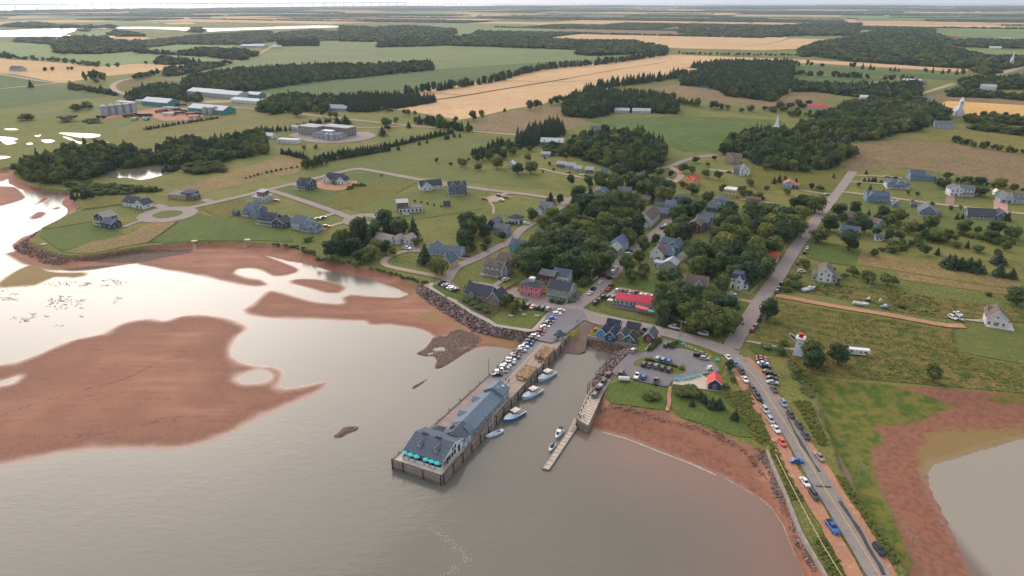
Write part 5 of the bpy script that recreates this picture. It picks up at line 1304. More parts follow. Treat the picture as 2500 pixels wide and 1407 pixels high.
b=MB();b.box(1.3,1.9,8.4,10.4,4.0,4.9);b.build('roof_vent',mat((70,74,80),.6),rest)
# umbrellas, tables
def umbrella_mesh(r,c):
 b=MB();n=8
 top=(0,0,2.75)
 ring1=[(r*math.cos(2*PI*k/n),r*math.sin(2*PI*k/n),2.15)for k in range(n)]
 for k in range(n):
  mid=[(ring1[k][i]+ring1[(k+1)%n][i])/2*(.97 if i<2 else 1)for i in range(3)]
  b.face([top,ring1[k],mid]);b.face([top,mid,ring1[(k+1)%n]])
  b.face([ring1[k],(ring1[k][0],ring1[k][1],1.95),(mid[0],mid[1],1.97),mid]);b.face([mid,(mid[0],mid[1],1.97),(ring1[(k+1)%n][0],ring1[(k+1)%n][1],1.95),ring1[(k+1)%n]])
 return b.mesh('canopy',c)
UMB=umbrella_mesh(1.25,mat((72,206,200),.7,.08));UMBL=umbrella_mesh(1.2,mat((110,196,194),.7,.08))
ub=MB();ub.tube((0,0,0),(0,0,2.8),.04,n=6);UPOLE=ub.mesh('pole',mat((200,200,200),.5))
ub=MB();ub.tube((0,0,.7),(0,0,.75),.55,n=12);ub.tube((0,0,0),(0,0,.7),.05,n=6);UTAB=ub.mesh('table',mat((40,52,84),.6))
ub=MB()
ub.box(-.22,.22,-.22,.22,.42,.47);ub.box(-.22,.22,.18,.22,.47,.9)
for sx in(-.2,.16):
 for sy in(-.2,.16):ub.box(sx,sx+.04,sy,sy+.04,0,.42)
UCHAIR=ub.mesh('chair',mat((36,48,80),.6))
def umbrella(p,rot,label,group,cme=UMB,chairs=True,where='patio'):
 o=thing('parasol',label,'parasol',p,rot,group)
 link('canopy',cme,o);link('pole',UPOLE,o)
 return o
spots=[3.6+i*2.3 for i in range(3)]+[11.9+i*2.15 for i in range(3)]
for i,x in enumerate(spots):
 p=wp(x,3.15)
 umbrella(p,WROT,'turquoise parasol on the wharf patio, %s of six from the open bay side'%ordinal(i),'turquoise parasols on the wharf patio')
 t=tag(link('patio_table',UTAB,None,p,WROT),'round dark patio table under the %s turquoise parasol'%ordinal(i),'table','patio tables')
 for a in(0.6,2.2,3.8,5.3):
  c=tag(link('patio_chair',UCHAIR,None,p+Vector((math.cos(a)*.95,math.sin(a)*.95,0)),a-PI/2),'dark blue patio chair around the %s turquoise parasol'%ordinal(i),'chair','patio chairs at parasol %d'%(i+1))
lb=wthing('wharf_building','long grey shingled wharf building with blue-grey gabled roof','building',13.75,36.5,'the long grey wharf building')
WG=(128,130,134);RB2=(112,126,140)
rof2=mat(RB2,.85,.12,1.0,0,.2,.2)
block(lb,8.4,22.5,2.7,2.2,'y',at=(0,-1.0),wall=WG,roof=RB2,win=(0,7),faces='rl',trim=False,gw=False)
block(lb,4.2,3.0,2.6,1.9,'y',at=(2.1,-13.4),wall=WG,roof=RB2,win=(0,1),faces='r',trim=False,gw=True)
block(lb,8.0,5.6,4.0,2.2,'y',at=(.2,13.0),wall=WG,roof=RB2,win=(0,3),faces='rl',trim=False,gw=False)
for y in(-6.0,4.5):
 b=MB();b.prism([(y-1.5,2.2),(y+1.5,2.2),(y+1.5,3.2),(y,4.0),(y-1.5,3.2)],'x',-4.9,-2.2)
 d=b.build('dormer',mat(WG,.8),lb)
 b=MB();b.prism([(y-1.8,3.02),(y,4.05),(y+1.8,3.02),(y+1.8,3.2),(y,4.25),(y-1.8,3.2)],'x',-5.2,-1.6);b.build('dormer_roof',rof2,d)
b=MB();b.box(1.2,2.2,11.0,12.0,4.9,6.2);c=b.build('roof_vent',mat(LGREY,.6),lb)
b=MB();b.tube((1.7,11.5,6.2),(1.7,11.5,6.9),.25,n=8);b.build('flue',mat((150,154,158),.5,.05,1,.5),c)
b=MB();b.box(1.8,3.0,13.6,14.6,4.7,5.6);b.build('roof_vent',mat(LGREY,.6),lb)
b=MB();b.box(4.3,5.2,2,13,0,.5);b.build('step',mat((170,160,150),.8),lb)
b=MB();b.box(4.25,4.4,2,16,2.3,2.55);b.build('gutter',mat(TRIM,.6),lb)
o=wthing('refrigeration_unit','white boxy cooling unit between the two wharf buildings','cooler',14.2,20.6)
b=MB();b.box(-.9,.9,-.7,.7,0,2.0);b.build('casing',mat(WHITE,.5),o)
b=MB();b.box(-.5,.3,-.75,-.705,.5,1.6);b.build('grille',mat((60,60,64),.6),o)
o=wthing('storage_box','white panelled store box beside the cooling unit','box',17.2,21.0)
b=MB();b.box(-1.1,1.1,-.6,.6,0,1.9);b.build('body',mat((206,214,222),.5),o);b=MB();b.box(-1.16,1.16,-.66,.66,1.9,2.0);b.build('lid',mat((190,198,206),.5),o)
for i,(x,y)in enumerate(((17.9,18.3),(18.3,17.4),(17.6,17.2))):
 b=MB();b.box(-.45,.45,-.4,.4,0,.9,tx=-.05,ty=-.05);o=b.build('fish_tub',mat((196,222,226),.5),None,wp(x,y),WROT+i)
 tag(o,'pale plastic fish tub behind the restaurant, %s of three'%ordinal(i),'tub','fish tubs')
 b=MB();b.box(-.52,.52,-.47,.47,.9,.98);b.build('rim',mat((186,212,216),.5),o)
k=wthing('kiosk','small white kiosk with tiered dark pyramid roof on the wharf','kiosk',16.7,106.5,'the wharf kiosk')
b=MB();b.box(-1.5,1.5,-1.5,1.5,0,2.3);b.build('wall',mat(LGREY,.7),k)
hip_roof(3.0,3.0,2.3,1.5,.8).build('roof',mat((72,84,96),.8),k)
b=MB();b.box(-.5,.5,-.5,.5,3.4,4.0);ln=b.build('lantern',mat(LGREY,.7),k)
hip_roof(1.0,1.0,4.0,.7,.35).build('lantern_roof',mat((72,84,96),.8),ln)
for rz_,x,y in((0,0,-1.51),(PI/2,1.51,0),(-PI/2,-1.51,0)):window(k,x,y,.8,rz_,1.4,1.1)
# ---- lobster traps
tb=MB()
for i in range(5):tb.box(-.5+i*.23,-.5+i*.23+.1,-.34,.34,.34,.37)
for z in(.02,.18):
 for sy in(-.34,.31):tb.box(-.5,.52,sy,sy+.03,z,z+.09)
tb.box(-.5,.52,-.34,.34,0,.02);tb.box(-.47,.49,-.29,.29,.03,.33)
for sx in(-.5,.48):tb.box(sx,sx+.04,-.34,.34,0,.36)
TRAPS=[tb.mesh('lobster_trap',mat(c,.9,.2,1.5))for c in((178,146,110),(160,130,100),(190,158,124),(148,122,96))]
def trap_stack(x0,y0,nx,ny,nz,phrase,group):
 for i in range(nx):
  for j in range(ny):
   for l in range(nz):
    if l<nz-1 and not(j==0 or i in(0,nx-1)):
     continue
    p=wp(x0+i*1.06,y0+j*.72,.05+l*.39)
    o=link('lobster_trap',random.choice(TRAPS),None,p,WROT+random.uniform(-.03,.03))
    tag(o,'%s lobster trap, %s row from the wharf end, %s from the white line, %s'%(('bottom','second-layer','third-layer','top')[l],ordinal(j),ordinal(i),phrase),'trap',group)
trap_stack(14.7,66.6,5,14,4,'nearer pile','trap pile nearer the wharf end')
trap_stack(14.7,85.0,5,14,4,'kiosk pile','trap pile nearer the kiosk')
o=wthing('crate','low wooden crate in front of the first trap pile','crate',16.6,65.6)
b=MB();b.box(-1.3,1.3,-.5,.5,0,.9);b.build('body',mat((170,130,104),.85),o);b=MB();b.box(-1.35,1.35,-.55,.55,.9,.97);b.build('lid',mat((184,144,116),.85),o)
o=wthing('hoist','timber A-frame hoist at the wharf edge between the trap piles','hoist',17.6,82.8)
for sx in(-.9,.9):
 b=MB();b.tube((sx,0,0),(0,.2,3.6),.12,n=6);b.build('leg',DARKT,o)
b=MB();b.tube((0,.2,3.5),(1.9,.2,4.3),.1,n=6);b.build('boom',DARKT,o)
b=MB();b.box(-.7,.7,-.6,.4,0,.7);b.build('base',mat((150,110,90),.85),o)
# ---- boats
def hull_rings(L_,beam,depth,fine=.55,n=12,sheer=.5,draft=.5):
 rings=[]
 for i in range(n+1):
  t=i/n
  w=beam/2*(1-max(0,(t-fine)/(1-fine))**2.0)*(.88+.12*min(1,t*3))
  w=max(w,.03)
  zt=depth+sheer*max(0,t-.25)**2*1.8
  x=-L_/2+L_*t
  rk=.9*max(0,t-.8)/.2
  rings.append([(x-rk,-w*.25,-draft*(1-max(0,t-.7)*2)),(x-rk*.6,-w*.8,-draft*.2),(x,-w,zt),(x,w,zt),(x-rk*.6,w*.8,-draft*.2),(x-rk,w*.25,-draft*(1-max(0,t-.7)*2))])
 return rings
def lobster_boat(p,rot,label,hull_rgb,roof_rgb=(222,208,190),L_=10.5,beam=3.7):
 o=thing('fishing_boat',label,'boat',p,rot,'fishing boats at the wharf')
 rg=hull_rings(L_,beam,1.05)
 b=MB();b.loft(rg,0);b.build('hull',mat(hull_rgb,.35,.06,.6,0,.5),o,smooth=False)
 g=MB()
 for i in range(len(rg)-1):
  for s_ in(2,3):
   a,c2=Vector(rg[i][s_]),Vector(rg[i+1][s_]);sg=-1 if s_==2 else 1
   g.hexa([a+Vector((0,-sg*.3,-.05)),c2+Vector((0,-sg*.3,-.05)),c2+Vector((0,sg*.06,-.05)),a+Vector((0,sg*.06,-.05)),a+Vector((0,-sg*.3,.12)),c2+Vector((0,-sg*.3,.12)),c2+Vector((0,sg*.06,.12)),a+Vector((0,sg*.06,.12))])
 g.build('gunwale',mat((206,216,224),.4),o)
 b=MB();b.box(-L_/2+.25,-.4,-beam/2+.42,beam/2-.42,1.02,1.08);b.build('cockpit_floor',mat((132,124,116),.7),o)
 b=MB()
 fr=[r for r in rg if r[0][0]>.6]
 for i in range(len(fr)-1):
  b.face([Vector(fr[i][2])+Vector((0,.25,.1)),Vector(fr[i+1][2])+Vector((0,.1,.1)),Vector(fr[i+1][3])+Vector((0,-.1,.1)),Vector(fr[i][3])+Vector((0,-.25,.1))])
 b.build('foredeck',mat((206,216,226),.4),o)
 b=MB();b.hexa([(.6,-1.15,1.1),(2.9,-.8,1.2),(2.9,.8,1.2),(.6,1.15,1.1),(.6,-1.05,1.75),(2.6,-.7,1.7),(2.6,.7,1.7),(.6,1.05,1.75)]);b.build('trunk_cabin',mat((212,220,228),.4),o)
 b=MB();b.hexa([(-.9,-1.25,1.05),(.9,-1.2,1.05),(.9,1.2,1.05),(-.9,1.25,1.05),(-.9,-1.2,2.95),(.55,-1.1,2.95),(.55,1.1,2.95),(-.9,1.2,2.95)])
 wh=b.build('wheelhouse',mat((214,220,226),.4),o)
 b=MB();b.hexa([(-2.3,-1.35,2.96),(.85,-1.25,2.96),(.85,1.25,2.96),(-2.3,1.35,2.96),(-2.3,-1.3,3.1),(.75,-1.2,3.1),(.75,1.2,3.1),(-2.3,1.3,3.1)]);b.build('wheelhouse_roof',mat(roof_rgb,.5),wh)
 for y in(-.72,0,.72):
  b=MB();b.hexa([(.80,y-.3,2.05),(.84,y-.3,2.05),(.84,y+.3,2.05),(.80,y+.3,2.05),(.66,y-.28,2.7),(.70,y-.28,2.7),(.70,y+.28,2.7),(.66,y+.28,2.7)]);b.build('windscreen',glass((28,34,44)),wh)
 for sy in(-1,1):
  b=MB();b.box(-.6,.35,sy*1.2-.04,sy*1.2+.04,1.95,2.65);b.build('side_window',glass((28,34,44)),wh)
 b=MB();b.tube((-.2,0,3.1),(-.2,0,5.0),.05,n=6);b.tube((-.2,-.5,4.2),(-.2,.5,4.2),.03,n=5);b.build('mast',mat((200,204,208),.5),o)
 b=MB();b.tube((-.1,0,3.15),(-.1,0,3.35),.38,.34,12);b.build('radar',mat((230,230,230),.4),o)
 for sy in(-1.3,1.3):
  b=MB();b.tube((-2.2,sy,1.1),(-2.2,sy,2.98),.05,n=6);b.build('roof_post',mat((210,214,218),.5),o)
 return o
def mid2(a,b_):return(a+b_)/2
for(bx,by,sx,sy,lab,rgb)in((21.3,39.3,25.1,50.0,'bright blue-hulled fishing boat with cream wheelhouse roof moored at the wharf',(34,116,186)),(20.9,57.0,24.6,66.6,'pale blue-white fishing boat moored between two others at the wharf',(168,200,222)),(20.9,72.2,24.0,82.0,'white fishing boat moored beside the first trap pile',(200,212,220))):
 a=wp(bx,by);c2=wp(sx,sy)
 d=a-c2
 p=(a+c2)/2;p.z=.1
 ao=lobster_boat(p+Vector((.5,0,0)),math.atan2(d.y,d.x),lab,rgb)
def sailboat():
 a=wp(19.9,28.4);c2=wp(23.4,34.8);d=a-c2;p=(a+c2)/2;p.z=.1
 o=thing('sailing_boat','small white sailing boat with bare mast and blue sail cover by the wharf','boat',p+Vector((.6,0,0)),math.atan2(d.y,d.x))
 rg=hull_rings(7.6,2.3,.75,.35,12,.25,.4)
 for i,r in enumerate(rg[:4]):
  k_=.62+.38*i/4
  rg[i]=[(q[0],q[1]*k_,q[2])for q in r]
 b=MB();b.loft(rg);b.build('hull',mat((214,220,226),.35,.05),o)
 b=MB();b.hexa([(-.8,-.62,.8),(1.7,-.45,.85),(1.7,.45,.85),(-.8,.62,.8),(-.7,-.5,1.2),(1.3,-.35,1.1),(1.3,.35,1.1),(-.7,.5,1.2)]);b.build('cabin',mat((206,214,222),.4),o)
 b=MB();b.box(-2.6,-.9,-.55,.55,.78,.84);b.build('cockpit',mat((120,112,104),.7),o)
 b=MB();b.tube((.6,0,.9),(.6,0,9.6),.07,.05,8);m_=b.build('mast',mat((200,204,208),.4),o)
 b=MB();b.tube((.5,0,1.7),(-2.5,0,1.75),.14,.1,8);b.build('sail_cover',mat((40,84,158),.8),o)
 b=MB()
 for q in((3.7,0,.95),(-3.6,0,.85),(.4,1.05,.8),(.4,-1.05,.8)):b.tube(q,(.6,0,9.5),.05 if q[0]>3 else.018,.02,5)
 b.build('rigging',mat((196,198,200),.5),o)
sailboat()
# ---- finger pier, gangway, floating dock, small boats
fp=thing('finger_pier','short timber finger pier with concrete deck and parked cars','pier',Q('K',405,905,DZ),0)
LANDMARKS.append(('the finger pier',fp.location.x,fp.location.y))
fl=[Q('K',*q,DZ)-fp.location for q in((405,905),(500,680),(590,590),(740,470))]
fr_=[Q('K',*q,DZ)-fp.location for q in((500,962),(610,720),(720,540),(790,470))]
b=MB()
for i in range(3):
 p4=[fl[i],fr_[i],fr_[i+1],fl[i+1]]
 b.hexa([q+Vector((0,0,-4.5))for q in p4]+[q+Vector((0,0,-.02))for q in p4])
b.build('core',WCONC,fp)
dn=34
for i in range(dn):
 t0,t1=i/dn,(i+.93)/dn
 a0,a1=fl[0].lerp(fl[1],t0),fl[0].lerp(fl[1],t1);c0,c1=fr_[0].lerp(fr_[1],t0),fr_[0].lerp(fr_[1],t1)
 z=Vector((0,0,.05));w=Vector((0,0,-.03))
 b=MB();b.hexa([a0+w,c0+w,c1+w,a1+w,a0+z,c0+z,c1+z,a1+z]);b.build('plank',PALEDECK if i%3 else TIMBER,fp)
for A_,B2 in((fl[0],fl[1]),(fl[1],fl[2]),(fl[2],fl[3]),(fr_[0],fr_[1])):
 rail_along(A_.x,A_.y,B2.x,B2.y,.3,.3,.03,PALEDECK,fp)
d=(fr_[0]-fl[0]);e2=d.normalized()
for j in range(5):
 b=MB();b.box(0,d.length,-.25,-.03,-.7-j*.66,-.1-j*.66);b.build('facing_timber',TIMBER if j%2 else TIMBER2,fp,fl[0],math.atan2(d.y,d.x))
for i in range(10):
 t=i/9
 q=fl[0].lerp(fl[2],t);link('pile',pile,fp,(q.x-.35,q.y,random.uniform(-.2,.9)))
for q in(fl[1]+Vector((-.3,0,0)),fl[1]+Vector((.5,1.2,0))):
 b=MB();b.tube((0,0,-4),(.2,.3,5.0),.18,.14,7);b.build('mooring_post',DARKT,fp,q)
fd=thing('floating_dock','long narrow floating timber dock reaching into the bay','dock',Q('H',1622,1182,.5),0)
f0=[Q('H',*q,.5)-fd.location for q in((1622,1182),(1690,1195),(1978,762),(1925,740))]
nb=4
for i in range(nb):
 t0,t1=i/nb,(i+.985)/nb
 q4=[f0[0].lerp(f0[3],t0),f0[1].lerp(f0[2],t0),f0[1].lerp(f0[2],t1),f0[0].lerp(f0[3],t1)]
 b=MB();b.hexa([q+Vector((0,0,-.7))for q in q4]+[q+Vector((0,0,-.06))for q in q4]);b.build('pontoon',TIMBER2,fd)
for i in range(60):
 t0,t1=i/60,(i+.9)/60
 q4=[f0[0].lerp(f0[3],t0),f0[1].lerp(f0[2],t0),f0[1].lerp(f0[2],t1),f0[0].lerp(f0[3],t1)]
 b=MB();b.hexa([q+Vector((0,0,-.05))for q in q4]+[q+Vector((0,0,0))for q in q4]);b.build('plank',PALEDECK if(i*7)%5 else TIMBER,fd)
for A_,B2 in((f0[0],f0[3]),(f0[1],f0[2])):
 rail_along(A_.x,A_.y,B2.x,B2.y,.12,.16,.0,TIMBER,fd,'edge_rail')
ga,gb=Q('K',395,895,DZ),Q('K',335,1010,.55)
gw_=thing('gangway','sloping gangway from finger pier down to the floating dock','gangway',ga,0)
d=gb-ga;n_=Vector((-d.y,d.x,0)).normalized()*.75
b=MB();b.hexa([-n_+Vector((0,0,-.2)),n_+Vector((0,0,-.2)),d+n_+Vector((0,0,-.2)),d-n_+Vector((0,0,-.2)),-n_,n_,d+n_,d-n_]);b.build('walkway',PALEDECK,gw_)
for s_ in(-1,1):
 b=MB();b.tube(n_*s_+Vector((0,0,1)),d+n_*s_+Vector((0,0,1)),.06,n=6)
 for i in range(7):b.tube(n_*s_+d*(i/6),n_*s_+d*(i/6)+Vector((0,0,1)),.04,n=5)
 b.build('handrail',mat((170,160,148),.7),gw_)
def motorboat(p,rot,label,L_,dark):
 o=thing('motor_boat',label,'boat',p,rot,'small boats at the floating dock')
 b=MB();b.loft(hull_rings(L_,L_*.36,.7,.4,10,.25,.35));b.build('hull',mat((216,220,224),.35,.05),o)
 b=MB();b.box(-L_*.42,L_*.02,-L_*.12,L_*.12,.72,.78);b.build('cockpit',mat((40,44,60)if dark else(150,150,150),.7),o)
 if dark:
  b=MB();b.hexa([(-L_*.3,-L_*.13,.8),(L_*.12,-L_*.12,.8),(L_*.12,L_*.12,.8),(-L_*.3,L_*.13,.8),(-L_*.25,-L_*.1,1.2),(L_*.05,-L_*.09,1.3),(L_*.05,L_*.09,1.3),(-L_*.25,L_*.1,1.2)]);b.build('cover',mat((44,46,66),.85),o)
 else:
  b=MB();b.hexa([(-L_*.1,-L_*.13,.75),(L_*.25,-L_*.09,.8),(L_*.25,L_*.09,.8),(-L_*.1,L_*.13,.75),(-L_*.1,-L_*.11,1.9),(L_*.1,-L_*.08,1.9),(L_*.1,L_*.08,1.9),(-L_*.1,L_*.11,1.9)]);c_=b.build('cabin',mat((218,222,226),.4),o)
  b=MB();b.box(-L_*.14,L_*.13,-L_*.13,L_*.13,1.91,2.0);b.build('cabin_roof',mat((224,226,228),.4),c_)
  b=MB();b.hexa([(L_*.21,-L_*.07,1.1),(L_*.23,-L_*.07,1.1),(L_*.23,L_*.07,1.1),(L_*.21,L_*.07,1.1),(L_*.13,-L_*.07,1.75),(L_*.15,-L_*.07,1.75),(L_*.15,L_*.07,1.75),(L_*.13,L_*.07,1.75)]);b.build('windscreen',glass((30,36,46)),c_)
  b=MB();b.box(-L_*.48,-L_*.16,-L_*.14,L_*.14,1.75,1.82);b.build('bimini',mat((70,72,80),.8),o)
 b=MB();b.box(-L_*.55,-L_*.47,-.2,.2,.3,1.1);b.build('outboard_motor',mat((50,52,56),.5),o)
motorboat(Q('K',237,1045,.1),R(-115),'white cabin motor boat tied to the floating dock',6.2,False)
motorboat(Q('K',172,1170,.1),R(-112),'small white runabout with dark cover tied to the floating dock',4.8,True)
# ---- harbour sheds
def shed(x,y,w,d_,h,rise,rgb,roof,label,lm=None,rot=-27,ridge='y',extra=None):
 o=house('K',x,y,rot,label,lm,[B(w,d_,h,rise,ridge,wall=rgb,roof=roof,win=(1,0),trim=TRIM,faces='f',gw=False)],'shed','harbour_shed')
 return o
shed(640,148,4.4,6,2.6,2.2,(64,150,186),(58,66,80),'bright blue harbour shed nearest the slipway','the bright blue harbour shed')
shed(722,168,4.4,7,2.6,2.2,(46,84,110),(58,66,80),'dark blue harbour shed beside the bright blue one')
shed(735,85,6,4,3.0,1.8,(110,44,50),(52,60,74),'maroon harbour shed behind the two blue sheds',None,-27,'x')
shed(815,172,4.2,6,2.6,2.0,(130,124,118),(80,84,88),'weathered grey harbour shed in the middle of the row')
shed(888,198,4.6,5.5,2.4,2.0,(74,104,92),(60,66,72),'dark green harbour shed with square white window')
shed(915,112,6,4,3.0,1.8,(170,130,90),(62,68,78),'brown wooden shed with slate roof behind the grey one',None,-27,'x')
shed(1065,178,4.6,7,2.8,2.2,(120,66,82),(88,94,102),'plum red shed with grey roof beside the clipped hedge','the plum red shed')
o=thing('crate_pile','orange-brown wooden crates stacked by the slipway corner','crates',Q('K',575,90),R(-27))
for i in range(5):
 b=MB();b.box(-.8,.8,-.5,.5,0,.75);b.build('crate',mat((176,116,64),.85),o,((i%2)*1.7,-(i//2)*1.2,0 if i<4 else.76),random.uniform(-.1,.1))
def wall_line(name,label,pts,h0,h1,w,m,cat='wall'):
 root=thing(name,label,cat,Vector(pts[0]),0)
 for i in range(len(pts)-1):
  a,c2=Vector(pts[i])-Vector(pts[0]),Vector(pts[i+1])-Vector(pts[0]);d=c2-a
  n=max(1,int(d.length/3.0))
  for j in range(n):
   s_=d.length/n
   b=MB();b.box(.015,s_-.015,-w/2,w/2,h0,h1+random.uniform(-.02,.02))
   q=a+d*(j/n)
   b.build('wall_block',m,root,(q.x,q.y,0),math.atan2(d.y,d.x))
 return root
swp=QL('K',[(494,150),(600,172),(720,195),(840,216),(945,238)])
for q in swp:q.z=LZ
wall_line('sea_wall','grey concrete sea wall below the row of harbour sheds',[(q.x,q.y,LZ)for q in swp],-3.6,.35,.5,WCONC)
slip=sheet('slipway',[wp(19.9,124)]+[wp(19.9,100)]+QL('K',[(420,258),(480,232),(494,160),(560,55),(470,20)]),ground_mat('slip',(124,104,96),(114,97,90),(104,90,82),.2,.8,None,speck=.15),1)
me=slip.data
for v in me.vertices:
 q=Vector((v.co.x,v.co.y,0));d0=(Q('K',480,60)-Q('K',430,250)).length
 t=max(0,min(1,((q-Q('K',430,258)).to_2d().dot((Q('K',480,60)-Q('K',430,258)).to_2d().normalized()))/d0))
 v.co.z=.1+(LZ+.3)*t
cw=[Q('S',*q)for q in((436,634),(490,765),(550,900),(596,1015),(640,1130),(690,1220),(740,1305),(800,1407),(860,1510))]
wall_line('sea_wall','long grey concrete sea wall edging the causeway above the rocks',[(q.x,q.y,LZ)for q in cw],-3.4,.45,.8,WCONC)
def fence(name,label,pts,post_h=.9,gap=3.0,rails=(.75,),m=None,pw=.16,rw=.14):
 m=m or mat((176,166,150),.85,.15)
 pts=[Vector(p)for p in pts]
 root=thing(name,label,'fence',pts[0],0)
 b=MB();b.box(-pw/2,pw/2,-pw/2,pw/2,-.2,post_h);pme=b.mesh('post',m)
 for i in range(len(pts)-1):
  a,c2=pts[i]-pts[0],pts[i+1]-pts[0];d=c2-a
  n=max(1,round(d.length/gap))
  ang=math.atan2(d.y,d.x)
  for j in range(n+(i==len(pts)-2)):
   link('post',pme,root,a+d*(j/n),ang)
  for z in rails:
   b=MB();b.box(0,d.length,-.05,.05,z,z+rw);b.build('rail',m,root,a,ang)
 return root
fence('guard_rail','pale wooden guard rail along the causeway verge',[Q('S',*q)for q in((488,668),(560,815),(630,950),(700,1085),(770,1215),(840,1330),(895,1420))],1.0,2.6,(.7,),mat((196,184,150),.8,.1),.2,.28)
fence('timber_fence','grey timber fence round the shingle cannery garden',[Q('W',*q)for q in((875,350),(1000,430),(1170,515),(1290,430))],1.5,2.0,(.2,.5,.8,1.1),mat((120,112,104),.9,.2),.16,.24)
fence('wooden_fence','red-brown wooden fence behind the pink inn',[Q('W',*q)for q in((1330,250),(1400,210),(1465,165))],1.6,2.0,(.3,.7,1.1),mat((134,92,78),.9),.15,.3)
fence('white_fence','white garden fence beside the mansard house',[Q('V',*q)for q in((1930,505),(2110,560),(2200,465))],1.0,1.6,(.4,.8),mat((200,196,190),.7),.1,.12)
fence('white_fence','white fence beside the tree-lined street bank',[Q('V',*q)for q in((300,430),(370,370))],1.4,1.6,(.4,.8,1.2),mat((206,206,204),.7),.12,.2)
fence('wire_fence','thin post fence behind the restaurant car row',[Q('V',*q)for q in((590,480),(800,505),(1060,545))],1.1,2.5,(.4,.9),mat((130,124,118),.8),.09,.05)
# ---- red-roofed restaurant terrace
VZ=Vector((0,0,0))
ter=thing('terrace','dark timber dining terrace in front of the red-roofed restaurant','terrace',Q('V',780,730),R(-24))
b=MB();b.box(-11.5,9.5,-2.6,1.5,0,.5);b.build('deck',mat((120,110,104),.85,.2),ter)
for z in(.8,1.1,1.4):
 b=MB();b.box(-11.5,9.5,-2.75,-2.65,z,z+.1);b.build('rail',mat((128,120,114),.85),ter)
for i in range(15):
 b=MB();b.box(-.07,.07,-.07,.07,0,1.55);b.build('post',mat((128,120,114),.85),ter,(-11.4+i*1.49,-2.7,0))
for i in range(9):
 x=-10.5+i*1.35
 t=tag(link('patio_table',UTAB,None,ter.matrix_basis@Vector((x,-1.2+(i%2)*1.4,.5)),R(-24)),'small terrace table, %s from the open end of the red-roofed restaurant terrace'%ordinal(i),'table','terrace tables')
 for a in(.3,3.4):
  tag(link('patio_chair',UCHAIR,None,t.location+Vector((math.cos(a)*.8,math.sin(a)*.8,0)),a-PI/2),'dark terrace chair at the %s table from the terrace open end'%ordinal(i),'chair','terrace chairs at table %d'%(i+1))
for i,(x,y)in enumerate(((840,745),(905,762))):
 o=thing('awning_canopy','coral red square canopy over the terrace, %s from the dark trees'%ordinal(1-i),'canopy',Q('V',x,y+20)+Vector((0,0,.5)),R(-24),'coral canopies')
 b=MB();b.hexa([(-1.8,-1.3,2.3),(1.8,-1.3,2.3),(1.8,1.3,2.6),(-1.8,1.3,2.6),(-1.8,-1.3,2.42),(1.8,-1.3,2.42),(1.8,1.3,2.72),(-1.8,1.3,2.72)]);b.build('canopy',mat((226,92,92),.7,.08),o)
 for sx in(-1.7,1.7):
  for sy in(-1.2,1.2):
   b=MB();b.tube((sx,sy,0),(sx,sy,2.4),.05,n=6);b.build('pole',mat((90,90,94),.6),o)
for i,(x,y)in enumerate(((970,800),(1005,808))):
 umbrella(Q('V',x,y)+Vector((0,0,.5)),0,'pale teal parasol on the terrace, %s from the tall trees'%ordinal(1-i),'pale teal parasols on the terrace',UMBL)
o=thing('canopy_tent','white peaked canopy tent at the terrace open end','tent',Q('V',515,665),R(-24))
b=MB()
for k_ in range(4):
 a0,a1=PI/4+k_*PI/2,PI/4+(k_+1)*PI/2
 q0,q1=(1.9*math.cos(a0),1.9*math.sin(a0),2.2),(1.9*math.cos(a1),1.9*math.sin(a1),2.2)
 m0,m1=(.55*math.cos(a0),.55*math.sin(a0),2.75),(.55*math.cos(a1),.55*math.sin(a1),2.75)
 b.face([q0,q1,m1,m0]);b.face([m0,m1,(0,0,3.7)])
b.build('canopy',mat((232,232,230),.7,.04),o)
for k_ in range(4):
 a0=PI/4+k_*PI/2
 b=MB();b.tube((1.85*math.cos(a0),1.85*math.sin(a0),0),(1.85*math.cos(a0),1.85*math.sin(a0),2.25),.05,n=6);b.build('pole',mat((180,180,180),.5),o)
hut=house('K',1640,605,-14,'navy hut with bright red roof on the pale beach deck','the navy hut',[B(4.6,5.4,2.9,1.9,'y',wall=(58,76,92),roof=(214,86,84),win=(1,1),faces='frl',trim=TRIM,gw=False)],'hut','beach_hut')
dk=thing('beach_deck','pale timber deck spreading beside the navy hut','deck',Q('K',1460,590),0)
poly=[Q('K',*q)for q in((1275,565),(1520,505),(1590,545),(1580,640),(1680,650),(1480,632),(1330,615),(1262,625))]
c0=dk.location
poly2=[(q.x-c0.x,q.y-c0.y)for q in poly]
xs=[q[0]for q in poly2]
x=min(xs);kk_=0
while x<max(xs)-.1:
 xm=x+.3
 cr=[]
 for i in range(len(poly2)):
  a,c2=poly2[i],poly2[(i+1)%len(poly2)]
  if(a[0]>xm)!=(c2[0]>xm):
   cr.append(a[1]+(c2[1]-a[1])*(xm-a[0])/(c2[0]-a[0]))
 cr.sort()
 for i in range(0,len(cr)-1,2):
  b=MB();b.box(x,x+.55,cr[i],cr[i+1],.0,.5+.004*(kk_%2));b.build('board',mat((196,182,168),.85,.12,.8),dk)
 x+=.6;kk_+=1
TEALP=mat((62,164,172),.65,.1)
bb=MB();bb.box(-1.1,1.1,-.45,.45,.72,.8)
for sy in(-.85,.6):bb.box(-1.1,1.1,sy,sy+.26,.42,.48)
TABTOP=bb.mesh('table_top',TEALP)
lb_=MB()
for sx in(-.8,.8):
 lb_.tube((sx,-.75,0),(sx,.35,.74),.05,n=5);lb_.tube((sx,.75,0),(sx,-.35,.74),.05,n=5);lb_.box(sx-.04,sx+.04,-.85,.85,.36,.42)
TABLEG=lb_.mesh('trestle',TEALP)
WOODT=mat((180,176,164),.8,.12)
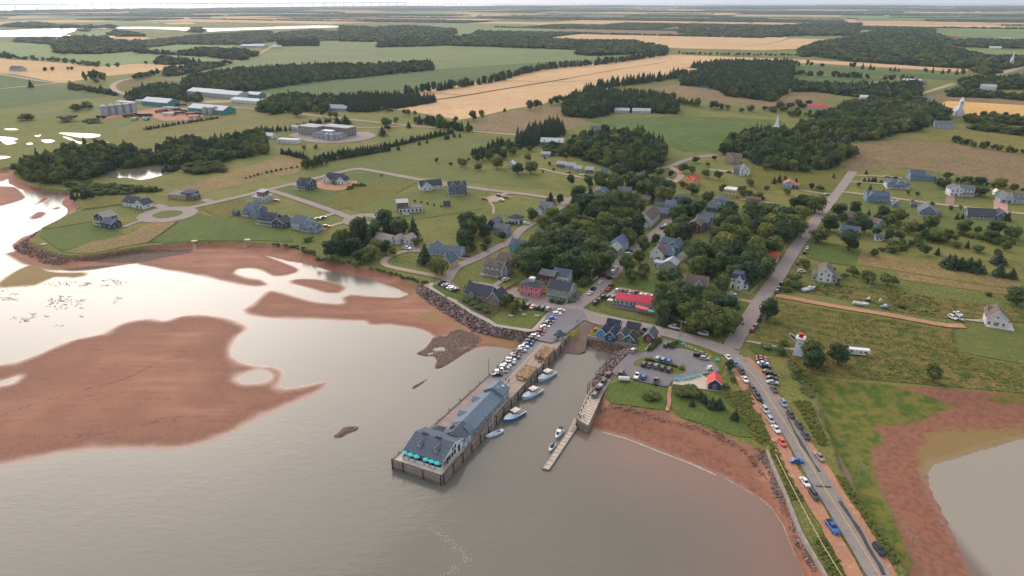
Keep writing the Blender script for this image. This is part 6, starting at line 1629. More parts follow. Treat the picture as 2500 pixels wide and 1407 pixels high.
def picnic(zone,x,y,rot,label,group,m=None,dz=0.0):
 o=thing('picnic_table',label,'picnic table',Q(zone,x,y)+Vector((0,0,dz)),R(rot),group)
 a=link('table_top',TABTOP,o);c2=link('trestle',TABLEG,o)
 if m:
  own_mat(a,m);own_mat(c2,m)
for i,(x,y)in enumerate(((1305,562),(1360,555),(1408,547),(1452,537),(1495,522))):
 picnic('K',x,y,12,'teal picnic bench on the beach deck, %s from the navy hut'%ordinal(4-i),'teal benches on the beach deck',None,.5)
for(x,y,r_,lab)in((1360,232,40,'teal picnic table on the grass near the car park entrance'),(1672,375,70,'teal picnic table standing alone on the dry verge'),(1795,480,-40,'mint green table tipped beside the small verge tree')):
 picnic('K',x,y,r_,lab,'teal picnic tables on the verge')
for i,(x,y)in enumerate(((1395,497),(1525,487),(1650,497),(1490,440))):
 picnic('W',x,y,-20,'pale wooden picnic table on the harbour lawn, %s'%('nearest the sea rocks','in the middle of the front line','nearest the parked cars','behind the others by the shrubs')[i],'picnic tables on the harbour lawn',WOODT)
o=thing('notice_board','small teal and white notice board at the car park entrance','sign',Q('K',1327,200),R(-20))
b=MB();b.box(-.7,.7,-.06,.06,.7,2.0);b.build('panel',mat((150,206,214),.6),o)
for sx in(-.6,.6):
 b=MB();b.box(sx-.05,sx+.05,-.05,.05,0,.7);b.build('leg',TEALP,o)
b=MB();b.tube((-2.2,0,1.3),(2.2,0,1.3),.9,n=16)
o=tag(b.build('fuel_tank',mat((214,216,216),.45),None,Q('K',825,560),R(-8)),'white cylindrical fuel tank lying beside the car park','tank')
for sx in(-1.4,1.4):
 b=MB();b.box(sx-.15,sx+.15,-.7,.7,0,.7);b.build('cradle',mat((120,116,110),.8),o)
lt=thing('lighthouse','white tapering lighthouse with red lantern beside a dark tree','lighthouse',Q('E',520,935),R(-28))
LANDMARKS.append(('the lighthouse',lt.location.x,lt.location.y));FOOT.append((lt.location.x,lt.location.y,2.0))
b=MB();b.box(-2.1,2.1,-2.1,2.1,-.2,7.6,tx=.85,ty=.85);b.build('tower',mat((216,220,228),.7,.05),lt)
b=MB();b.box(-1.25,1.25,-1.25,1.25,7.6,8.1,tx=-.5,ty=-.5);b.box(-1.95,1.95,-1.95,1.95,8.1,8.3);b.build('gallery',mat((222,222,226),.7,.05),lt)
b=MB()
for z in(8.7,9.0):
 for s_ in(-1.85,1.85):b.box(-1.85,1.85,s_-.03,s_+.03,z,z+.06);b.box(s_-.03,s_+.03,-1.85,1.85,z,z+.06)
b.build('gallery_rail',mat((216,216,220),.6),lt)
REDL=mat((186,40,48),.5,.08)
b=MB();b.tube((0,0,8.3),(0,0,9.2),.95,n=10);ln=b.build('lantern',REDL,lt)
b=MB();b.tube((0,0,9.2),(0,0,10.0),.85,n=10);b.build('lantern_glass',glass((70,24,28)),ln)
b=MB();b.tube((0,0,10.0),(0,0,10.2),1.1,n=10);b.tube((0,0,10.2),(0,0,10.7),.9,.15,n=10);b.tube((0,0,10.7),(0,0,11.3),.06,n=6);b.build('lantern_roof',mat((206,84,76),.6),ln)
window(lt,.1,-1.45,5.0,0,.8,1.1);window(lt,1.45,0,5.0,PI/2,.8,1.1)
sg=thing('range_board','white slatted range board on a mast beside the lighthouse','board',Q('E',492,925),R(-28))
b=MB();b.tube((0,0,-.2),(0,0,7.9),.14,n=6);b.build('mast',mat((190,190,190),.7),sg)
for i,(x0,z0,x1,z1)in enumerate(((-3.4,9.2,-.2,7.7),(-3.2,8.0,-1.2,6.0),(-3.4,9.2,-3.3,8.0))):
 b=MB();b.tube((x0,0,z0),(x1,0,z1),.16,n=4);b.build('board',mat((222,222,220),.7),sg)
b=MB();b.hexa([(-3.1,-.05,8.0),(-1.3,-.05,6.4),(-1.3,.05,6.4),(-3.1,.05,8.0),(-3.1,-.05,8.8),(-.6,-.05,7.5),(-.6,.05,7.5),(-3.1,.05,8.8)]);b.build('backing',mat((80,84,94),.7),sg)
b=MB();b.tube((-2.6,0,7.9),(-.05,0,5.2),.05,n=5);b.build('brace',mat((190,190,190),.7),sg)
# ---- camper trailer
cp_=thing('camper_trailer','long white camper trailer parked in the meadow','trailer',Q('E',1030,938),R(-14))
LANDMARKS.append(('the camper trailer',cp_.location.x,cp_.location.y));FOOT.append((cp_.location.x,cp_.location.y,4))
b=MB();b.prism([(-4.4,.7),(3.0,.7),(3.0,1.7),(4.6,1.9),(4.4,3.1),(-4.2,3.0)],'y',-1.2,1.2);b.build('body',mat((216,218,220),.4,.05),cp_)
for x,w in((-2.6,1.1),(2.9,1.2),(.9,.7)):
 b=MB();b.box(x-w/2,x+w/2,-1.24,-1.2,1.7,2.4);b.build('window',glass((50,52,60)),cp_)
b=MB();b.box(-1.2,-.5,-1.23,-1.2,.8,2.6);b.build('door',mat((190,192,196),.5),cp_)
b=MB();b.box(-4.4,4.2,-1.22,-1.202,1.35,1.5);b.build('stripe',mat((120,124,132),.5),cp_)
for x in(-.9,0.0):
 for sy in(-1.15,1.0):
  b=MB();b.tube((x,sy,.35),(x,sy+.15,.35),.36,n=12);b.build('wheel',mat((36,36,38),.8),cp_)
def laid_up(zone,x,y,rot,label,L_,rgb,cab):
 o=thing('laid_up_boat',label,'boat',Q(zone,x,y)+Vector((0,0,.5)),R(rot),'boats laid up in the grass')
 b=MB();b.loft(hull_rings(L_,L_*.34,.9,.4,10,.3,.4));b.build('hull',mat(rgb,.4,.08),o)
 b=MB();b.box(-L_*.45,L_*.2,-L_*.12,L_*.12,.9,.97);b.build('deck',mat((170,176,182),.6),o)
 if cab:
  b=MB();b.hexa([(-L_*.1,-.8,.95),(L_*.25,-.6,.95),(L_*.25,.6,.95),(-L_*.1,.8,.95),(-L_*.08,-.7,1.9),(L_*.15,-.5,1.8),(L_*.15,.5,1.8),(-L_*.08,.7,1.9)]);b.build('cabin',mat((200,206,212),.5),o)
 for sx in(-L_*.25,L_*.15):
  b=MB();b.box(sx-.1,sx+.1,-L_*.14,L_*.14,-.5,.05);b.build('cradle',TIMBER2,o)
laid_up('E',615,385,25,'pale blue boat hull laid up in the tall weeds',9.0,(160,184,206),True)
laid_up('E',1060,512,-20,'white open boat laid up beside the red dirt lane',7.5,(206,210,212),False)
laid_up('E',1265,540,-10,'small blue and white runabout on a trailer by the dirt lane',4.2,(96,140,190),True)
laid_up('E',1125,480,0,'small dark dinghy with white deck in the weeds',3.2,(70,72,76),True)
o=thing('tarp_pile','white plastic sheeted pile in the weeds near the laid up boats','pile',Q('E',1230,475),0)
b=MB();b.hexa([(-.9,-.6,-.1),(.9,-.6,-.1),(.8,.6,-.1),(-.8,.6,-.1),(-.3,-.2,1.5),(.4,-.2,1.3),(.3,.2,1.4),(-.3,.2,1.6)]);b.build('sheeting',mat((210,212,214),.5),o)
# ---- cliff stairs
for i,(x0,y0_,x1,y1_)in enumerate(((1515,1030,1520,1118),(1930,1020,1912,1108),(340,1055,290,1110))):
 a=Q('L',x0,y0_+25);c2=Q('L',x1,y1_,.6)
 if i==2:c2=Q('L',270,1115,.6)
 o=thing('beach_stairs',('wooden stairs down the red cliff below a yellow landing','pale wooden stairs down the red cliff below a round platform','narrow wooden stairs over the rock armour on the point')[i],'stairs',a,0,'stairs down the cliff')
 d=c2-a;n_=Vector((-d.y,d.x,0)).normalized()*.6
 b=MB();b.box(-1.8,1.8,-1.2,1.6,.2,.45);b.build('landing',mat(((196,178,120),(184,190,196),(170,160,150))[i],.8),o)
 for s_ in(-1,1):
  b=MB();b.tube(n_*s_+Vector((0,0,.4)),d+n_*s_,.12,n=4);b.build('stringer',mat((186,188,190),.7),o)
 for j in range(10):
  q=d*((j+.5)/10);b=MB();b.hexa([q-n_+Vector((-.1,-.15,.2)),q+n_+Vector((-.1,-.15,.2)),q+n_+Vector((.1,.15,.2)),q-n_+Vector((.1,.15,.2)),q-n_+Vector((-.1,-.15,.26)),q+n_+Vector((-.1,-.15,.26)),q+n_+Vector((.1,.15,.26)),q-n_+Vector((.1,.15,.26))]);b.build('tread',mat((180,176,168),.8),o)
  # ================================================================== VEHICLES
CARC=dict(white=(222,224,226),silver=(168,172,176),grey=(104,108,114),dark=(48,50,54),black=(24,25,28),red=(164,34,40),maroon=(92,32,40),blue=(30,96,176),navy=(34,44,76),green=(56,72,66),tan=(146,134,118),orange=(206,78,58),sky=(116,142,170))
CNAME=dict(dark='dark grey',sky='light blue',green='dark green')
GLS=glass((30,34,40),.05);LAMP=mat((220,222,220),.25,.03);TAIL=mat((150,26,26),.35,.05);TYRE=mat((28,28,30),.85,.1);BED=mat((40,40,44),.8)
SPEC={'sedan':(4.7,1.82,.92,.95,1.45,-1.75,1.05,-1.0,.25,False),'hatchback':(4.15,1.76,.96,.98,1.52,-1.95,.95,-1.6,.25,False),'suv':(4.6,1.88,1.05,1.08,1.72,-2.2,1.0,-2.0,.35,False),'pickup':(5.7,1.98,1.12,1.15,1.88,-.85,1.25,-.65,.5,True),'van':(5.0,1.95,1.08,1.12,1.95,-2.4,1.6,-2.3,.9,False)}
def inset(q,k,off):
 c=sum((Vector(v)for v in q),Vector())/len(q)
 n=(Vector(q[1])-Vector(q[0])).cross(Vector(q[2])-Vector(q[0])).normalized()
 if n.dot(c-Vector((0,0,1.0)))<0:n=-n
 return[c+(Vector(v)-c)*k+n*off for v in q]
PROTO={}
def car_meshes(t):
 if t in PROTO:return PROTO[t]
 L_,W_,hz,bz,rz,xr,xf,xr2,xf2,bed=SPEC[t]
 w=W_/2;l=L_/2
 b=MB();rings=[]
 prof=[(-l,.42,.8,.86),(-l+.12,.3,.9,.96),(-l+.5,.26,.96,1.0),(xr,.26,1.0,1.0),(0,.26,1.0,1.0),(xf,.26,1.0,1.0),(l-.6,.27,.96,.97),(l-.12,.32,.86,.9),(l,.42,.72,.8)]
 for x,zl,zh,wf in prof:
  top=(hz if x>0 else bz)*zh
  hw=w*wf
  rings.append([(x,-hw*.94,zl),(x,-hw,zl+.2),(x,-hw*.97,top-.08),(x,-hw*.86,top),(x,hw*.86,top),(x,hw*.97,top-.08),(x,hw,zl+.2),(x,hw*.94,zl)])
 b.loft(rings)
 wb,wt=w*.90,w*.72
 B0=[(xr,-wb,bz-.06),(xf,-wb,bz-.06),(xf,wb,bz-.06),(xr,wb,bz-.06)];T0=[(xr2,-wt,rz),(xf2,-wt,rz),(xf2,wt,rz),(xr2,wt,rz)]
 b.hexa(B0+T0)
 if bed:
  pass
 out={'body':b.mesh('body',paint(CARC['white']))}
 def gl(name,q,k):
  m=MB();m.face(inset(q,k,.012));out[name]=m.mesh(name,GLS,fix=False)
 gl('windscreen',[B0[1],B0[2],T0[2],T0[1]],.88);gl('rear_window',[B0[3],B0[0],T0[0],T0[3]],.86)
 gl('side_window',[B0[0],B0[1],T0[1],T0[0]],.84);gl('side_window_2',[B0[2],B0[3],T0[3],T0[2]],.84)
 if bed:
  m=MB();m.box(-l+.15,xr-.08,-w*.82,w*.82,bz-.02,bz+.012);out['load_bed']=m.mesh('load_bed',BED)
 m=MB();m.tube((0,-.1,0),(0,.1,0),.34,n=12);out['wheel']=m.mesh('wheel',TYRE)
 m=MB();m.tube((0,-.108,0),(0,.108,0),.2,n=8);out['rim']=m.mesh('rim',mat((150,152,156),.4,.05,1,.6))
 m=MB();m.box(-.05,.04,-.2,.2,-.07,.07);out['headlight']=m.mesh('headlight',LAMP);out['taillight']=m.mesh('taillight',TAIL)
 PROTO[t]=(out,L_,W_,hz)
 return PROTO[t]
def car(p,rot,t,c,label,group):
 ms,L_,W_,hz=car_meshes(t)
 o=thing({'pickup':'pickup_truck','van':'parked_van'}.get(t,'parked_car'),label,'truck' if t=='pickup' else('van' if t=='van' else 'car'),p,R(rot),group)
 bo=link('body',ms['body'],o);own_mat(bo,paint(CARC[c]))
 for n in('windscreen','rear_window','side_window'):
  link(n,ms[n],o)
 link('side_window',ms['side_window_2'],o)
 if 'load_bed' in ms:link('load_bed',ms['load_bed'],o)
 for sx in(-L_*.31,L_*.32):
  for sy in(-1,1):
   wh=link('wheel',ms['wheel'],o,(sx,sy*(W_/2-.1),.34));link('rim',ms['rim'],wh)
 for sy in(-1,1):
  link('headlight',ms['headlight'],o,(L_/2-.04,sy*W_*.31,hz*.62));link('taillight',ms['taillight'],o,(-L_/2+.02,sy*W_*.35,hz*.72))
 FOOT.append((p.x,p.y,2.6))
 return o
NT_=dict(suv='SUV',sedan='sedan',hatchback='hatchback',pickup='pickup truck',van='van')
used_labels={}
def row(zone,where,group,cars,z=LZ+.37):
 """cars: (x, y, heading, colour, type); the row is counted from its first car; where = phrase naming the row and its first end"""
 for i,(x,y,h,c,t)in enumerate(cars):
  lab='%s %s, %s %s'%(CNAME.get(c,c),NT_[t],ordinal(i),where)
  car(Q(zone,x,y,z),h+random.uniform(-2,2),t,c,lab,group)
def S_(x,y,c='white',t='sedan',h=None):return(x,y,h,c,t)
def hd(h,lst):return[(x,y,(h if hh is None else hh),c,t)for x,y,hh,c,t in lst]
row('W','counting down the wharf from the village','cars parked along the wharf',hd(2,[S_(1890,448,'white','suv',20),S_(1850,480,'white','suv'),S_(1805,526,'blue','hatchback'),S_(1778,558,'navy','sedan'),S_(1752,580,'dark','suv'),S_(1735,603,'white','sedan'),S_(1695,630,'red','sedan'),S_(1690,655,'maroon','suv'),S_(1668,682,'maroon','sedan'),S_(1635,702,'white','suv'),S_(1606,724,'green','suv'),S_(1578,752,'dark','suv'),S_(1562,776,'blue','sedan'),S_(1522,803,'white','sedan')]),DZ+.03)
row('W','counting back up the wharf from the long grey building','cars parked along the wharf',hd(2,[S_(1258,1076,'black','sedan',182),S_(1305,1040,'white','pickup',182),S_(1332,1010,'silver','suv'),S_(1348,985,'white','sedan'),S_(1390,962,'silver','suv'),S_(1396,932,'white','suv'),S_(1438,905,'grey','suv'),S_(1442,876,'maroon','sedan'),S_(1500,842,'silver','suv'),]),DZ+.03)
row('W','in the promenade bays counting from the shore','cars in the promenade bays',hd(48,[S_(722,175,'black','pickup'),S_(748,190,'silver'),S_(772,202,'grey','suv'),S_(800,216,'white'),S_(828,232,'white','suv'),S_(862,240,'dark','hatchback')]))
row('W','beside the harbour lawn counting from the shrubs','cars beside the harbour lawn',hd(62,[S_(1567,398,'red','suv'),S_(1610,408,'white'),S_(1660,415,'dark','suv'),S_(1710,422,'green','suv'),S_(1762,430,'silver','suv')]))
row('W','on the drive of the veranda house','cars in village drives',[(1345,140,45,'white','suv')])
row('V','along the tree-lined street, west kerb, counting from the harbour','cars on the tree-lined street',hd(60,[S_(285,552,'white'),S_(322,505,'navy','suv'),S_(405,426,'white'),S_(425,356,'maroon','suv',150),S_(552,308,'white','suv'),S_(582,265,'silver')]))
row('V','along the tree-lined street, east kerb, counting from the harbour','cars on the tree-lined street',hd(60,[S_(345,665,'black','suv'),S_(388,630,'black','suv'),S_(500,505,'red'),S_(527,466,'black','suv'),S_(520,382,'black','suv',20)]))
row('V','in the front line of the restaurant gravel lot','cars on the restaurant lot',hd(62,[S_(438,592,'dark','suv'),S_(490,598,'navy','suv'),S_(545,602,'grey','suv'),S_(600,622,'white')]))
row('V','in the row behind the red roofs counting from the street','cars on the restaurant lot',hd(62,[S_(595,522,'white','suv'),S_(640,532,'green'),S_(692,540,'black'),S_(740,550,'silver'),S_(812,556,'maroon','pickup'),S_(865,575,'white'),S_(925,582,'silver','suv'),S_(996,592,'white')]))
row('V','along the harbour street counting from the restaurant','cars on the harbour street',hd(-28,[S_(1245,945,'white','pickup',152),S_(1430,985,'maroon','pickup',152),S_(1575,1018,'white','van',152)]))
row('V','beside the plum red shed','cars on the harbour street',[(940,980,-28,'black','suv')])
row('V','entering the car park','cars in the car park',[(1157,1148,60,'navy','suv')])
row('V','on the straight street kerb counting from the corner','cars on the straight street',hd(58,[S_(2142,972,'red','hatchback'),S_(2180,926,'grey','suv'),S_(2235,862,'dark','van'),S_(2256,806,'grey','suv')]))
row('V','on the grass beside the mansard house','cars in village drives',[(1905,562,-20,'white','sedan')])
row('K','above the hedge island counting from the sheds','cars in the car park',hd(64,[S_(1130,366,'silver','suv'),S_(1180,376,'sky','suv'),S_(1232,388,'blue','hatchback')]))
row('K','below the hedge island counting from the sheds','cars in the car park',hd(64,[S_(1008,414,'black','suv'),S_(1058,424,'dark'),S_(1120,432,'grey','suv'),S_(1176,448,'black','suv'),S_(1236,464,'dark','suv')]))
row('K','at the road side of the car park','cars in the car park',hd(-14,[S_(1500,336,'black','suv'),S_(1555,362,'silver','hatchback')]))
row('K','at the car park shore edge counting from the pier','cars in the car park',hd(68,[S_(802,495,'green','van'),S_(945,518,'white','pickup',248),S_(1006,530,'blue','hatchback'),S_(1115,565,'grey','pickup')]))
row('K','parked by the rocks below the plum red shed','cars in the car park',[(910,290,60,'silver','suv')])
row('K','on the finger pier counting from its outer end','cars on the finger pier',hd(66,[S_(566,690,'grey','suv'),S_(592,650,'black','pickup'),S_(612,618,'silver'),S_(646,568,'dark','suv'),S_(692,508,'maroon','suv')]),DZ+.08)
row('E','in the lagoon verge row counting from the junction','cars in the verge row',hd(-12,[S_(205,970,'orange'),S_(208,992,'grey'),S_(220,1020,'white'),S_(242,1046,'navy'),S_(262,1090,'black'),S_(288,1112,'black','suv'),S_(296,1146,'dark'),S_(302,1184,'silver')]))
row('S','on the lagoon side of the causeway counting from the junction','cars on the causeway verges',hd(-86,[S_(477,262,'dark'),S_(537,350,'sky','suv'),S_(582,420,'black','suv'),S_(633,485,'black','suv'),S_(674,550,'navy','suv'),S_(760,680,'tan','sedan'),S_(1127,1252,'black','suv')]))
row('S','on the bay side of the causeway counting from the junction','cars on the causeway verges',hd(-86,[S_(195,64,'white'),S_(242,108,'blue','hatchback'),S_(275,148,'dark','van'),S_(300,200,'white'),S_(346,260,'dark','suv'),S_(376,305,'black','pickup'),S_(425,390,'silver','suv'),S_(456,452,'silver','suv'),S_(490,507,'white'),S_(527,588,'orange'),S_(618,703,'blue','sedan',-3),S_(670,835,'white'),S_(725,915,'dark','suv'),S_(836,1112,'blue','pickup')]))
row('R','high on the straight street counting from the dead end','cars on the straight street',hd(58,[S_(860,690,'silver','sedan',0),S_(675,1022,'white'),S_(705,1112,'white'),S_(686,1146,'black','suv'),S_(652,1196,'grey'),S_(632,1226,'dark'),S_(660,1294,'white','suv',0),S_(505,1388,'black','suv')]))
row('E','on the straight street by the dirt lane end','cars on the straight street',[(342,398,58,'grey','suv'),(358,372,58,'black','suv')])
row('E','at the end of the red dirt lane','cars on the dirt lane',[(1846,626,-75,'white','suv'),(1906,634,-75,'silver','suv'),(1895,592,-75,'white','sedan')])
row('R','by the big slate-roofed house','cars on the east side drives',[(1330,550,-10,'silver','sedan'),(1392,558,-10,'black','sedan')])
row('R','beside the blue corner house','cars on the east side drives',[(1362,748,60,'white','suv'),(1406,745,60,'white','hatchback')])
row('R','beside the white gabled house on the slope','cars in village drives',[(92,515,-8,'black','sedan')])
row('C','next to the theatre','cars in village drives',[(1072,1164,0,'white','van'),(1075,1138,0,'dark','suv')])
row('C','on the village hall forecourt','cars in village drives',[(1335,955,45,'black','suv'),(1358,938,45,'white','suv')])
row('C','outside the white pyramid-roofed house','cars in village drives',[(268,920,0,'white','suv')])
row('C','on the gravel square off the estate road','cars in village drives',[(60,702,-20,'navy','suv'),(76,736,-20,'white','sedan'),(122,716,-20,'black','sedan')])
row('M','alone at the gravel square edge','cars in village drives',[(1862,726,-20,'maroon','sedan')])
row('C','outside the row of holiday cottages counting from the lawn end','cars at the cottages',[(600,516,40,'dark','sedan'),(708,540,0,'white','sedan'),(736,545,0,'navy','sedan'),(845,556,20,'silver','sedan'),(866,612,35,'dark','suv')])
row('C','on the pink drive of the yellow house','cars in village drives',[(1375,576,0,'white','pickup')])
row('M','in the yard of the tan-roofed bungalow','cars in village drives',[(1258,1114,-20,'white','pickup')])
row('M','outside the long blue-grey house','cars in village drives',[(1722,1174,-5,'dark','sedan')])
row('M','on the estate drives','cars on the estate',[(240,740,10,'black','sedan'),(565,882,15,'grey','sedan'),(606,872,15,'dark','sedan'),(632,942,10,'red','suv'),(1252,852,10,'white','suv')])
# ---- farmyard machinery: trailers and trucks
def trailer(zone,x,y,rot,rgb,label,L_=12,h=2.6,cab=True):
 o=thing('farm_truck',label,'truck',Q(zone,x,y),R(rot),'machinery in the farmyard')
 b=MB();b.box(-L_/2,L_/2,-1.3,1.3,1.1,1.1+h);b.build('box_body',mat(rgb,.6,.1),o)
 if cab:
  b=MB();b.hexa([(L_/2+.2,-1.2,.5),(L_/2+2.4,-1.2,.5),(L_/2+2.4,1.2,.5),(L_/2+.2,1.2,.5),(L_/2+.2,-1.1,3),(L_/2+1.8,-1.1,3),(L_/2+1.8,1.1,3),(L_/2+.2,1.1,3)]);b.build('cab',mat((60,62,66),.5),o)
 for sx in(-L_*.35,-L_*.22,L_*.35):
  for sy in(-1.25,1.0):
   b=MB();b.tube((sx,sy,.55),(sx,sy+.25,.55),.55,n=10);b.build('wheel',TYRE,o)
k_=0
for(x,y,r_,rgb,L_)in((940,862,20,(50,46,46),12),(985,850,-30,(70,56,54),12),(1050,858,10,(44,44,46),12),(1090,855,-20,(60,60,62),10),(1170,830,30,(150,60,50),10),(1200,822,10,(120,56,50),10),(1240,805,0,(200,202,204),14),(1280,810,30,(180,182,186),12),(1240,850,-10,(206,206,204),16),(1320,842,20,(66,66,70),12),(1350,825,-30,(52,52,56),12),(1300,815,60,(90,84,80),10),(1400,850,20,(150,70,60),10),(1440,845,0,(140,66,58),10),(1425,868,10,(196,190,186),12),(1330,780,20,(70,66,66),12),(1280,780,-20,(60,58,60),12),(985,885,30,(190,190,190),6),(1070,885,0,(190,190,190),6),(740,870,0,(60,50,50),10)):
 cn='white' if rgb[0]>170 else('rusty red' if rgb[0]>100 else 'dark')
 trailer('A',x,y,r_,rgb,'%s farm truck or trailer in the dirt yard, %s counting from the silos'%(cn,ordinal(k_)),L_)
 k_+=1
 # ================================================================== POLES AND WIRES
POLEM=mat((150,138,124),.9,.15)
_pb={}
def pole(zone,x,y,h,rot,label,lamp=False,arm=True):
 p=Q(zone,x,y)
 o=thing('utility_pole',label,'pole',p,R(rot),'wooden utility poles')
 b=MB();b.tube((0,0,-.3),(0,0,h),.17,.12,8);b.build('post',POLEM,o)
 if arm:
  b=MB();b.box(-1.2,1.2,-.07,.07,h-.9,h-.72);b.build('cross_arm',POLEM,o)
  for sx in(-1.1,0,1.1):
   b=MB();b.tube((sx,0,h-.72),(sx,0,h-.45),.06,n=6);b.build('insulator',mat((190,196,200),.4),o)
 if lamp:
  b=MB();b.tube((0,0,h-1.2),(1.6,0,h-.9),.04,n=5);b.build('lamp_arm',mat((150,152,154),.5),o)
  b=MB();b.box(1.4,2.1,-.15,.15,h-1.0,h-.85);b.build('lamp_head',mat((190,192,194),.5),o)
 return p+Vector((0,0,h-.5))
CP=[pole('S',x,y,h,5,'bare utility pole on the lagoon side of the causeway, %s from the junction'%ordinal(i))for i,(x,y,h)in enumerate(((535,190,9.5),(733,497,9.5),(982,862,9.5),(1293,1322,9.5)))]
CP.append(Q('S',1750,1900)+Vector((0,0,9)))
VP=[pole('V',1310,1065,9.5,-30,'utility pole with transformer on the harbour street verge',True),pole('V',1036,862,8.5,-30,'utility pole between the red-roofed restaurant and dark trees'),pole('V',396,672,8.5,-30,'utility pole at the street corner by the restaurant tent'),pole('V',300,432,8.5,60,'lamp pole beside the white street fence',True),pole('V',64,442,8.5,60,'pole behind the white gabled house by the inn')]
pole('W',1180,1085,8.5,0,'tall lamp pole on the wharf edge near the long grey building',False,False);pole('W',1458,805,7.5,0,'lamp pole on the wharf edge above the rock armour',False,False)
pole('E',1122,392,8,70,'utility pole in the weeds by the laid up boats',False,False);pole('E',1770,528,8,70,'leaning utility pole in the meadow',False,False);pole('R',770,1052,8,30,'utility pole on the straight street by the dense trees',False,False)
pole('V',2235,1005,9,30,'paired utility pole by the street corner, nearer the junction',False,False);pole('V',2262,970,9,30,'paired utility pole by the street corner, farther from the junction',False,False)
pole('M',1825,1160,8,30,'utility pole beside the shore street',True);pole('W',1548,370,8,30,'utility pole by the lawn shrubs',False,False);pole('C',928,570,8,30,'utility pole by the last holiday cottage');pole('C',272,552,8,30,'utility pole on the lawn near two big trees',False,False)
pole('C',1120,1110,9,60,'utility pole rising behind the theatre');pole('M',1560,1330,9,0,'utility pole beside the yellow cottage tree',False,False);pole('C',1545,745,8,0,'utility pole by the low blue-grey house');pole('C',1688,1010,8,0,'utility pole in the trees behind the maroon house')
def wire(a,c,label,off):
 d=c-a;d.z=0;n=Vector((-d.y,d.x,0)).normalized()*off
 b=MB();pts=[]
 for i in range(13):
  t=i/12
  p=a.lerp(c,t)+n;p.z-=1.1*4*t*(1-t)*.5
  pts.append(p-a)
 for i in range(12):
  b.tube(pts[i],pts[i+1],.022,n=4,caps=False)
 return b.build('wire',mat((120,120,118),.6),None,a)
def line(pts,what):
 for i in range(len(pts)-1):
  r_=None
  for off in(-1.1,0,1.1):
   w_=wire(pts[i],pts[i+1],'',off)
   if r_ is None:
    r_=tag(w_,'overhead power wires, %s span %s'%(ordinal(i),what),'wires');w_.name='power_line'
   else:
    w_.parent=r_;w_.location=(0,0,0)
line(CP,'of the causeway line counting from the junction');line(VP[:3],'of the harbour street line counting from the car park')
# ================================================================== PEOPLE
def person_mesh(top,legs,hair):
 """one continuous standing figure: stacked cross-sections from feet to head, arms grown from the shoulders"""
 me=bpy.data.meshes.new('person')
 J=[(0,0,.95),(0,0,1.15),(0,0,1.42),(0,0,1.52),(0,.01,1.66),(0,.01,1.76),(-.1,0,.9),(-.11,.02,.5),(-.11,0,.08),(-.11,-.1,.04),(.1,0,.9),(.11,.02,.5),(.11,0,.08),(.11,-.1,.04),(-.2,0,1.4),(-.27,.02,1.14),(-.25,-.05,.9),(-.25,-.08,.8),(.2,0,1.4),(.27,.02,1.14),(.25,-.05,.9),(.25,-.08,.8)]
 E_=[(0,1),(1,2),(2,3),(3,4),(4,5),(0,6),(6,7),(7,8),(8,9),(0,10),(10,11),(11,12),(12,13),(2,14),(14,15),(15,16),(16,17),(2,18),(18,19),(19,20),(20,21)]
 rad=[.15,.14,.15,.06,.1,.085,.1,.07,.05,.04,.1,.07,.05,.04,.07,.05,.04,.035,.07,.05,.04,.035]
 me.from_pydata(J,E_,[])
 o=bpy.data.objects.new('person',me);COL.objects.link(o)
 sk=o.modifiers.new('skin','SKIN');sb=o.modifiers.new('sub','SUBSURF');sb.levels=1;sb.render_levels=1
 for i,r_ in enumerate(rad):
  me.skin_vertices[0].data[i].radius=(r_,r_*(.75 if i in(0,1,2)else 1))
 me.skin_vertices[0].data[0].use_root=True
 dg=bpy.context.evaluated_depsgraph_get()
 ev=o.evaluated_get(dg)
 out=bpy.data.meshes.new_from_object(ev)
 bpy.data.objects.remove(o)
 for m_ in(mat(top,.8),mat(legs,.8),mat((196,150,126),.6),mat(hair,.8)):out.materials.append(m_)
 mi=[]
 for p in out.polygons:
  z=p.center.z;x=abs(p.center.x)
  mi.append(3 if z>1.69 or(z>1.58 and p.center.y>.04)else 2 if z>1.5 or(x>.2 and z<1.12 and z>.7)else 0 if z>.95 else 1 if z>.09 else 3)
 out.polygons.foreach_set('material_index',mi)
 return out
PM=[person_mesh((40,42,50),(34,36,44),(50,38,30)),person_mesh((206,204,200),(60,66,90),(90,66,44)),person_mesh((120,60,64),(50,50,54),(40,32,28)),person_mesh((90,110,130),(120,110,96),(120,96,60))]
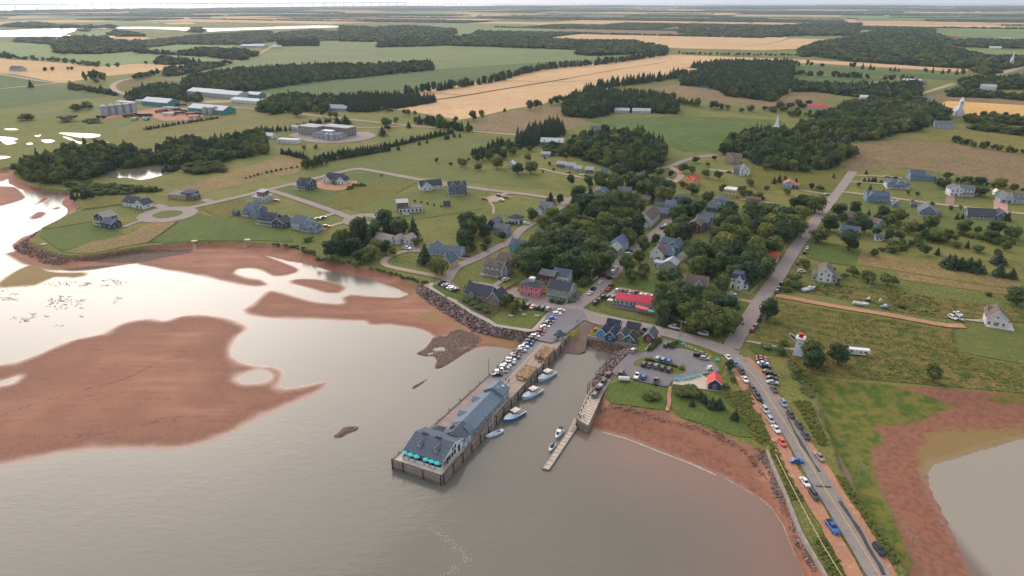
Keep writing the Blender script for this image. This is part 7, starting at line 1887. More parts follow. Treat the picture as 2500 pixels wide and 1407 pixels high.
for(zn,x,y,i,r_,z,lab)in(('W',1345,1132,0,20,DZ,'person in dark clothes standing apart on the wharf planks'),('W',1367,1138,0,80,DZ,'person in dark clothes in the wharf pair, nearer the white line'),('W',1379,1135,2,-60,DZ,'person in dark red top in the wharf pair, nearer the traps'),('W',757,318,0,40,LZ,'person in dark clothes walking on the promenade'),('W',768,314,3,40,LZ,'person in blue top walking on the promenade'),('K',420,885,0,0,DZ,'person in dark clothes nearest the gangway head'),('K',430,892,1,120,DZ,'person in white top at the finger pier end'),('K',440,900,2,60,DZ,'person in dark red top at the finger pier end'),('K',463,898,0,-30,DZ,'person in dark clothes at the pier end by the beach side'),('K',870,822,1,0,2.6,'person in white top standing on the red beach'),('K',885,828,0,60,2.6,'person in dark clothes on the red beach'),('K',1612,462,0,0,LZ+.37,'person in dark clothes beside the navy hut'),('W',2045,560,3,30,LZ,'person in blue top at the head of the wharf'),('W',2062,545,1,200,LZ,'person in white top at the head of the wharf'),('K',1780,500,0,10,LZ,'person in dark clothes beside the mint green table'),('V',470,690,0,30,LZ,'person in dark clothes by the peaked tent')):
 pp=Q(zn,x,y,z)
 if z==2.6:pp.z=tz(pp.x,pp.y)
 tag(link('person',PM[i],None,pp+Vector((0,0,.03 if z==2.6 else.05)),R(r_)),lab,'person')
o=thing('golf_cart','small white golf cart with canopy beside the navy hut','cart',Q('K',1600,455,LZ+.37),R(10))
b=MB();b.box(-1.1,1.1,-.55,.55,.3,.75);b.box(-1.0,-.3,-.5,.5,.75,1.1);b.build('body',mat((224,224,226),.4),o)
b=MB();b.box(-.9,.9,-.6,.6,1.75,1.82);b.build('canopy',mat((230,230,232),.5),o)
for sx in(-.8,.8):
 for sy in(-.5,.5):
  b=MB();b.tube((sx*.9,sy,.75),(sx,sy,1.75),.03,n=5);b.build('canopy_post',mat((60,60,64),.5),o)
  b=MB();b.tube((sx*.9,sy-.06,.25),(sx*.9,sy+.06,.25),.25,n=10);b.build('wheel',TYRE,o)
  # ================================================================== ROCKS
ROCKM=[mat(c,.9,.22,1.2,0,.2,.4)for c in((140,122,118),(118,102,100),(158,138,130),(104,90,88))]
def rock_mesh(i):
 bm=bmesh.new();bmesh.ops.create_icosphere(bm,subdivisions=1,radius=.5)
 rs=random.Random(i)
 for v in bm.verts:
  v.co*=rs.uniform(.72,1.12);v.co.z*=.72;v.co.x*=1.15
 me=bpy.data.meshes.new('rock');bm.to_mesh(me);bm.free()
 me.materials.append(ROCKM[i%4]);return me
RM=[rock_mesh(i)for i in range(12)]
RTRI=[]
def rocks(name,label,inner,outer,z0,z1,size,n,nmax=300):
 """rock armour between an upper and a lower line; the largest are single stones"""
 root=thing(name,label,'rocks',Vector(inner[0]),0)
 A_=spline(inner,1.0);C_=spline(outer,1.0)
 lst=[]
 for k_ in range(n):
  t=random.random();u=random.random()
  a=A_[int(t*(len(A_)-1))];c=C_[int(t*(len(C_)-1))]
  p=a.lerp(c,u);p=Vector((p.x+random.uniform(-.3,.3),p.y+random.uniform(-.3,.3),z0+(z1-z0)*u+random.uniform(-.1,.25)))
  lst.append((p,size*random.uniform(.65,1.3)))
 lst.sort(key=lambda q:-q[1])
 vs_,fs_=[],[]
 for i,(p,s_)in enumerate(lst):
  me=RM[i%12]
  rot=(random.uniform(0,6),random.uniform(0,6),random.uniform(0,6))
  if i<nmax:
   link('rock',me,root,p-root.location,rot,(s_,s_,s_*.9))
  else:
   M_=Matrix.LocRotScale(p-root.location,Matrix.Rotation(rot[2],3,'Z')@Matrix.Rotation(rot[0],3,'X'),(s_,s_,s_))
   k0=len(vs_);vs_.extend([tuple(M_@v.co)for v in me.vertices]);fs_.extend([tuple(k0+j for j in f.vertices)for f in me.polygons])
 if fs_:
  me=bpy.data.meshes.new('small_rocks');me.from_pydata(vs_,[],fs_);me.materials.append(ROCKM[1])
  o=link('small_rocks',me,root);o['kind']='stuff'
rocks('rock_armour','long bank of dark purple-grey armour rocks below the promenade',QL('W',[(500,175),(570,195),(700,285),(870,385),(1000,472),(1180,565),(1240,602),(1400,624),(1590,655)]),QL('W',[(440,215),(470,260),(590,360),(760,470),(900,560),(1050,650),(1180,680),(1350,720),(1530,735)],.4),LZ-.1,.45,1.5,760)
rocks('rock_armour','grey rubble bank between the basin and the car park',QL('K',[(930,245),(880,295),(830,340),(765,410),(715,465),(660,530),(620,590)],3.2),QL('K',[(740,310),(710,345),(665,395),(600,465),(560,530),(540,590),(545,620)],.2),LZ-.3,.5,1.3,420)
rocks('rock_armour','dark boulders strewn below the causeway sea wall',QL('S',[(425,630),(480,770),(535,900),(585,1015),(628,1130),(680,1225),(728,1305),(785,1407)],1.5),QL('S',[(330,620),(430,770),(470,900),(550,1020),(575,1130),(620,1230),(670,1320),(720,1407)],.2),2.6,.75,1.0,420)
rocks('rock_armour','dark rock armour round the tip of the grassy point',QL('L',[(320,960),(270,1000),(220,1060),(350,1130),(470,1165),(540,1180)]),QL('L',[(270,1010),(120,1090),(130,1130),(250,1180),(370,1230),(530,1235)],.3),LZ-.2,.3,1.3,330)
rocks('rock_armour','cobble bank along the inlet shore below the pond wood',QL('L',[(130,575),(330,645),(560,670),(590,740),(615,800)]),QL('L',[(150,600),(330,665),(520,690),(560,750),(590,830)],.6),2.8,.6,.9,130)
for i,(x,y)in enumerate(((1385,240),(1410,248),(1437,260),(1470,275),(1490,283),(1515,292),(1535,300),(1570,318),(1605,342))):
 tag(link('white_stone',RM[i],None,Q('K',x,y)+Vector((0,0,.25)),random.uniform(0,6),(.8,.8,.7)),'whitewashed stone edging the car park, %s from the entrance board'%ordinal(i),'stone','white stones along the car park')
 own_mat(bpy.context.scene.objects[-1]if False else COL.objects[-1],mat((214,212,204),.8))
 # ================================================================== VEGETATION
def leaf_mat(name,cols,rnd=.5):
 k=NT(name)
 oi=k.n('ShaderNodeObjectInfo').outputs['Random']
 tc=k.n('ShaderNodeTexCoord').outputs['Object']
 f=k.noise(tc,5.0,3,.6)
 a=k.mix(oi,srgb(*cols[0]),srgb(*cols[1]))
 c=k.mix(k.ramp(f,.4,.65),a,srgb(*cols[2]))
 k.set('Base Color',c);k.set('Roughness',.65);k.set('Specular IOR Level',.25)
 tr=k.n('ShaderNodeBsdfTranslucent');k.l(c,tr.inputs[0])
 ad=k.n('ShaderNodeMixShader');ad.inputs[0].default_value=.3
 out=k.t.nodes['Material Output']
 k.l(k.bsdf.outputs[0],ad.inputs[1]);k.l(tr.outputs[0],ad.inputs[2]);k.l(ad.outputs[0],out.inputs['Surface'])
 return k.m
LM=dict(d=leaf_mat('broad_leaves',((78,98,54),(104,118,62),(68,86,50))),c=leaf_mat('needles',((64,82,60),(80,98,68),(56,74,56))),p=leaf_mat('purple_leaves',((58,40,48),(66,46,54),(50,34,42))),y=leaf_mat('pale_leaves',((122,130,62),(138,138,68),(102,116,56))),s=leaf_mat('shrub_leaves',((92,108,56),(114,120,60),(78,94,50))),g=leaf_mat('weed_stalks',((126,132,64),(140,140,70),(108,118,58))),w=leaf_mat('blossom',((150,158,130),(176,178,160),(96,112,66))))
LV=[LM['d'],leaf_mat('olive_leaves',((98,112,58),(120,126,66),(84,98,52))),leaf_mat('deep_leaves',((62,84,52),(76,98,56),(54,74,48)))]
def crown_mesh(seed,kind,n):
 rs=random.Random(seed);b=MB()
 def blob(c,r,k=.86):
  t=bmesh.new();bmesh.ops.create_icosphere(t,subdivisions=1,radius=1)
  i0=len(b.v)
  b.v.extend([tuple(Vector(c)+Vector((v.co.x*r[0],v.co.y*r[1],v.co.z*r[2]))*k*rs.uniform(.85,1.1))for v in t.verts])
  for f in t.faces:b.f.append(tuple(i0+v.index for v in f.verts));b.m.append(0)
  t.free()
 def leaf(p,nrm,s):
  nrm=(nrm+Vector((rs.gauss(0,.55),rs.gauss(0,.55),rs.gauss(0,.55)))).normalized()
  u=nrm.orthogonal().normalized();u.rotate(Matrix.Rotation(rs.uniform(0,6.3),3,nrm));v=nrm.cross(u)
  a=s*rs.uniform(.7,1.3);c=s*rs.uniform(.5,1.0)
  b.face([p-u*a-v*c*.4,p-v*c,p+u*a-v*c*.2,p+u*a*.5+v*c,p-u*a*.6+v*c*.8])
 if kind=='c':
  tiers=9
  for i in range(tiers):
   z=.10+.86*i/tiers;r=.46*(1-i/tiers)**.85+.03
   m=max(5,int(n/tiers*(r/.3)))
   b.loft([[(r*.62*math.cos(2*PI*k/7),r*.62*math.sin(2*PI*k/7),z-.02)for k in range(7)],[(.02*math.cos(2*PI*k/7),.02*math.sin(2*PI*k/7),z+.16)for k in range(7)]])
   for k in range(m):
    a=rs.uniform(0,2*PI);q=r*rs.uniform(.55,1.12)
    leaf(Vector((q*math.cos(a),q*math.sin(a),z+.09*(1-q/r)+rs.uniform(-.03,.03))),Vector((math.cos(a)*.6,math.sin(a)*.6,.7)),.062*(.6+r))
  b.tube((0,0,.93),(0,0,1.02),.012,.002,4)
 else:
  lob=[]
  flat=kind in 'swg'
  cz,rx,rz=(.42,.34,.26)if flat else(.53,.29,.29)
  nl=8 if flat else 11
  for i in range(nl):
   a=rs.uniform(0,2*PI);e=rs.uniform(-.9,1);q=rs.uniform(.45,1)**.6
   c=Vector((rx*q*math.cos(a)*math.cos(e),rx*q*math.sin(a)*math.cos(e),cz+rz*math.sin(e)))
   r=rs.uniform(.16,.24)
   lob.append((c,Vector((r,r,r*.85))))
  lob.append((Vector((0,0,cz)),Vector((.27,.27,.25))))
  for c,r in lob:blob(c,r)
  k=0
  while k<n:
   c,r=rs.choice(lob)
   d=Vector((rs.gauss(0,1),rs.gauss(0,1),rs.gauss(.25,1))).normalized()
   p=c+Vector((d.x*r.x,d.y*r.y,d.z*r.z))*rs.uniform(.88,1.18)
   if p.z<.05 and not flat:continue
   if any(((p-c2).length<.75*r2.x)for c2,r2 in lob):
    k+=.3;continue
   leaf(p,d,rs.uniform(.03,.055));k+=1
 return b.mesh('crown',LV[seed%3]if kind=='d' else LM[kind],fix=False)
def trunk_mesh(kind):
 b=MB()
 if kind=='c':b.tube((0,0,-.02),(0,0,.9),.022,.006,6)
 else:
  b.tube((0,0,-.02),(0,0,.32),.038,.028,7);b.tube((0,0,.30),(.02,.01,.62),.028,.014,6)
  for a in(0.4,2.4,4.5):b.tube((0,0,.28),(.2*math.cos(a),.2*math.sin(a),.52),.018,.008,5)
 return b.mesh('trunk',mat((92,80,70),.9,.2,3))
CR={'d':[crown_mesh(i,'d',620)for i in range(6)],'c':[crown_mesh(20+i,'c',330)for i in range(3)],'p':[crown_mesh(30,'p',620)],'y':[crown_mesh(40,'y',620)],'s':[crown_mesh(50+i,'s',420)for i in range(3)],'w':[crown_mesh(60,'w',420)],'g':[crown_mesh(70+i,'g',260)for i in range(2)]}
TRK={'d':trunk_mesh('d'),'c':trunk_mesh('c')}
TREES=[]
def road_free(x,y,m=1.0):
 for c,w in ROADS:
  for q in c:
   if abs(q.x-x)<9 and(q.x-x)**2+(q.y-y)**2<((w if not isinstance(w,tuple)else w[0])/2+m)**2:return False
 for q in LOTS:
  if inside(q,np.array([x]),np.array([y]))[0]:return False
 return True
def tree(p,kind,h,w):
 TREES.append((p,kind,h,w))
def T1(zone,x,y,kind,h,w=None):
 """tree known by the middle of its crown"""
 p=Q(zone,x,y,LZ+h*.55);p.z=LZ
 tree(p,kind,h,w or h*(.62 if kind=='c' else.95))
def TC(zone,poly,n,kinds,h0,h1,gap=5.5):
 q=[Q(zone,x,y,LZ+(h0+h1)*.28)for x,y in poly]
 xs=[a.x for a in q];ys=[a.y for a in q]
 got=[];tries=0;n=int(n*1.2);h0*=1.15;h1*=1.18
 while len(got)<n and tries<n*60:
  tries+=1
  x,y=random.uniform(min(xs),max(xs)),random.uniform(min(ys),max(ys))
  if not inside(q,np.array([x]),np.array([y]))[0]:continue
  g=gap*(1 if tries<n*30 else.6)
  if any((x-a)**2+(y-b_)**2<g*g for a,b_ in got):continue
  if any((x-f[0])**2+(y-f[1])**2<(f[2]+.3)**2 for f in FOOT)or not road_free(x,y):continue
  vx,vy=x/math.hypot(x,y),y/math.hypot(x,y)
  if random.random()<.85 and any(f[2]>3.3 and 0<(f[0]-x)*vx+(f[1]-y)*vy<f[2]+9 and abs((f[0]-x)*vy-(f[1]-y)*vx)<f[2]*.9 for f in FOOT):continue
  got.append((x,y));k=random.choice(kinds);h=random.uniform(h0,h1)*(1.1 if k=='c' else 1)
  tree(Vector((x,y,LZ)),k,h,h*(random.uniform(.5,.62)if k=='c' else random.uniform(.85,1.1)))
TC('C',[(220,1130),(300,1100),(460,1060),(600,1020),(760,1050),(890,1070),(930,1130),(890,1240),(640,1290),(480,1270),(330,1320),(220,1290)],22,'dddd',10,13.5)
TC('C',[(380,900),(500,830),(640,800),(720,870),(860,900),(1040,900),(1190,950),(1190,1050),(1000,1010),(880,1040),(640,1050),(500,1040),(400,1000)],26,'ddddy',8,12)
TC('C',[(680,680),(820,650),(960,680),(1100,720),(1210,790),(1150,850),(1010,900),(900,880),(720,860),(560,810),(620,760)],24,'dddc',8,11.5)
TC('C',[(720,600),(860,560),(980,570),(1160,560),(1150,640),(960,640),(740,640)],10,'dd',7,10)
TC('C',[(1190,640),(1300,590),(1390,640),(1380,720),(1250,720),(1160,690)],8,'dd',9,12)
TC('C',[(1450,790),(1600,750),(1640,790),(1520,890),(1440,870)],6,'dy',8,11)
TC('C',[(1390,900),(1520,880),(1530,1000),(1400,1010)],4,'d',9,12)
TC('R',[(0,880),(120,800),(250,790),(480,850),(700,830),(790,740),(740,900),(600,980),(520,1090),(400,1150),(200,1150),(0,1100)],30,'ddddy',9,13)
TC('V',[(1380,130),(1600,60),(1900,60),(2200,90),(2300,150),(2300,250),(2100,400),(1850,330),(1450,260)],18,'ddd',8,12)
TC('V',[(1060,530),(1250,490),(1300,600),(1300,830),(1080,830)],8,'ddc',8,11,4)
TC('V',[(1380,620),(1550,520),(1700,560),(1900,700),(1990,760),(1950,960),(1650,950),(1380,880)],18,'dddy',7,10.5,4.5)
for a in(('V',1260,380,'d',11,10),('V',1800,430,'d',10.5,9),('V',700,220,'d',11,10),('V',760,340,'d',8,7),('V',1830,860,'y',9.5,10),('V',830,120,'d',7),('R',480,960,'p',11,11),('R',420,1070,'p',12,12),('C',622,570,'p',9,8),('M',870,1020,'p',9),('M',960,1005,'p',8),('W',1340,340,'d',7,6),('W',1385,320,'d',6,5),('W',1440,385,'s',5.5,5),('W',1408,435,'s',3.5,3.2),('W',1520,370,'c',5.5,3.2),('W',955,220,'d',5,4.5),('W',990,170,'d',4,3),('M',1395,1140,'c',13,8),('M',1490,1240,'d',10.5,11),('M',1340,1060,'s',5,7),('M',665,1110,'d',10,11),('M',880,1170,'d',7,7),('M',935,1180,'d',6.5),('M',990,1130,'y',8,9),('M',1090,1100,'d',8,8),('M',890,1220,'s',3,3),('M',1000,1080,'y',7,8),('M',1140,1130,'d',6,6),('M',960,1150,'d',8,8),('C',335,1045,'y',8.5,7),('C',85,1010,'d',6,5),('C',320,840,'d',9,9),('C',460,705,'c',9,7),('C',535,720,'d',8,6),('C',660,730,'c',8,6),('C',310,470,'d',11,12),('C',205,485,'d',9,11),('C',285,395,'d',8,8),('C',45,440,'d',10,11),('C',90,370,'d',9,11),('C',170,345,'d',9),('C',220,318,'d',7),('C',300,325,'d',6,8),('C',455,445,'d',4),('C',398,508,'d',3),('C',580,390,'d',5),('C',415,398,'c',3),('C',1500,480,'d',9,10),('C',1560,490,'d',8,8),('C',1670,520,'d',8,9),('C',1770,535,'d',8,8),('C',1595,415,'d',6,8),('C',1740,400,'d',5),('C',1690,450,'d',4,5),('C',1500,605,'d',6,8),('C',1210,530,'c',6,5),('C',1310,505,'d',7,9),('C',1400,525,'d',6,6),('C',1570,650,'d',8,11),('C',1690,700,'d',9,11),('C',1810,640,'d',8,7),('C',1280,1035,'d',7,7),('C',1160,1170,'d',8,7),('C',1180,1080,'d',10,9),('C',480,490,'s',2.4,4),('M',1690,435,'d',8,11),('M',1810,465,'d',7,9),('M',1490,418,'d',5,4),('M',1600,448,'s',3,4),('M',1740,415,'d',4),('M',1780,400,'d',5),('M',1060,540,'s',2),('M',1530,92,'d',7),('M',700,65,'d',7,8),('M',1100,120,'d',12,13),('M',1175,105,'d',9,8),('M',1065,190,'c',10,10),('M',1105,165,'d',7,8),('M',1270,140,'c',8,6),('M',710,105,'c',10,9),('M',775,100,'c',11,14),('M',1355,283,'c',5),('M',1415,270,'c',4.5),('M',1190,320,'c',5,4),('M',1560,235,'c',6),('M',1580,232,'c',6),('M',1625,218,'c',6),('M',1670,222,'c',5),('M',450,322,'d',6),('M',540,315,'s',4,6),('M',400,40,'d',12,14),('M',540,20,'d',10,10),('M',600,45,'d',9),('M',660,60,'d',8),('B',313,800,'d',7),('B',353,812,'d',5),('B',378,815,'d',5),('B',473,822,'d',8,6),('B',500,824,'d',8,8),('B',549,830,'d',7,6),('B',732,857,'d',8,9),('B',851,878,'d',8),('B',980,850,'d',12,12),('B',1038,838,'d',12,9),('B',1210,810,'d',6,5),('B',1400,770,'d',14,12),('B',1445,762,'d',12,10),('B',1470,762,'d',9,7),('B',1550,745,'d',10),('B',1590,735,'d',12,14),('B',1625,725,'d',11,12),('A',188,855,'s',8,22),('A',562,785,'s',9,18),('A',645,775,'s',10,18),('A',500,870,'s',7,22),('A',222,615,'c',14,9),('A',330,510,'d',10),('A',385,505,'d',10),('A',497,503,'d',8),('A',528,503,'d',8),('A',247,432,'d',10),('A',312,434,'d',11),('A',1072,462,'d',9),('A',860,475,'d',12),('A',795,480,'d',11),('A',620,565,'d',20,10),('A',665,555,'d',20,12),('A',700,555,'d',20,14),('A',745,560,'d',18,12),('A',770,565,'d',18,8),('A',708,590,'d',10,12),('E',640,890,'d',10.5,9),('E',650,985,'d',8,8),('E',690,960,'d',8,8),('E',880,930,'d',8.5,9),('E',1695,1090,'d',7.5,7),('E',275,545,'d',10,9),('E',575,155,'d',7,7),('E',825,205,'s',2.5),('E',1000,220,'s',4.5,7),('E',1130,265,'d',6.5,9),('E',1300,290,'s',5.5,9),('E',920,262,'s',3,4),('E',2420,430,'d',9,12),('E',1180,58,'s',4,5),('E',520,1095,'s',4,4),('E',1860,130,'c',8.5,10),('E',1820,120,'c',7.5,8),('E',1925,145,'c',7.5,8),('E',2000,150,'c',8,9),('E',2070,165,'c',8,9),('E',2255,100,'c',8,8),('E',2240,60,'d',6,5),('E',2260,205,'c',7.5,7),('E',2365,235,'c',6,6),('E',1615,35,'d',7,7),('E',1725,45,'c',5),('E',1340,30,'s',4,7),('E',2065,25,'d',5,6),('E',2320,10,'d',5),('E',2160,410,'s',2,4),('E',1410,520,'s',2,4),('R',960,800,'d',9,10),('R',1080,790,'d',9,8),('R',985,870,'d',7,7),('R',890,915,'d',10,11),('R',800,1000,'d',9,12),('R',1040,1045,'d',12,15),('R',1060,935,'d',8,9),('R',1160,930,'d',9,10),('R',1130,865,'d',8,9),('R',1185,840,'c',7,4),('R',1300,830,'d',9,9),('R',1250,880,'d',7,7),('R',1345,880,'d',9,9),('R',1420,845,'d',10,11),('R',1410,915,'d',6),('R',1250,980,'d',6),('R',1345,1000,'d',8,7),('R',1430,1010,'d',7),('R',1510,940,'d',9,10),('R',1590,950,'d',7),('R',1670,895,'d',10,11),('R',1620,990,'d',6),('R',1690,1010,'d',7),('R',1760,1020,'d',7,8),('R',1930,935,'d',9,10),('R',2030,965,'s',5,5),('R',2180,950,'d',9,10),('R',2150,1010,'d',8,10),('R',2200,1050,'s',5,6),('R',2310,980,'d',9,10),('R',2265,1080,'d',7,6),('R',1880,855,'c',5),('R',1920,855,'c',4.5),('R',1832,790,'p',4),('R',1527,745,'p',3.5),('R',1682,760,'p',3.5),('R',2280,855,'c',7,4),('R',1200,630,'c',5),('R',1110,605,'d',4),('R',1168,510,'c',4.5),('R',1490,670,'d',4),('R',1570,680,'d',4),('R',1900,785,'d',3.5),('R',1805,540,'d',7,8),('R',1730,600,'d',7,8),('R',1790,610,'d',7,9),('R',2030,650,'d',7,9),('R',2080,665,'d',7,9),('R',1960,570,'d',6,8),('R',2060,580,'d',7,10),('R',2220,590,'d',8,12),('R',2320,635,'d',7),('R',1960,1075,'c',5),('R',2040,1110,'s',4,6),('R',1870,1080,'s',3.5,6),('R',1730,1130,'c',4),('R',490,560,'c',7),('R',450,575,'c',6),('R',535,560,'c',6),('R',620,585,'c',6),('R',540,660,'d',6,8),('R',690,750,'d',11,14),('R',610,760,'d',9),('R',740,770,'d',9,10),('R',430,815,'d',10,11),('R',260,590,'d',6,8),('R',340,690,'d',6,8),('R',390,640,'d',5),('R',740,620,'d',5),('R',810,635,'s',4,7),('R',915,540,'c',4),('R',380,470,'s',6,8),('K',1560,715,'c',3.5,3),('K',1445,750,'c',3,2.4),('K',1625,750,'c',4.5,4.4),('K',1690,755,'c',4.5,4.4),('K',1835,860,'c',4,3.4),('K',1780,415,'d',5,4.6),('S',243,405,'c',3.5,2.6),('S',230,195,'s',2,2.6),('S',185,235,'s',1.8,3)):
 T1(*a)
TC('M',[(640,1040),(800,970),(1000,905),(1200,905),(1330,960),(1400,1000),(1300,1030),(1030,1030),(870,1090),(720,1110)],16,'cddc',8,11.5,4.5)
TC('M',[(1640,960),(1780,890),(1880,900),(1880,1000),(1740,1080),(1640,1080)],9,'dcd',8,11,4.5)
TC('M',[(1680,1100),(1900,1040),(1950,1080),(1780,1130)],4,'s',3,5,4)
TREES=[t for t in TREES if not any((t[0].x-f[0])**2+(t[0].y-f[1])**2<(f[2]*.72)**2 for f in FOOT)and(t[1]in 'sw' or road_free(t[0].x,t[0].y,-1))]
cam_p=Vector((0,0,CAM_H))
TREES.sort(key=lambda t:-t[2]*t[3]**.5/(t[0]-cam_p).length)
kindname=dict(d=('leafy green tree','tree'),c=('dark spruce tree','tree'),p=('dark purple-leaved tree','tree'),y=('pale yellow-green tree','tree'),s=('rounded green shrub','shrub'),w=('white-flowering shrub','shrub'))
for s_ in(('W',2030,300,'w',3,4),('W',2060,260,'w',3,4),('W',2000,335,'w',2.6,3.5),('E',250,870,'w',2.4,5),('E',375,905,'s',3,5),('E',410,850,'s',3,5),('K',1105,700,'s',2.2,9),('K',1350,650,'s',3,8),('K',1450,660,'s',3,8),('K',1400,645,'s',3.4,8),('W',1800,345,'s',2,3),('W',1850,355,'s',2,3),('W',1900,360,'s',2,3),('M',490,1040,'s',2.5,7),('V',910,270,'s',5,8),('V',1080,340,'s',5,9),('V',880,340,'s',4,7),('E',500,290,'s',3.5,8),('E',480,340,'s',3,8),('E',430,380,'s',2.4,6),('E',760,345,'s',1.6,2),('E',860,300,'s',1.8,2.4),('E',860,335,'s',1.8,2.4),('V',240,400,'s',3.4,7),('V',200,440,'s',3,6),('K',1345,450,'s',1.6,2.4),('W',950,340,'s',1.6,5),('W',1020,370,'s',1.6,5),('W',1090,400,'s',1.8,6),('W',1150,440,'s',1.6,5),('W',1050,340,'s',1.6,5)):
 p=Q(s_[0],s_[1],s_[2],LZ+s_[4]*.4);p.z=LZ
 TREES.append((p,s_[3],s_[4],s_[5]))
cnt={};big=[];rest_t=[];ntree=0
for t in TREES:
 if kindname[t[1]][1]=='tree':
  ntree+=1
  (big if ntree<=300 else rest_t).append(t)
 else:big.append(t)
near_lm={}
for i,t in enumerate(big):
 d=[((t[0].x-l[1])**2+(t[0].y-l[2])**2,l[0])for l in LANDMARKS]
 q=min(d);near_lm.setdefault((q[1],t[1]),[]).append((q[0],i))
lab={}
for(l,k),lst in near_lm.items():
 lst.sort()
 for j,(_,i)in enumerate(lst):
  lab[i]='%s, %s to %s'%(kindname[k][0],'nearest' if j==0 else ordinal(j)+' nearest',l)
for i,(p,k,h,w)in enumerate(big):
 if kindname[k][1]=='tree':
  o=thing({'c':'spruce_tree','p':'copper_tree'}.get(k,'leafy_tree'),lab[i],'tree',p,random.uniform(0,6.3),'trees in the village and along the fields')
  link('trunk',TRK['c' if k=='c' else 'd'],o)
 else:
  o=thing('shrub',lab[i],'shrub',p,random.uniform(0,6.3),'garden and roadside shrubs')
  b_=link('stem',TRK['d'],o,None,None,(.6,.6,.8))
 link('crown',random.choice(CR[k]),o)
 o.scale=(w*1.15,w*1.15,h*(1.0 if k=='c' else 1.12 if k in 'dpy' else 1.35))
pcol=bpy.data.collections.new('wood_stock')
STOCK=[CR['d'][0],CR['d'][1],CR['d'][2],CR['y'][0],CR['c'][0],CR['c'][1],CR['s'][0],CR['s'][1],CR['g'][0],CR['g'][1]]
for i,me in enumerate(STOCK):
 pcol.objects.link(bpy.data.objects.new('stock_%02d'%i,me))
ng=bpy.data.node_groups.new('scatter','GeometryNodeTree')
ng.interface.new_socket('Geometry',in_out='INPUT',socket_type='NodeSocketGeometry');ng.interface.new_socket('Geometry',in_out='OUTPUT',socket_type='NodeSocketGeometry')
gi=ng.nodes.new('NodeGroupInput');go=ng.nodes.new('NodeGroupOutput');ip=ng.nodes.new('GeometryNodeInstanceOnPoints');ci=ng.nodes.new('GeometryNodeCollectionInfo')
ci.inputs['Collection'].default_value=pcol;ci.inputs['Separate Children'].default_value=True;ci.inputs['Reset Children'].default_value=True
def na(name,typ):
 n=ng.nodes.new('GeometryNodeInputNamedAttribute');n.data_type=typ;n.inputs['Name'].default_value=name;return n.outputs['Attribute']
ng.links.new(gi.outputs[0],ip.inputs['Points']);ng.links.new(ci.outputs[0],ip.inputs['Instance']);ip.inputs['Pick Instance'].default_value=True
ng.links.new(na('idx','INT'),ip.inputs['Instance Index']);ng.links.new(na('rot','FLOAT_VECTOR'),ip.inputs['Rotation']);ng.links.new(na('sc','FLOAT_VECTOR'),ip.inputs['Scale'])
ng.links.new(ip.outputs[0],go.inputs[0])
NSC=[0]
def scatter(name,label,P_,idx,sc):
 n=len(P_);NSC[0]+=n
 me=bpy.data.meshes.new(name);me.vertices.add(n);me.vertices.foreach_set('co',np.asarray(P_,np.float32).ravel())
 a=me.attributes.new('idx','INT','POINT');a.data.foreach_set('value',np.asarray(idx,np.int32))
 a=me.attributes.new('rot','FLOAT_VECTOR','POINT');r_=np.zeros((n,3),np.float32);r_[:,2]=rng.uniform(0,6.28,n);a.data.foreach_set('vector',r_.ravel())
 a=me.attributes.new('sc','FLOAT_VECTOR','POINT');a.data.foreach_set('vector',np.asarray(sc,np.float32).ravel())
 o=link(name,me);m=o.modifiers.new('scatter','NODES');m.node_group=ng
 return tag(o,label,'woodland',None,'stuff')
RT=[(t[0].x,t[0].y,LZ,4 if t[1]=='c' else random.randrange(4),t[3]*1.1,t[2]*1.05)for t in rest_t]
if RT:scatter('far_trees','scattered single trees in the farther gardens and field edges',[r_[:3]for r_ in RT],[r_[3]for r_ in RT],[(r_[4],r_[4],r_[5])for r_ in RT])
KI={'d':[0,1,2,0,1,2,3],'c':[4,5],'m':[0,1,2,4,5,4],'s':[6,7],'x':[0,1,2,0,1,2,3,4,5]}
FLOOR=ground_mat('woodland_floor',(86,96,54),(76,88,50),(98,104,60),.05,.3,None,speck=.3)
def pts_in(q,gap):
 xs=[a[0]for a in q];ys=[a[1]for a in q]
 X,Y=np.meshgrid(np.arange(min(xs),max(xs),gap),np.arange(min(ys),max(ys),gap))
 X=X.ravel()+rng.uniform(-.45,.45,X.size)*gap;Y=Y.ravel()+rng.uniform(-.45,.45,Y.size)*gap
 m=inside(q,X,Y);return X[m],Y[m]
FP=np.array([(f[0],f[1],f[2])for f in FOOT])
def wood(zone,poly,kind='x',h=10,gap=None,floor=True,label=None,name='wood',keep=.74):
 h=h*.82 if zone in 'ABD' else h
 q=[Q(zone,x,y,LZ+h*.45)for x,y in poly]
 dm=sum(dist_of(a)for a in q)/len(q)
 gap=gap or max(4.6,dm/190.0)
 if floor:
  i=LAYER.get(0,0);sheet('woodland_floor',[Vector((a.x,a.y,LZ))for a in q],FLOOR,1)
 X,Y=pts_in(q,gap)
 d=((X[:,None]-FP[None,:,0])**2+(Y[:,None]-FP[None,:,1])**2>(FP[None,:,2]+1)**2).all(1)if dm<1300 else np.ones(X.size,bool)
 d&=rng.random(X.size)<keep
 X,Y=X[d],Y[d];n=X.size
 if not n:return
 ix=rng.choice(KI[kind],n);hh=h*rng.uniform(.5,1.3,n)*np.where((ix>3)&(ix<6),1.12,1);w=np.maximum(gap*1.75,hh*.85)*rng.uniform(.8,1.2,n)*np.where((ix>3)&(ix<6),.72,1)
 zz=np.full(n,LZ)-.1*hh
 scatter(name,label or 'dense dark green wood',np.stack([X,Y,zz],1),ix,np.stack([w,w,hh*1.15],1))
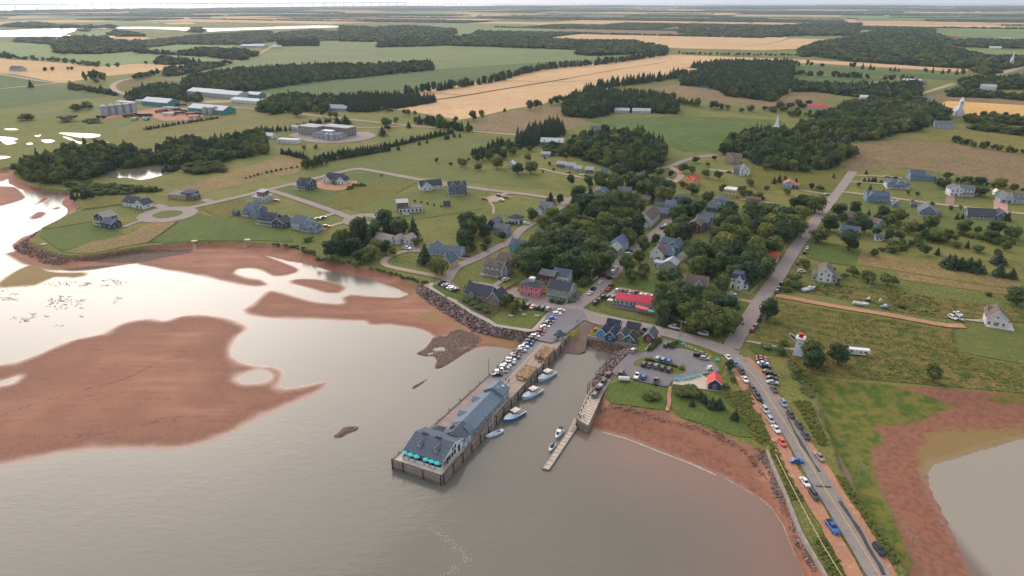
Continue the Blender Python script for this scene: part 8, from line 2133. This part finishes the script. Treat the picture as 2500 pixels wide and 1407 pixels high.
def treeline(zone,pts,kind='m',h=9,gap=5,rows=2,label=None,name='hedgerow',keep=1.0,spread=None):
 c=spline([Q(zone,x,y,LZ+h*.4)for x,y in pts],gap)
 L_=[]
 for p in c:
  for r_ in range(rows):
   if random.random()>keep:continue
   s_=spread or gap*rows*.4
   L_.append((p.x+random.uniform(-s_,s_),p.y+random.uniform(-s_,s_),LZ-.3))
 n=len(L_)
 if not n:return
 ix=rng.choice(KI[kind],n);hh=h*rng.uniform(.6,1.25,n);w=np.maximum(hh*.8,gap*1.1)*rng.uniform(.75,1.15,n)*np.where((ix>3)&(ix<6),.75,1)
 scatter(name,label or 'hedgerow of mixed trees',L_,ix,np.stack([w,w,hh*1.1],1))
W=wood
W('L',[(100,480),(180,430),(330,400),(420,370),(520,320),(760,300),(960,300),(1050,340),(1240,390),(1420,390),(1390,420),(1150,430),(900,460),(760,510),(600,560),(480,570),(280,560),(190,545)],'x',10,5.5,label='dense wood beside the silvery pond')
W('L',[(1240,330),(1350,270),(1500,255),(1650,270),(1850,230),(2050,190),(2060,270),(2100,340),(1900,370),(1730,410),(1420,425),(1260,380)],'x',9,5.5,label='wood stretching from the pond towards the office block')
W('L',[(500,610),(560,590),(720,585),(830,610),(1040,620),(1220,630),(1270,650),(1040,665),(800,680),(700,670),(560,650)],'s',4,4,label='low scrub in front of the silvery pond');W('L',[(1420,490),(1500,450),(1700,430),(1790,465),(1740,490),(1500,515)],'s',6,4.5,label='alder scrub at the pond end')
W('C',[(600,270),(780,210),(1000,180),(1200,210),(1340,290),(1350,430),(1230,480),(1000,520),(900,440),(740,380),(600,350)],'x',11,6,label='leafy wood behind the holiday cottages')
W('C',[(165,270),(250,200),(380,160),(540,110),(580,200),(400,215),(360,270),(200,290)],'c',11,5,label='spruce stand behind the dormer building');W('C',[(0,290),(110,265),(100,300),(0,320)],'c',7,5,False,'spruce row by the meadow')
W('C',[(400,320),(580,300),(600,360),(480,370)],'d',7,5,False,'shrubby trees by the dormer building')
W('R',[(30,310),(100,220),(300,190),(500,190),(700,260),(760,290),(900,240),(1060,290),(1130,330),(980,390),(960,430),(800,460),(600,470),(480,460),(330,420),(220,360),(60,350)],'x',11,6,label='dark wooded knoll below the white steeple')
W('R',[(590,190),(700,120),(820,60),(1000,20),(1300,10),(1700,20),(1820,60),(1720,90),(1550,170),(1400,180),(1260,230),(1100,240),(850,230),(700,230)],'x',11,7,label='leafy hillside wood with scattered houses',keep=.8)
W('D',[(1020,880),(1160,760),(1300,720),(1600,710),(1700,690),(1800,740),(1950,800),(1950,880)],'x',11,8,label='tree-filled slope around the far village',keep=.8)
for z,poly,k,h,lb2 in(('A',[(395,380),(400,320),(480,270),(770,270),(880,300),(1060,300),(1060,360),(760,385),(480,385)],'x',13,'big wood between river and green field'),('A',[(120,280),(400,275),(400,325),(120,305)],'x',8,'wood at the far field corner'),('A',[(1060,300),(1400,262),(1960,225),(2040,260),(2040,300),(1750,325),(1300,322),(1060,350)],'x',8,'long wood along the river'),('A',[(2040,302),(2340,290),(2345,328),(2060,330)],'c',14,'square spruce block by the soy field'),('A',[(2040,240),(2300,220),(2500,235),(2500,292),(2340,296),(2050,300)],'x',8,'wood behind the square spruce block'),('A',[(960,375),(1300,385),(1480,355),(1800,370),(1890,395),(1780,435),(1500,405),(1000,380)],'m',13,'wood by the poultry shed road'),('A',[(1130,460),(1180,420),(1480,455),(1250,465)],'m',12,'copse at the straw field end'),('A',[(1180,550),(1260,500),(1500,470),(1720,455),(1500,505),(1300,545)],'x',11,'tree belt beside the bending far road'),('A',[(1340,600),(1400,560),(1750,510),(2100,490),(2500,470),(2500,565),(2100,615),(1850,655),(1500,665),(1380,640)],'m',12,'long plantation above the white-roofed warehouses'),('B',[(0,480),(300,470),(560,460),(670,455),(690,500),(400,528),(0,568)],'m',12,'plantation tongue between two green fields'),('A',[(480,610),(580,635),(760,655),(930,705),(700,670),(500,640)],'m',9,'hedge beside the dark potato field'),('A',[(920,700),(1000,650),(1200,615),(1380,640),(1370,720),(1100,730),(950,745)],'m',11,'trees behind the teal barn'),('A',[(1880,800),(1960,720),(2100,700),(2500,720),(2500,795),(2200,800),(2000,820)],'x',12,'trees beside the glasshouse'),('A',[(1360,735),(1430,685),(1480,700),(1480,740)],'d',11,'trees between barn and warehouse'),('A',[(600,880),(700,875),(780,895),(640,905)],'s',5,'scrub at the farmyard edge'),('B',[(0,190),(250,200),(500,190),(850,215),(850,250),(650,260),(620,280),(300,298),(0,298)],'x',13,'far wood beyond the soy field'),('B',[(640,265),(1000,270),(1500,285),(1900,300),(2150,300),(2210,315),(2400,350),(2410,375),(1900,400),(1740,390),(1750,358),(1500,348),(1000,332),(740,325)],'x',13,'long wood behind the soy field'),('B',[(275,340),(300,305),(470,285),(740,300),(740,330),(500,335)],'m',12,'grey-green copse in the soy field corner'),('B',[(960,250),(1000,230),(1250,232),(1300,258),(1100,260)],'c',12,'small far spruce block'),('B',[(0,700),(300,690),(690,710),(700,735),(400,785),(200,805),(70,805),(0,770)],'c',11,'spruce plantation beside the wheat'),('B',[(1645,825),(1650,730),(1720,700),(1850,650),(2100,680),(2450,710),(2490,770),(2480,815),(2270,805),(2080,800),(1850,845),(1700,835)],'m',13,'spruce wood beside the long farm shed'),('D',[(0,605),(0,540),(200,510),(500,475),(830,460),(820,550),(780,620),(780,650),(690,715),(500,695),(330,675),(300,640),(100,605)],'m',14,'big spruce wood in the brown field'),('D',[(30,480),(300,445),(820,440),(820,470),(500,478),(200,490)],'c',12,'spruce strip against the wheat'),('D',[(860,355),(1000,310),(1270,265),(1400,230),(1700,210),(1850,205),(1850,240),(1980,290),(2000,350),(2200,400),(2500,420),(2500,465),(2300,495),(2100,485),(1800,470),(1200,430),(1000,400),(870,400)],'x',14,'broad dark forest beyond the wheat'),('D',[(0,180),(300,185),(700,190),(1000,170),(1310,170),(1310,215),(1270,255),(900,255),(670,260),(660,243),(0,233)],'x',14,'forest belt behind the second wheat field'),('D',[(790,620),(830,580),(900,600),(1100,610),(1450,610),(1700,600),(1760,620),(1750,700),(1500,715),(1200,680),(1000,650),(830,650)],'m',11,'trees around the far village gardens'),('D',[(1940,660),(2000,640),(2300,680),(2500,690),(2500,720),(2300,700),(1950,690)],'m',9,'hedge below the big white house'),('D',[(2010,600),(2100,560),(2500,560),(2700,560),(2700,640),(2250,630),(2100,630)],'x',12,'wood behind the big white house'),('D',[(2110,500),(2250,480),(2330,520),(2200,530)],'d',12,'trees in front of the far church'),('D',[(1960,290),(2500,290),(2700,300),(2700,340),(2400,345),(2000,330)],'x',12,'trees around the far town'),('D',[(2040,850),(2300,830),(2500,850),(2700,890),(2500,893),(2100,885)],'d',9,'trees at the edge of the ripe field'),('R',[(1950,150),(2100,130),(2398,180),(2700,210),(2700,240),(2398,215),(2000,170)],'d',6,'hedge above the golden meadow')):
 W(z,poly,k,h,label=lb2)
TL=treeline
TL('B',[(480,672),(740,638),(1130,580),(1500,495),(1990,450),(2400,390)],'m',13,8,2,'tall hedgerow edging the wheat field');TL('B',[(1830,655),(2000,615),(2200,590),(2500,545)],'c',15,7,2,'line of pointed spruces above the brown field')
TL('D',[(830,462),(1200,480),(1600,505),(2050,530)],'m',11,10,1,'gappy spruce line along the straw strip',keep=.7);TL('D',[(830,530),(1300,552),(1700,578)],'m',10,8,2,'hedge between the two narrow green fields',keep=.8);TL('D',[(0,385),(300,395),(860,400)],'d',7,9,1,'thin hedge below the second wheat field')
TL('M',[(600,398),(760,360),(1110,305),(1350,250),(1610,195)],'c',6,2.6,2,'clipped spruce windbreak, upper row',spread=.8);TL('M',[(620,410),(760,390),(1110,330)],'c',6,2.6,2,'clipped spruce windbreak, lower row',spread=.8);TL('M',[(290,355),(440,385),(470,400)],'c',6,3,2,'dark hedge by the scrubby meadow')
TL('M',[(130,180),(330,170),(640,105)],'c',6,4,2,'dark hedge behind the office block');TL('M',[(0,555),(200,505),(480,455)],'c',2.2,4.5,1,'row of tiny young spruces in the tan meadow',spread=.3);TL('L',[(1130,175),(1400,130),(1700,85)],'c',4,3,2,'low hedge at the olive meadow edge')
TL('M',[(460,460),(540,440),(610,420)],'d',7,4,3,'young trees at the windbreak end',spread=5);TL('M',[(1340,110),(1450,120),(1560,150),(1740,170)],'m',10,5,2,'tree belt beside the far road');TL('M',[(1780,360),(1900,310),(2030,275)],'c',6,4,3,'spruce group by the meadow path',spread=5);TL('M',[(1850,400),(1960,360),(2060,330)],'d',9,6,2,'leafy group by the meadow path',spread=6)
TL('A',[(100,420),(200,428),(400,440),(560,462),(700,480)],'d',10,16,1,'hedge between green and straw fields',keep=.7);TL('A',[(0,400),(80,415)],'c',14,10,2,'spruces at the far green field');TL('A',[(1000,565),(1130,540),(1250,525)],'d',11,10,2,'trees along the bending far road');TL('A',[(620,465),(700,470)],'d',9,10,2,'bushes at the straw field edge')
TL('R',[(1800,975),(2000,1015),(2110,1035),(2300,1060)],'s',3,2.5,2,'dark clipped hedge across the east lawns',spread=1);TL('R',[(1850,255),(1950,285),(2030,300),(2200,325),(2398,355)],'d',6,5,2,'hedge between golden meadow and brown field');TL('R',[(1640,555),(1800,575),(2000,590),(2398,640)],'d',4,5,1,'hedge below the brown field');TL('R',[(1150,575),(1350,580)],'c',4,3,2,'spruce hedge by the glazed porch house',spread=1)
TL('R',[(1580,1010),(1700,1030),(1800,1020)],'d',5,4,3,'garden thicket behind the hay strip',spread=5);TL('R',[(1350,1110),(1450,1080),(1560,1060)],'s',4,4,3,'scrub at the hay strip corner',spread=5);TL('R',[(180,640),(280,700),(350,720)],'s',4,4,3,'scrub beside the square yellow house',spread=5);TL('C',[(0,930),(80,920),(240,900)],'s',2.6,2,2,'clipped hedge round the white pyramid-roofed house',spread=.8);TL('C',[(720,415),(820,405),(900,400)],'s',3,3,2,'long clipped hedge behind the cottages',spread=1)
TL('D',[(250,775),(380,780),(480,790),(580,785),(690,800),(760,785),(900,750)],'d',9,12,2,'bushy trees along the pasture top',keep=.75);TL('D',[(0,735),(60,745),(130,755)],'d',10,8,2,'trees at the pasture corner');TL('D',[(800,830),(860,820),(920,830)],'d',8,8,2,'bushes by the red-roofed farmhouse');TL('B',[(560,885),(620,885),(760,890)],'d',6,8,2,'bushes along the lane by the wheat')
TL('L',[(590,700),(650,690),(690,690)],'c',6,4,3,'dark spruce clump on the inlet shore',spread=3);TL('L',[(1290,485),(1340,480),(1390,470)],'c',7,4,3,'spruces on the pond island');TL('M',[(800,640),(860,615),(920,610)],'s',2.5,3,3,'scrub beside the bare dirt lot',spread=2.5)
TL('M',[(560,1190),(640,1195),(780,1215),(860,1235)],'s',2,3,2,'low scrub along the beach top',spread=2);TL('M',[(980,1265),(1150,1300),(1300,1345),(1420,1370)],'s',1.5,2,2,'weedy bank above the beach',spread=1.5);TL('M',[(240,1070),(330,1085),(430,1110),(520,1150)],'s',1.8,3,2,'rank growth on the cliff top',spread=2)
def hedge(zone,pts,w,h,label):
 c=spline(QL(zone,pts),.8);L_=[]
 for p in c:
  for j in range(3):L_.append((p.x+random.uniform(-w/2,w/2),p.y+random.uniform(-w/2,w/2),LZ+.2))
 n=len(L_);s_=rng.uniform(.8,1.1,n)
 o=scatter('hedge',label,L_,rng.choice([6,7],n),np.stack([s_*w*1.1,s_*w*1.1,s_*h*1.25],1));o['category']='hedge'
hedge('K',[(1030,376),(1160,404),(1300,440)],1.0,1.1,'low clipped hedge along the car park island');hedge('K',[(1055,290),(1100,245),(1142,200)],1.6,1.5,'clipped box hedge beside the plum red shed path');hedge('K',[(1250,265),(1275,240),(1298,218)],1.4,1.3,'short clipped hedge at the car park entrance')
def tufts(name,label,zone,poly,n,h0,h1,w0,w1,z=0.0):
 q=QL(zone,poly);xs=[a.x for a in q];ys=[a.y for a in q]
 X=rng.uniform(min(xs),max(xs),n*3);Y=rng.uniform(min(ys),max(ys),n*3);m=inside(q,X,Y);X,Y=X[m][:n],Y[m][:n];n=X.size
 keep=np.array([mnoise.noise((x*.06,y*.06,1.7))>-.12 for x,y in zip(X,Y)]);X,Y=X[keep],Y[keep];n=X.size
 w=rng.uniform(w0,w1,n)
 o=scatter(name,label,np.stack([X,Y,np.full(n,LZ+z)],1),rng.choice([8,9],n),np.stack([w,w,rng.uniform(h0,h1,n)],1));o['category']='weeds'
tufts('weeds','rank weeds along the bay side of the causeway rail','S',[(445,600),(480,560),(560,760),(640,900),(760,1120),(900,1350),(960,1500),(860,1500),(780,1330),(690,1160),(600,980),(520,780)],420,.4,1.0,.7,1.6)
tufts('weeds','tall weeds along the lagoon side of the causeway','S',[(600,330),(700,330),(800,560),(900,780),(1000,930),(1120,1110),(1330,1407),(1250,1407),(1080,1130),(930,900),(800,680),(700,500)],700,.4,1.1,.8,1.9)
tufts('weeds','goldenrod thicket beside the beach lawn','S',[(160,280),(320,262),(390,420),(450,560),(410,600),(340,540),(280,420),(210,350)],420,.5,1.2,1.0,2.2);tufts('weeds','rank weeds across the laid up boat meadow','E',[(400,350),(760,335),(1200,370),(1700,450),(1750,600),(1300,550),(800,430),(520,395)],420,.4,1.2,1,2.6)
tufts('weeds','weed clumps in the wide meadow by the lighthouse','E',[(880,590),(1300,640),(1850,750),(1900,940),(2462,1050),(2462,1240),(1800,1190),(1200,1150),(760,1110),(700,960),(860,800)],800,.3,.8,.8,2.2);tufts('weeds','garden weeds inside the cannery fence','W',[(900,350),(960,320),(1180,400),(1270,425),(1180,500),(1030,440)],160,.5,1.3,.8,1.8)
tufts('weeds','rough growth between the lighthouse and the causeway','E',[(420,950),(520,1040),(640,1120),(700,1160),(660,1330),(560,1260),(470,1120)],300,.5,1.4,1,2.4)
# ================================================================== FAR COUNTRY, BRIDGE, HAZE
RIV=QL('A',[(-900,178),(2520,178),(2520,240),(1200,292),(-900,292)])
def far_country():
 pal=[WHEAT,WHEAT2,SOY,POTATO,LIGHTG,SOY,LIGHTG,BROWN,WHEAT2]
 bs=[MB()for _ in pal]
 Xs,Ys,Gs=[],[],[]
 rr=random.Random(5)
 k=0
 rt=R(-26);c,s=math.cos(rt),math.sin(rt)
 v=2300.0
 while v<27000:
  dv=330*(v/2300)**.8*rr.uniform(.75,1.3)
  u=-22000.0-rr.random()*900
  while u<22000:
   du=420*(v/2300)**.55*rr.uniform(.5,1.8)
   cx,cy=(u+du/2)*c-(v+dv/2)*s,(u+du/2)*s+(v+dv/2)*c
   r_=math.hypot(cx,cy)
   if cy>2900 and not inside(RIV,np.array([cx,cx-du*.35,cx+du*.35,cx,cx]),np.array([cy,cy,cy,cy-dv*.5,cy+dv*.5])).any()and abs(cx)<cy*.84 and cy<float(far_shore(np.array([cx]))[0])*.97:
    g=6+r_*.0015;sk=rr.uniform(-.12,.12)*dv
    cs=[(a_*c-b_*s,a_*s+b_*c)for a_,b_ in((u+g,v+g),(u+du-g,v+g+sk),(u+du-g,v+dv-g+sk),(u+g,v+dv-g))]
    gap=max(11,r_/300.0)
    if rr.random()<.62:
     k+=1
     bs[rr.randrange(len(pal))].face([(p[0],p[1],LZ+.3+(k%97)*.012)for p in cs])
     if rr.random()<.6:
      m_=int(du/gap);t_=np.linspace(0,1,max(2,m_))
      X=cs[3][0]+(cs[2][0]-cs[3][0])*t_+rng.uniform(-.5,.5,t_.size)*gap;Y=cs[3][1]+(cs[2][1]-cs[3][1])*t_+rng.uniform(-.5,.5,t_.size)*gap
      Xs.append(X);Ys.append(Y);Gs.append(np.full(X.size,gap))
    else:
     X,Y=pts_in(cs,gap)
     q_=rng.random(X.size)<.9
     Xs.append(X[q_]);Ys.append(Y[q_]);Gs.append(np.full(int(q_.sum()),gap))
   u+=du
  v+=dv
 for b,m in zip(bs,pal):
  if b.f:
   tag(b.build('far_fields',m),None,None,None,'structure')
 X=np.concatenate(Xs);Y=np.concatenate(Ys);G=np.concatenate(Gs)
 n=X.size
 ix=rng.choice(KI['x'],n);w=G*2.0*rng.uniform(.8,1.3,n)
 hh=np.minimum(8+G*.04,10)*rng.uniform(.8,1.2,n)
 scatter('forest','far forest patches fading into haze across the plain',np.stack([X,Y,np.full(n,LZ-2.0)],1),ix,np.stack([w,w,hh*1.2],1))
far_country()
W('A',[(0,190),(100,170),(260,165),(440,185),(600,190),(850,188),(850,200),(400,198),(200,200)],'x',13,label='river-edge wood beyond the far inlet');W('A',[(570,222),(620,212),(680,222),(620,230)],'x',10,label='islet of trees in the far inlet');W('A',[(800,250),(850,222),(1000,240),(1080,262),(900,262)],'x',12,label='wood on the far inlet spit');W('A',[(1370,230),(1440,200),(1510,215),(1480,235)],'x',12,label='wooded islet by the far inlet bend')
# long low bridge across the strait
br=thing('bridge','far long low bridge on piers across the pale strait','bridge',Vector((0,0,0)),0)
A_,C_=Vector((-9800,11500,0)),Vector((-3000,21500,0))
d=C_-A_;n_=Vector((-d.y,d.x,0)).normalized()
b=MB();q=n_*7
b.hexa([A_-q+Vector((0,0,62)),C_-q+Vector((0,0,70)),C_+q+Vector((0,0,70)),A_+q+Vector((0,0,62)),A_-q+Vector((0,0,73)),C_-q+Vector((0,0,81)),C_+q+Vector((0,0,81)),A_+q+Vector((0,0,73))])
BM_=mat((176,178,182),.8,.05,.01)
b.build('deck',BM_,br)
for i in range(36):
 p=A_+d*((i+.5)/36)
 b=MB();b.box(-6,6,-6,6,-5,64+i*.2,tx=2,ty=2);b.build('pier',BM_,br,p,math.atan2(d.y,d.x))
FOAM=mat((206,194,182),.6,.1)
def foam(name,label,zone,pts,n,spread,s0,s1):
 c=spline(QL(zone,pts,.03),.7);b=MB()
 for k in range(n):
  p=random.choice(c);r_=random.uniform(s0,s1);a0=random.uniform(0,6)
  o=Vector((p.x+random.gauss(0,spread),p.y+random.gauss(0,spread),.035+random.uniform(0,.02)))
  b.face([o+Vector((math.cos(a0+1.05*j)*r_*random.uniform(.5,1.2),math.sin(a0+1.05*j)*r_*random.uniform(.4,1),0))for j in range(6)])
 tag(link(name,b.mesh(name,FOAM,fix=False)),label,'foam',None,'stuff')
foam('foam','thin pale foam line along the red beach','K',[(640,1022),(850,1080),(1050,1158),(1270,1243),(1450,1313),(1650,1403)],900,.16,.05,.2)
foam('foam','thin foam line bending along the causeway rocks','S',[(180,803),(350,903),(450,973),(530,1083),(580,1203),(612,1283)],420,.16,.04,.15)
foam('foam','curved drift of foam flecks on the open bay','f',[(1055,1285),(1090,1320),(1125,1350),(1145,1370),(1115,1385),(1085,1405)],260,.9,.04,.16)
wr=QL('T',[(0,200),(250,215),(480,170),(720,190),(700,330),(520,420),(250,470),(0,480)],.02);b=MB();xs=[q.x for q in wr];ys=[q.y for q in wr]
for k in range(420):
 x,y=random.uniform(min(xs),max(xs)),random.uniform(min(ys),max(ys))
 if mnoise.noise((x*.05,y*.09,3))<.12 or not inside(wr,np.array([x]),np.array([y]))[0]:continue
 for j in range(4):
  o=Vector((x+random.gauss(0,1.2),y+random.gauss(0,.9),.02+.004*j));a0=random.uniform(0,6)
  b.face([o+Vector((math.cos(a0+1.05*i)*random.uniform(.2,.9),math.sin(a0+1.05*i)*random.uniform(.1,.4),random.uniform(0,.05)))for i in range(6)])
tag(link('seaweed',b.mesh('seaweed',mat((112,98,84),.8,.2),fix=False)),'dark wisps of seaweed on the shining tidal flat','seaweed',None,'stuff')
def wrack(zone,pts,n,spread,label,z0,rgb):
 c=spline(QL(zone,pts,z0),.7);b=MB()
 for k in range(n):
  p=random.choice(c);x,y=p.x+random.gauss(0,spread),p.y+random.gauss(0,spread);o=Vector((x,y,tz(x,y)+.04));a0=random.uniform(0,6);r_=random.uniform(.15,.6)
  b.face([o+Vector((math.cos(a0+1.05*i)*r_*random.uniform(.4,1),math.sin(a0+1.05*i)*r_*random.uniform(.2,.6),random.uniform(0,.06)))for i in range(6)])
 tag(link('wrack_line',b.mesh('wrack_line',mat(rgb,.85,.2),fix=False)),label,'seaweed',None,'stuff')
wrack('T',[(0,935),(250,862),(500,790),(700,735),(860,660),(1160,560)],130,.3,'thin dark tide line crossing the big sand bar',.2,(120,82,66))
wrack('T',[(0,1060),(400,1060),(800,990),(1100,935),(1500,890)],160,1.2,'scattered dark weed along the outer ridge of the sand bar',.2,(112,78,62))
wrack('K',[(600,815),(700,815),(900,850),(1200,930),(1500,1020),(1750,1130)],420,.5,'dark wrack line along the upper red beach',1.6,(86,58,50));wrack('S',[(100,540),(200,600),(330,680),(430,800)],260,.6,'dark wrack line bending towards the sea wall',1.2,(86,58,50))
# the air itself
b=MB();b.box(-31000,31000,-400,33000,-9.0,152.0)
hz=b.build('haze',None)
hm=bpy.data.materials.new('hazy_air');hm.use_nodes=True
ht=hm.node_tree
for n in list(ht.nodes):
 if n.type!='OUTPUT_MATERIAL':ht.nodes.remove(n)
pv=ht.nodes.new('ShaderNodeVolumePrincipled')
pv.inputs['Color'].default_value=(.68,.83,1.0,1);pv.inputs['Density'].default_value=0.00004;pv.inputs['Anisotropy'].default_value=0.25
ht.links.new(pv.outputs[0],[n for n in ht.nodes if n.type=='OUTPUT_MATERIAL'][0].inputs['Volume'])
hz.data.materials.clear();hz.data.materials.append(hm)
tag(hz,'thin pale haze lying over the land and bay','haze',None,'stuff')
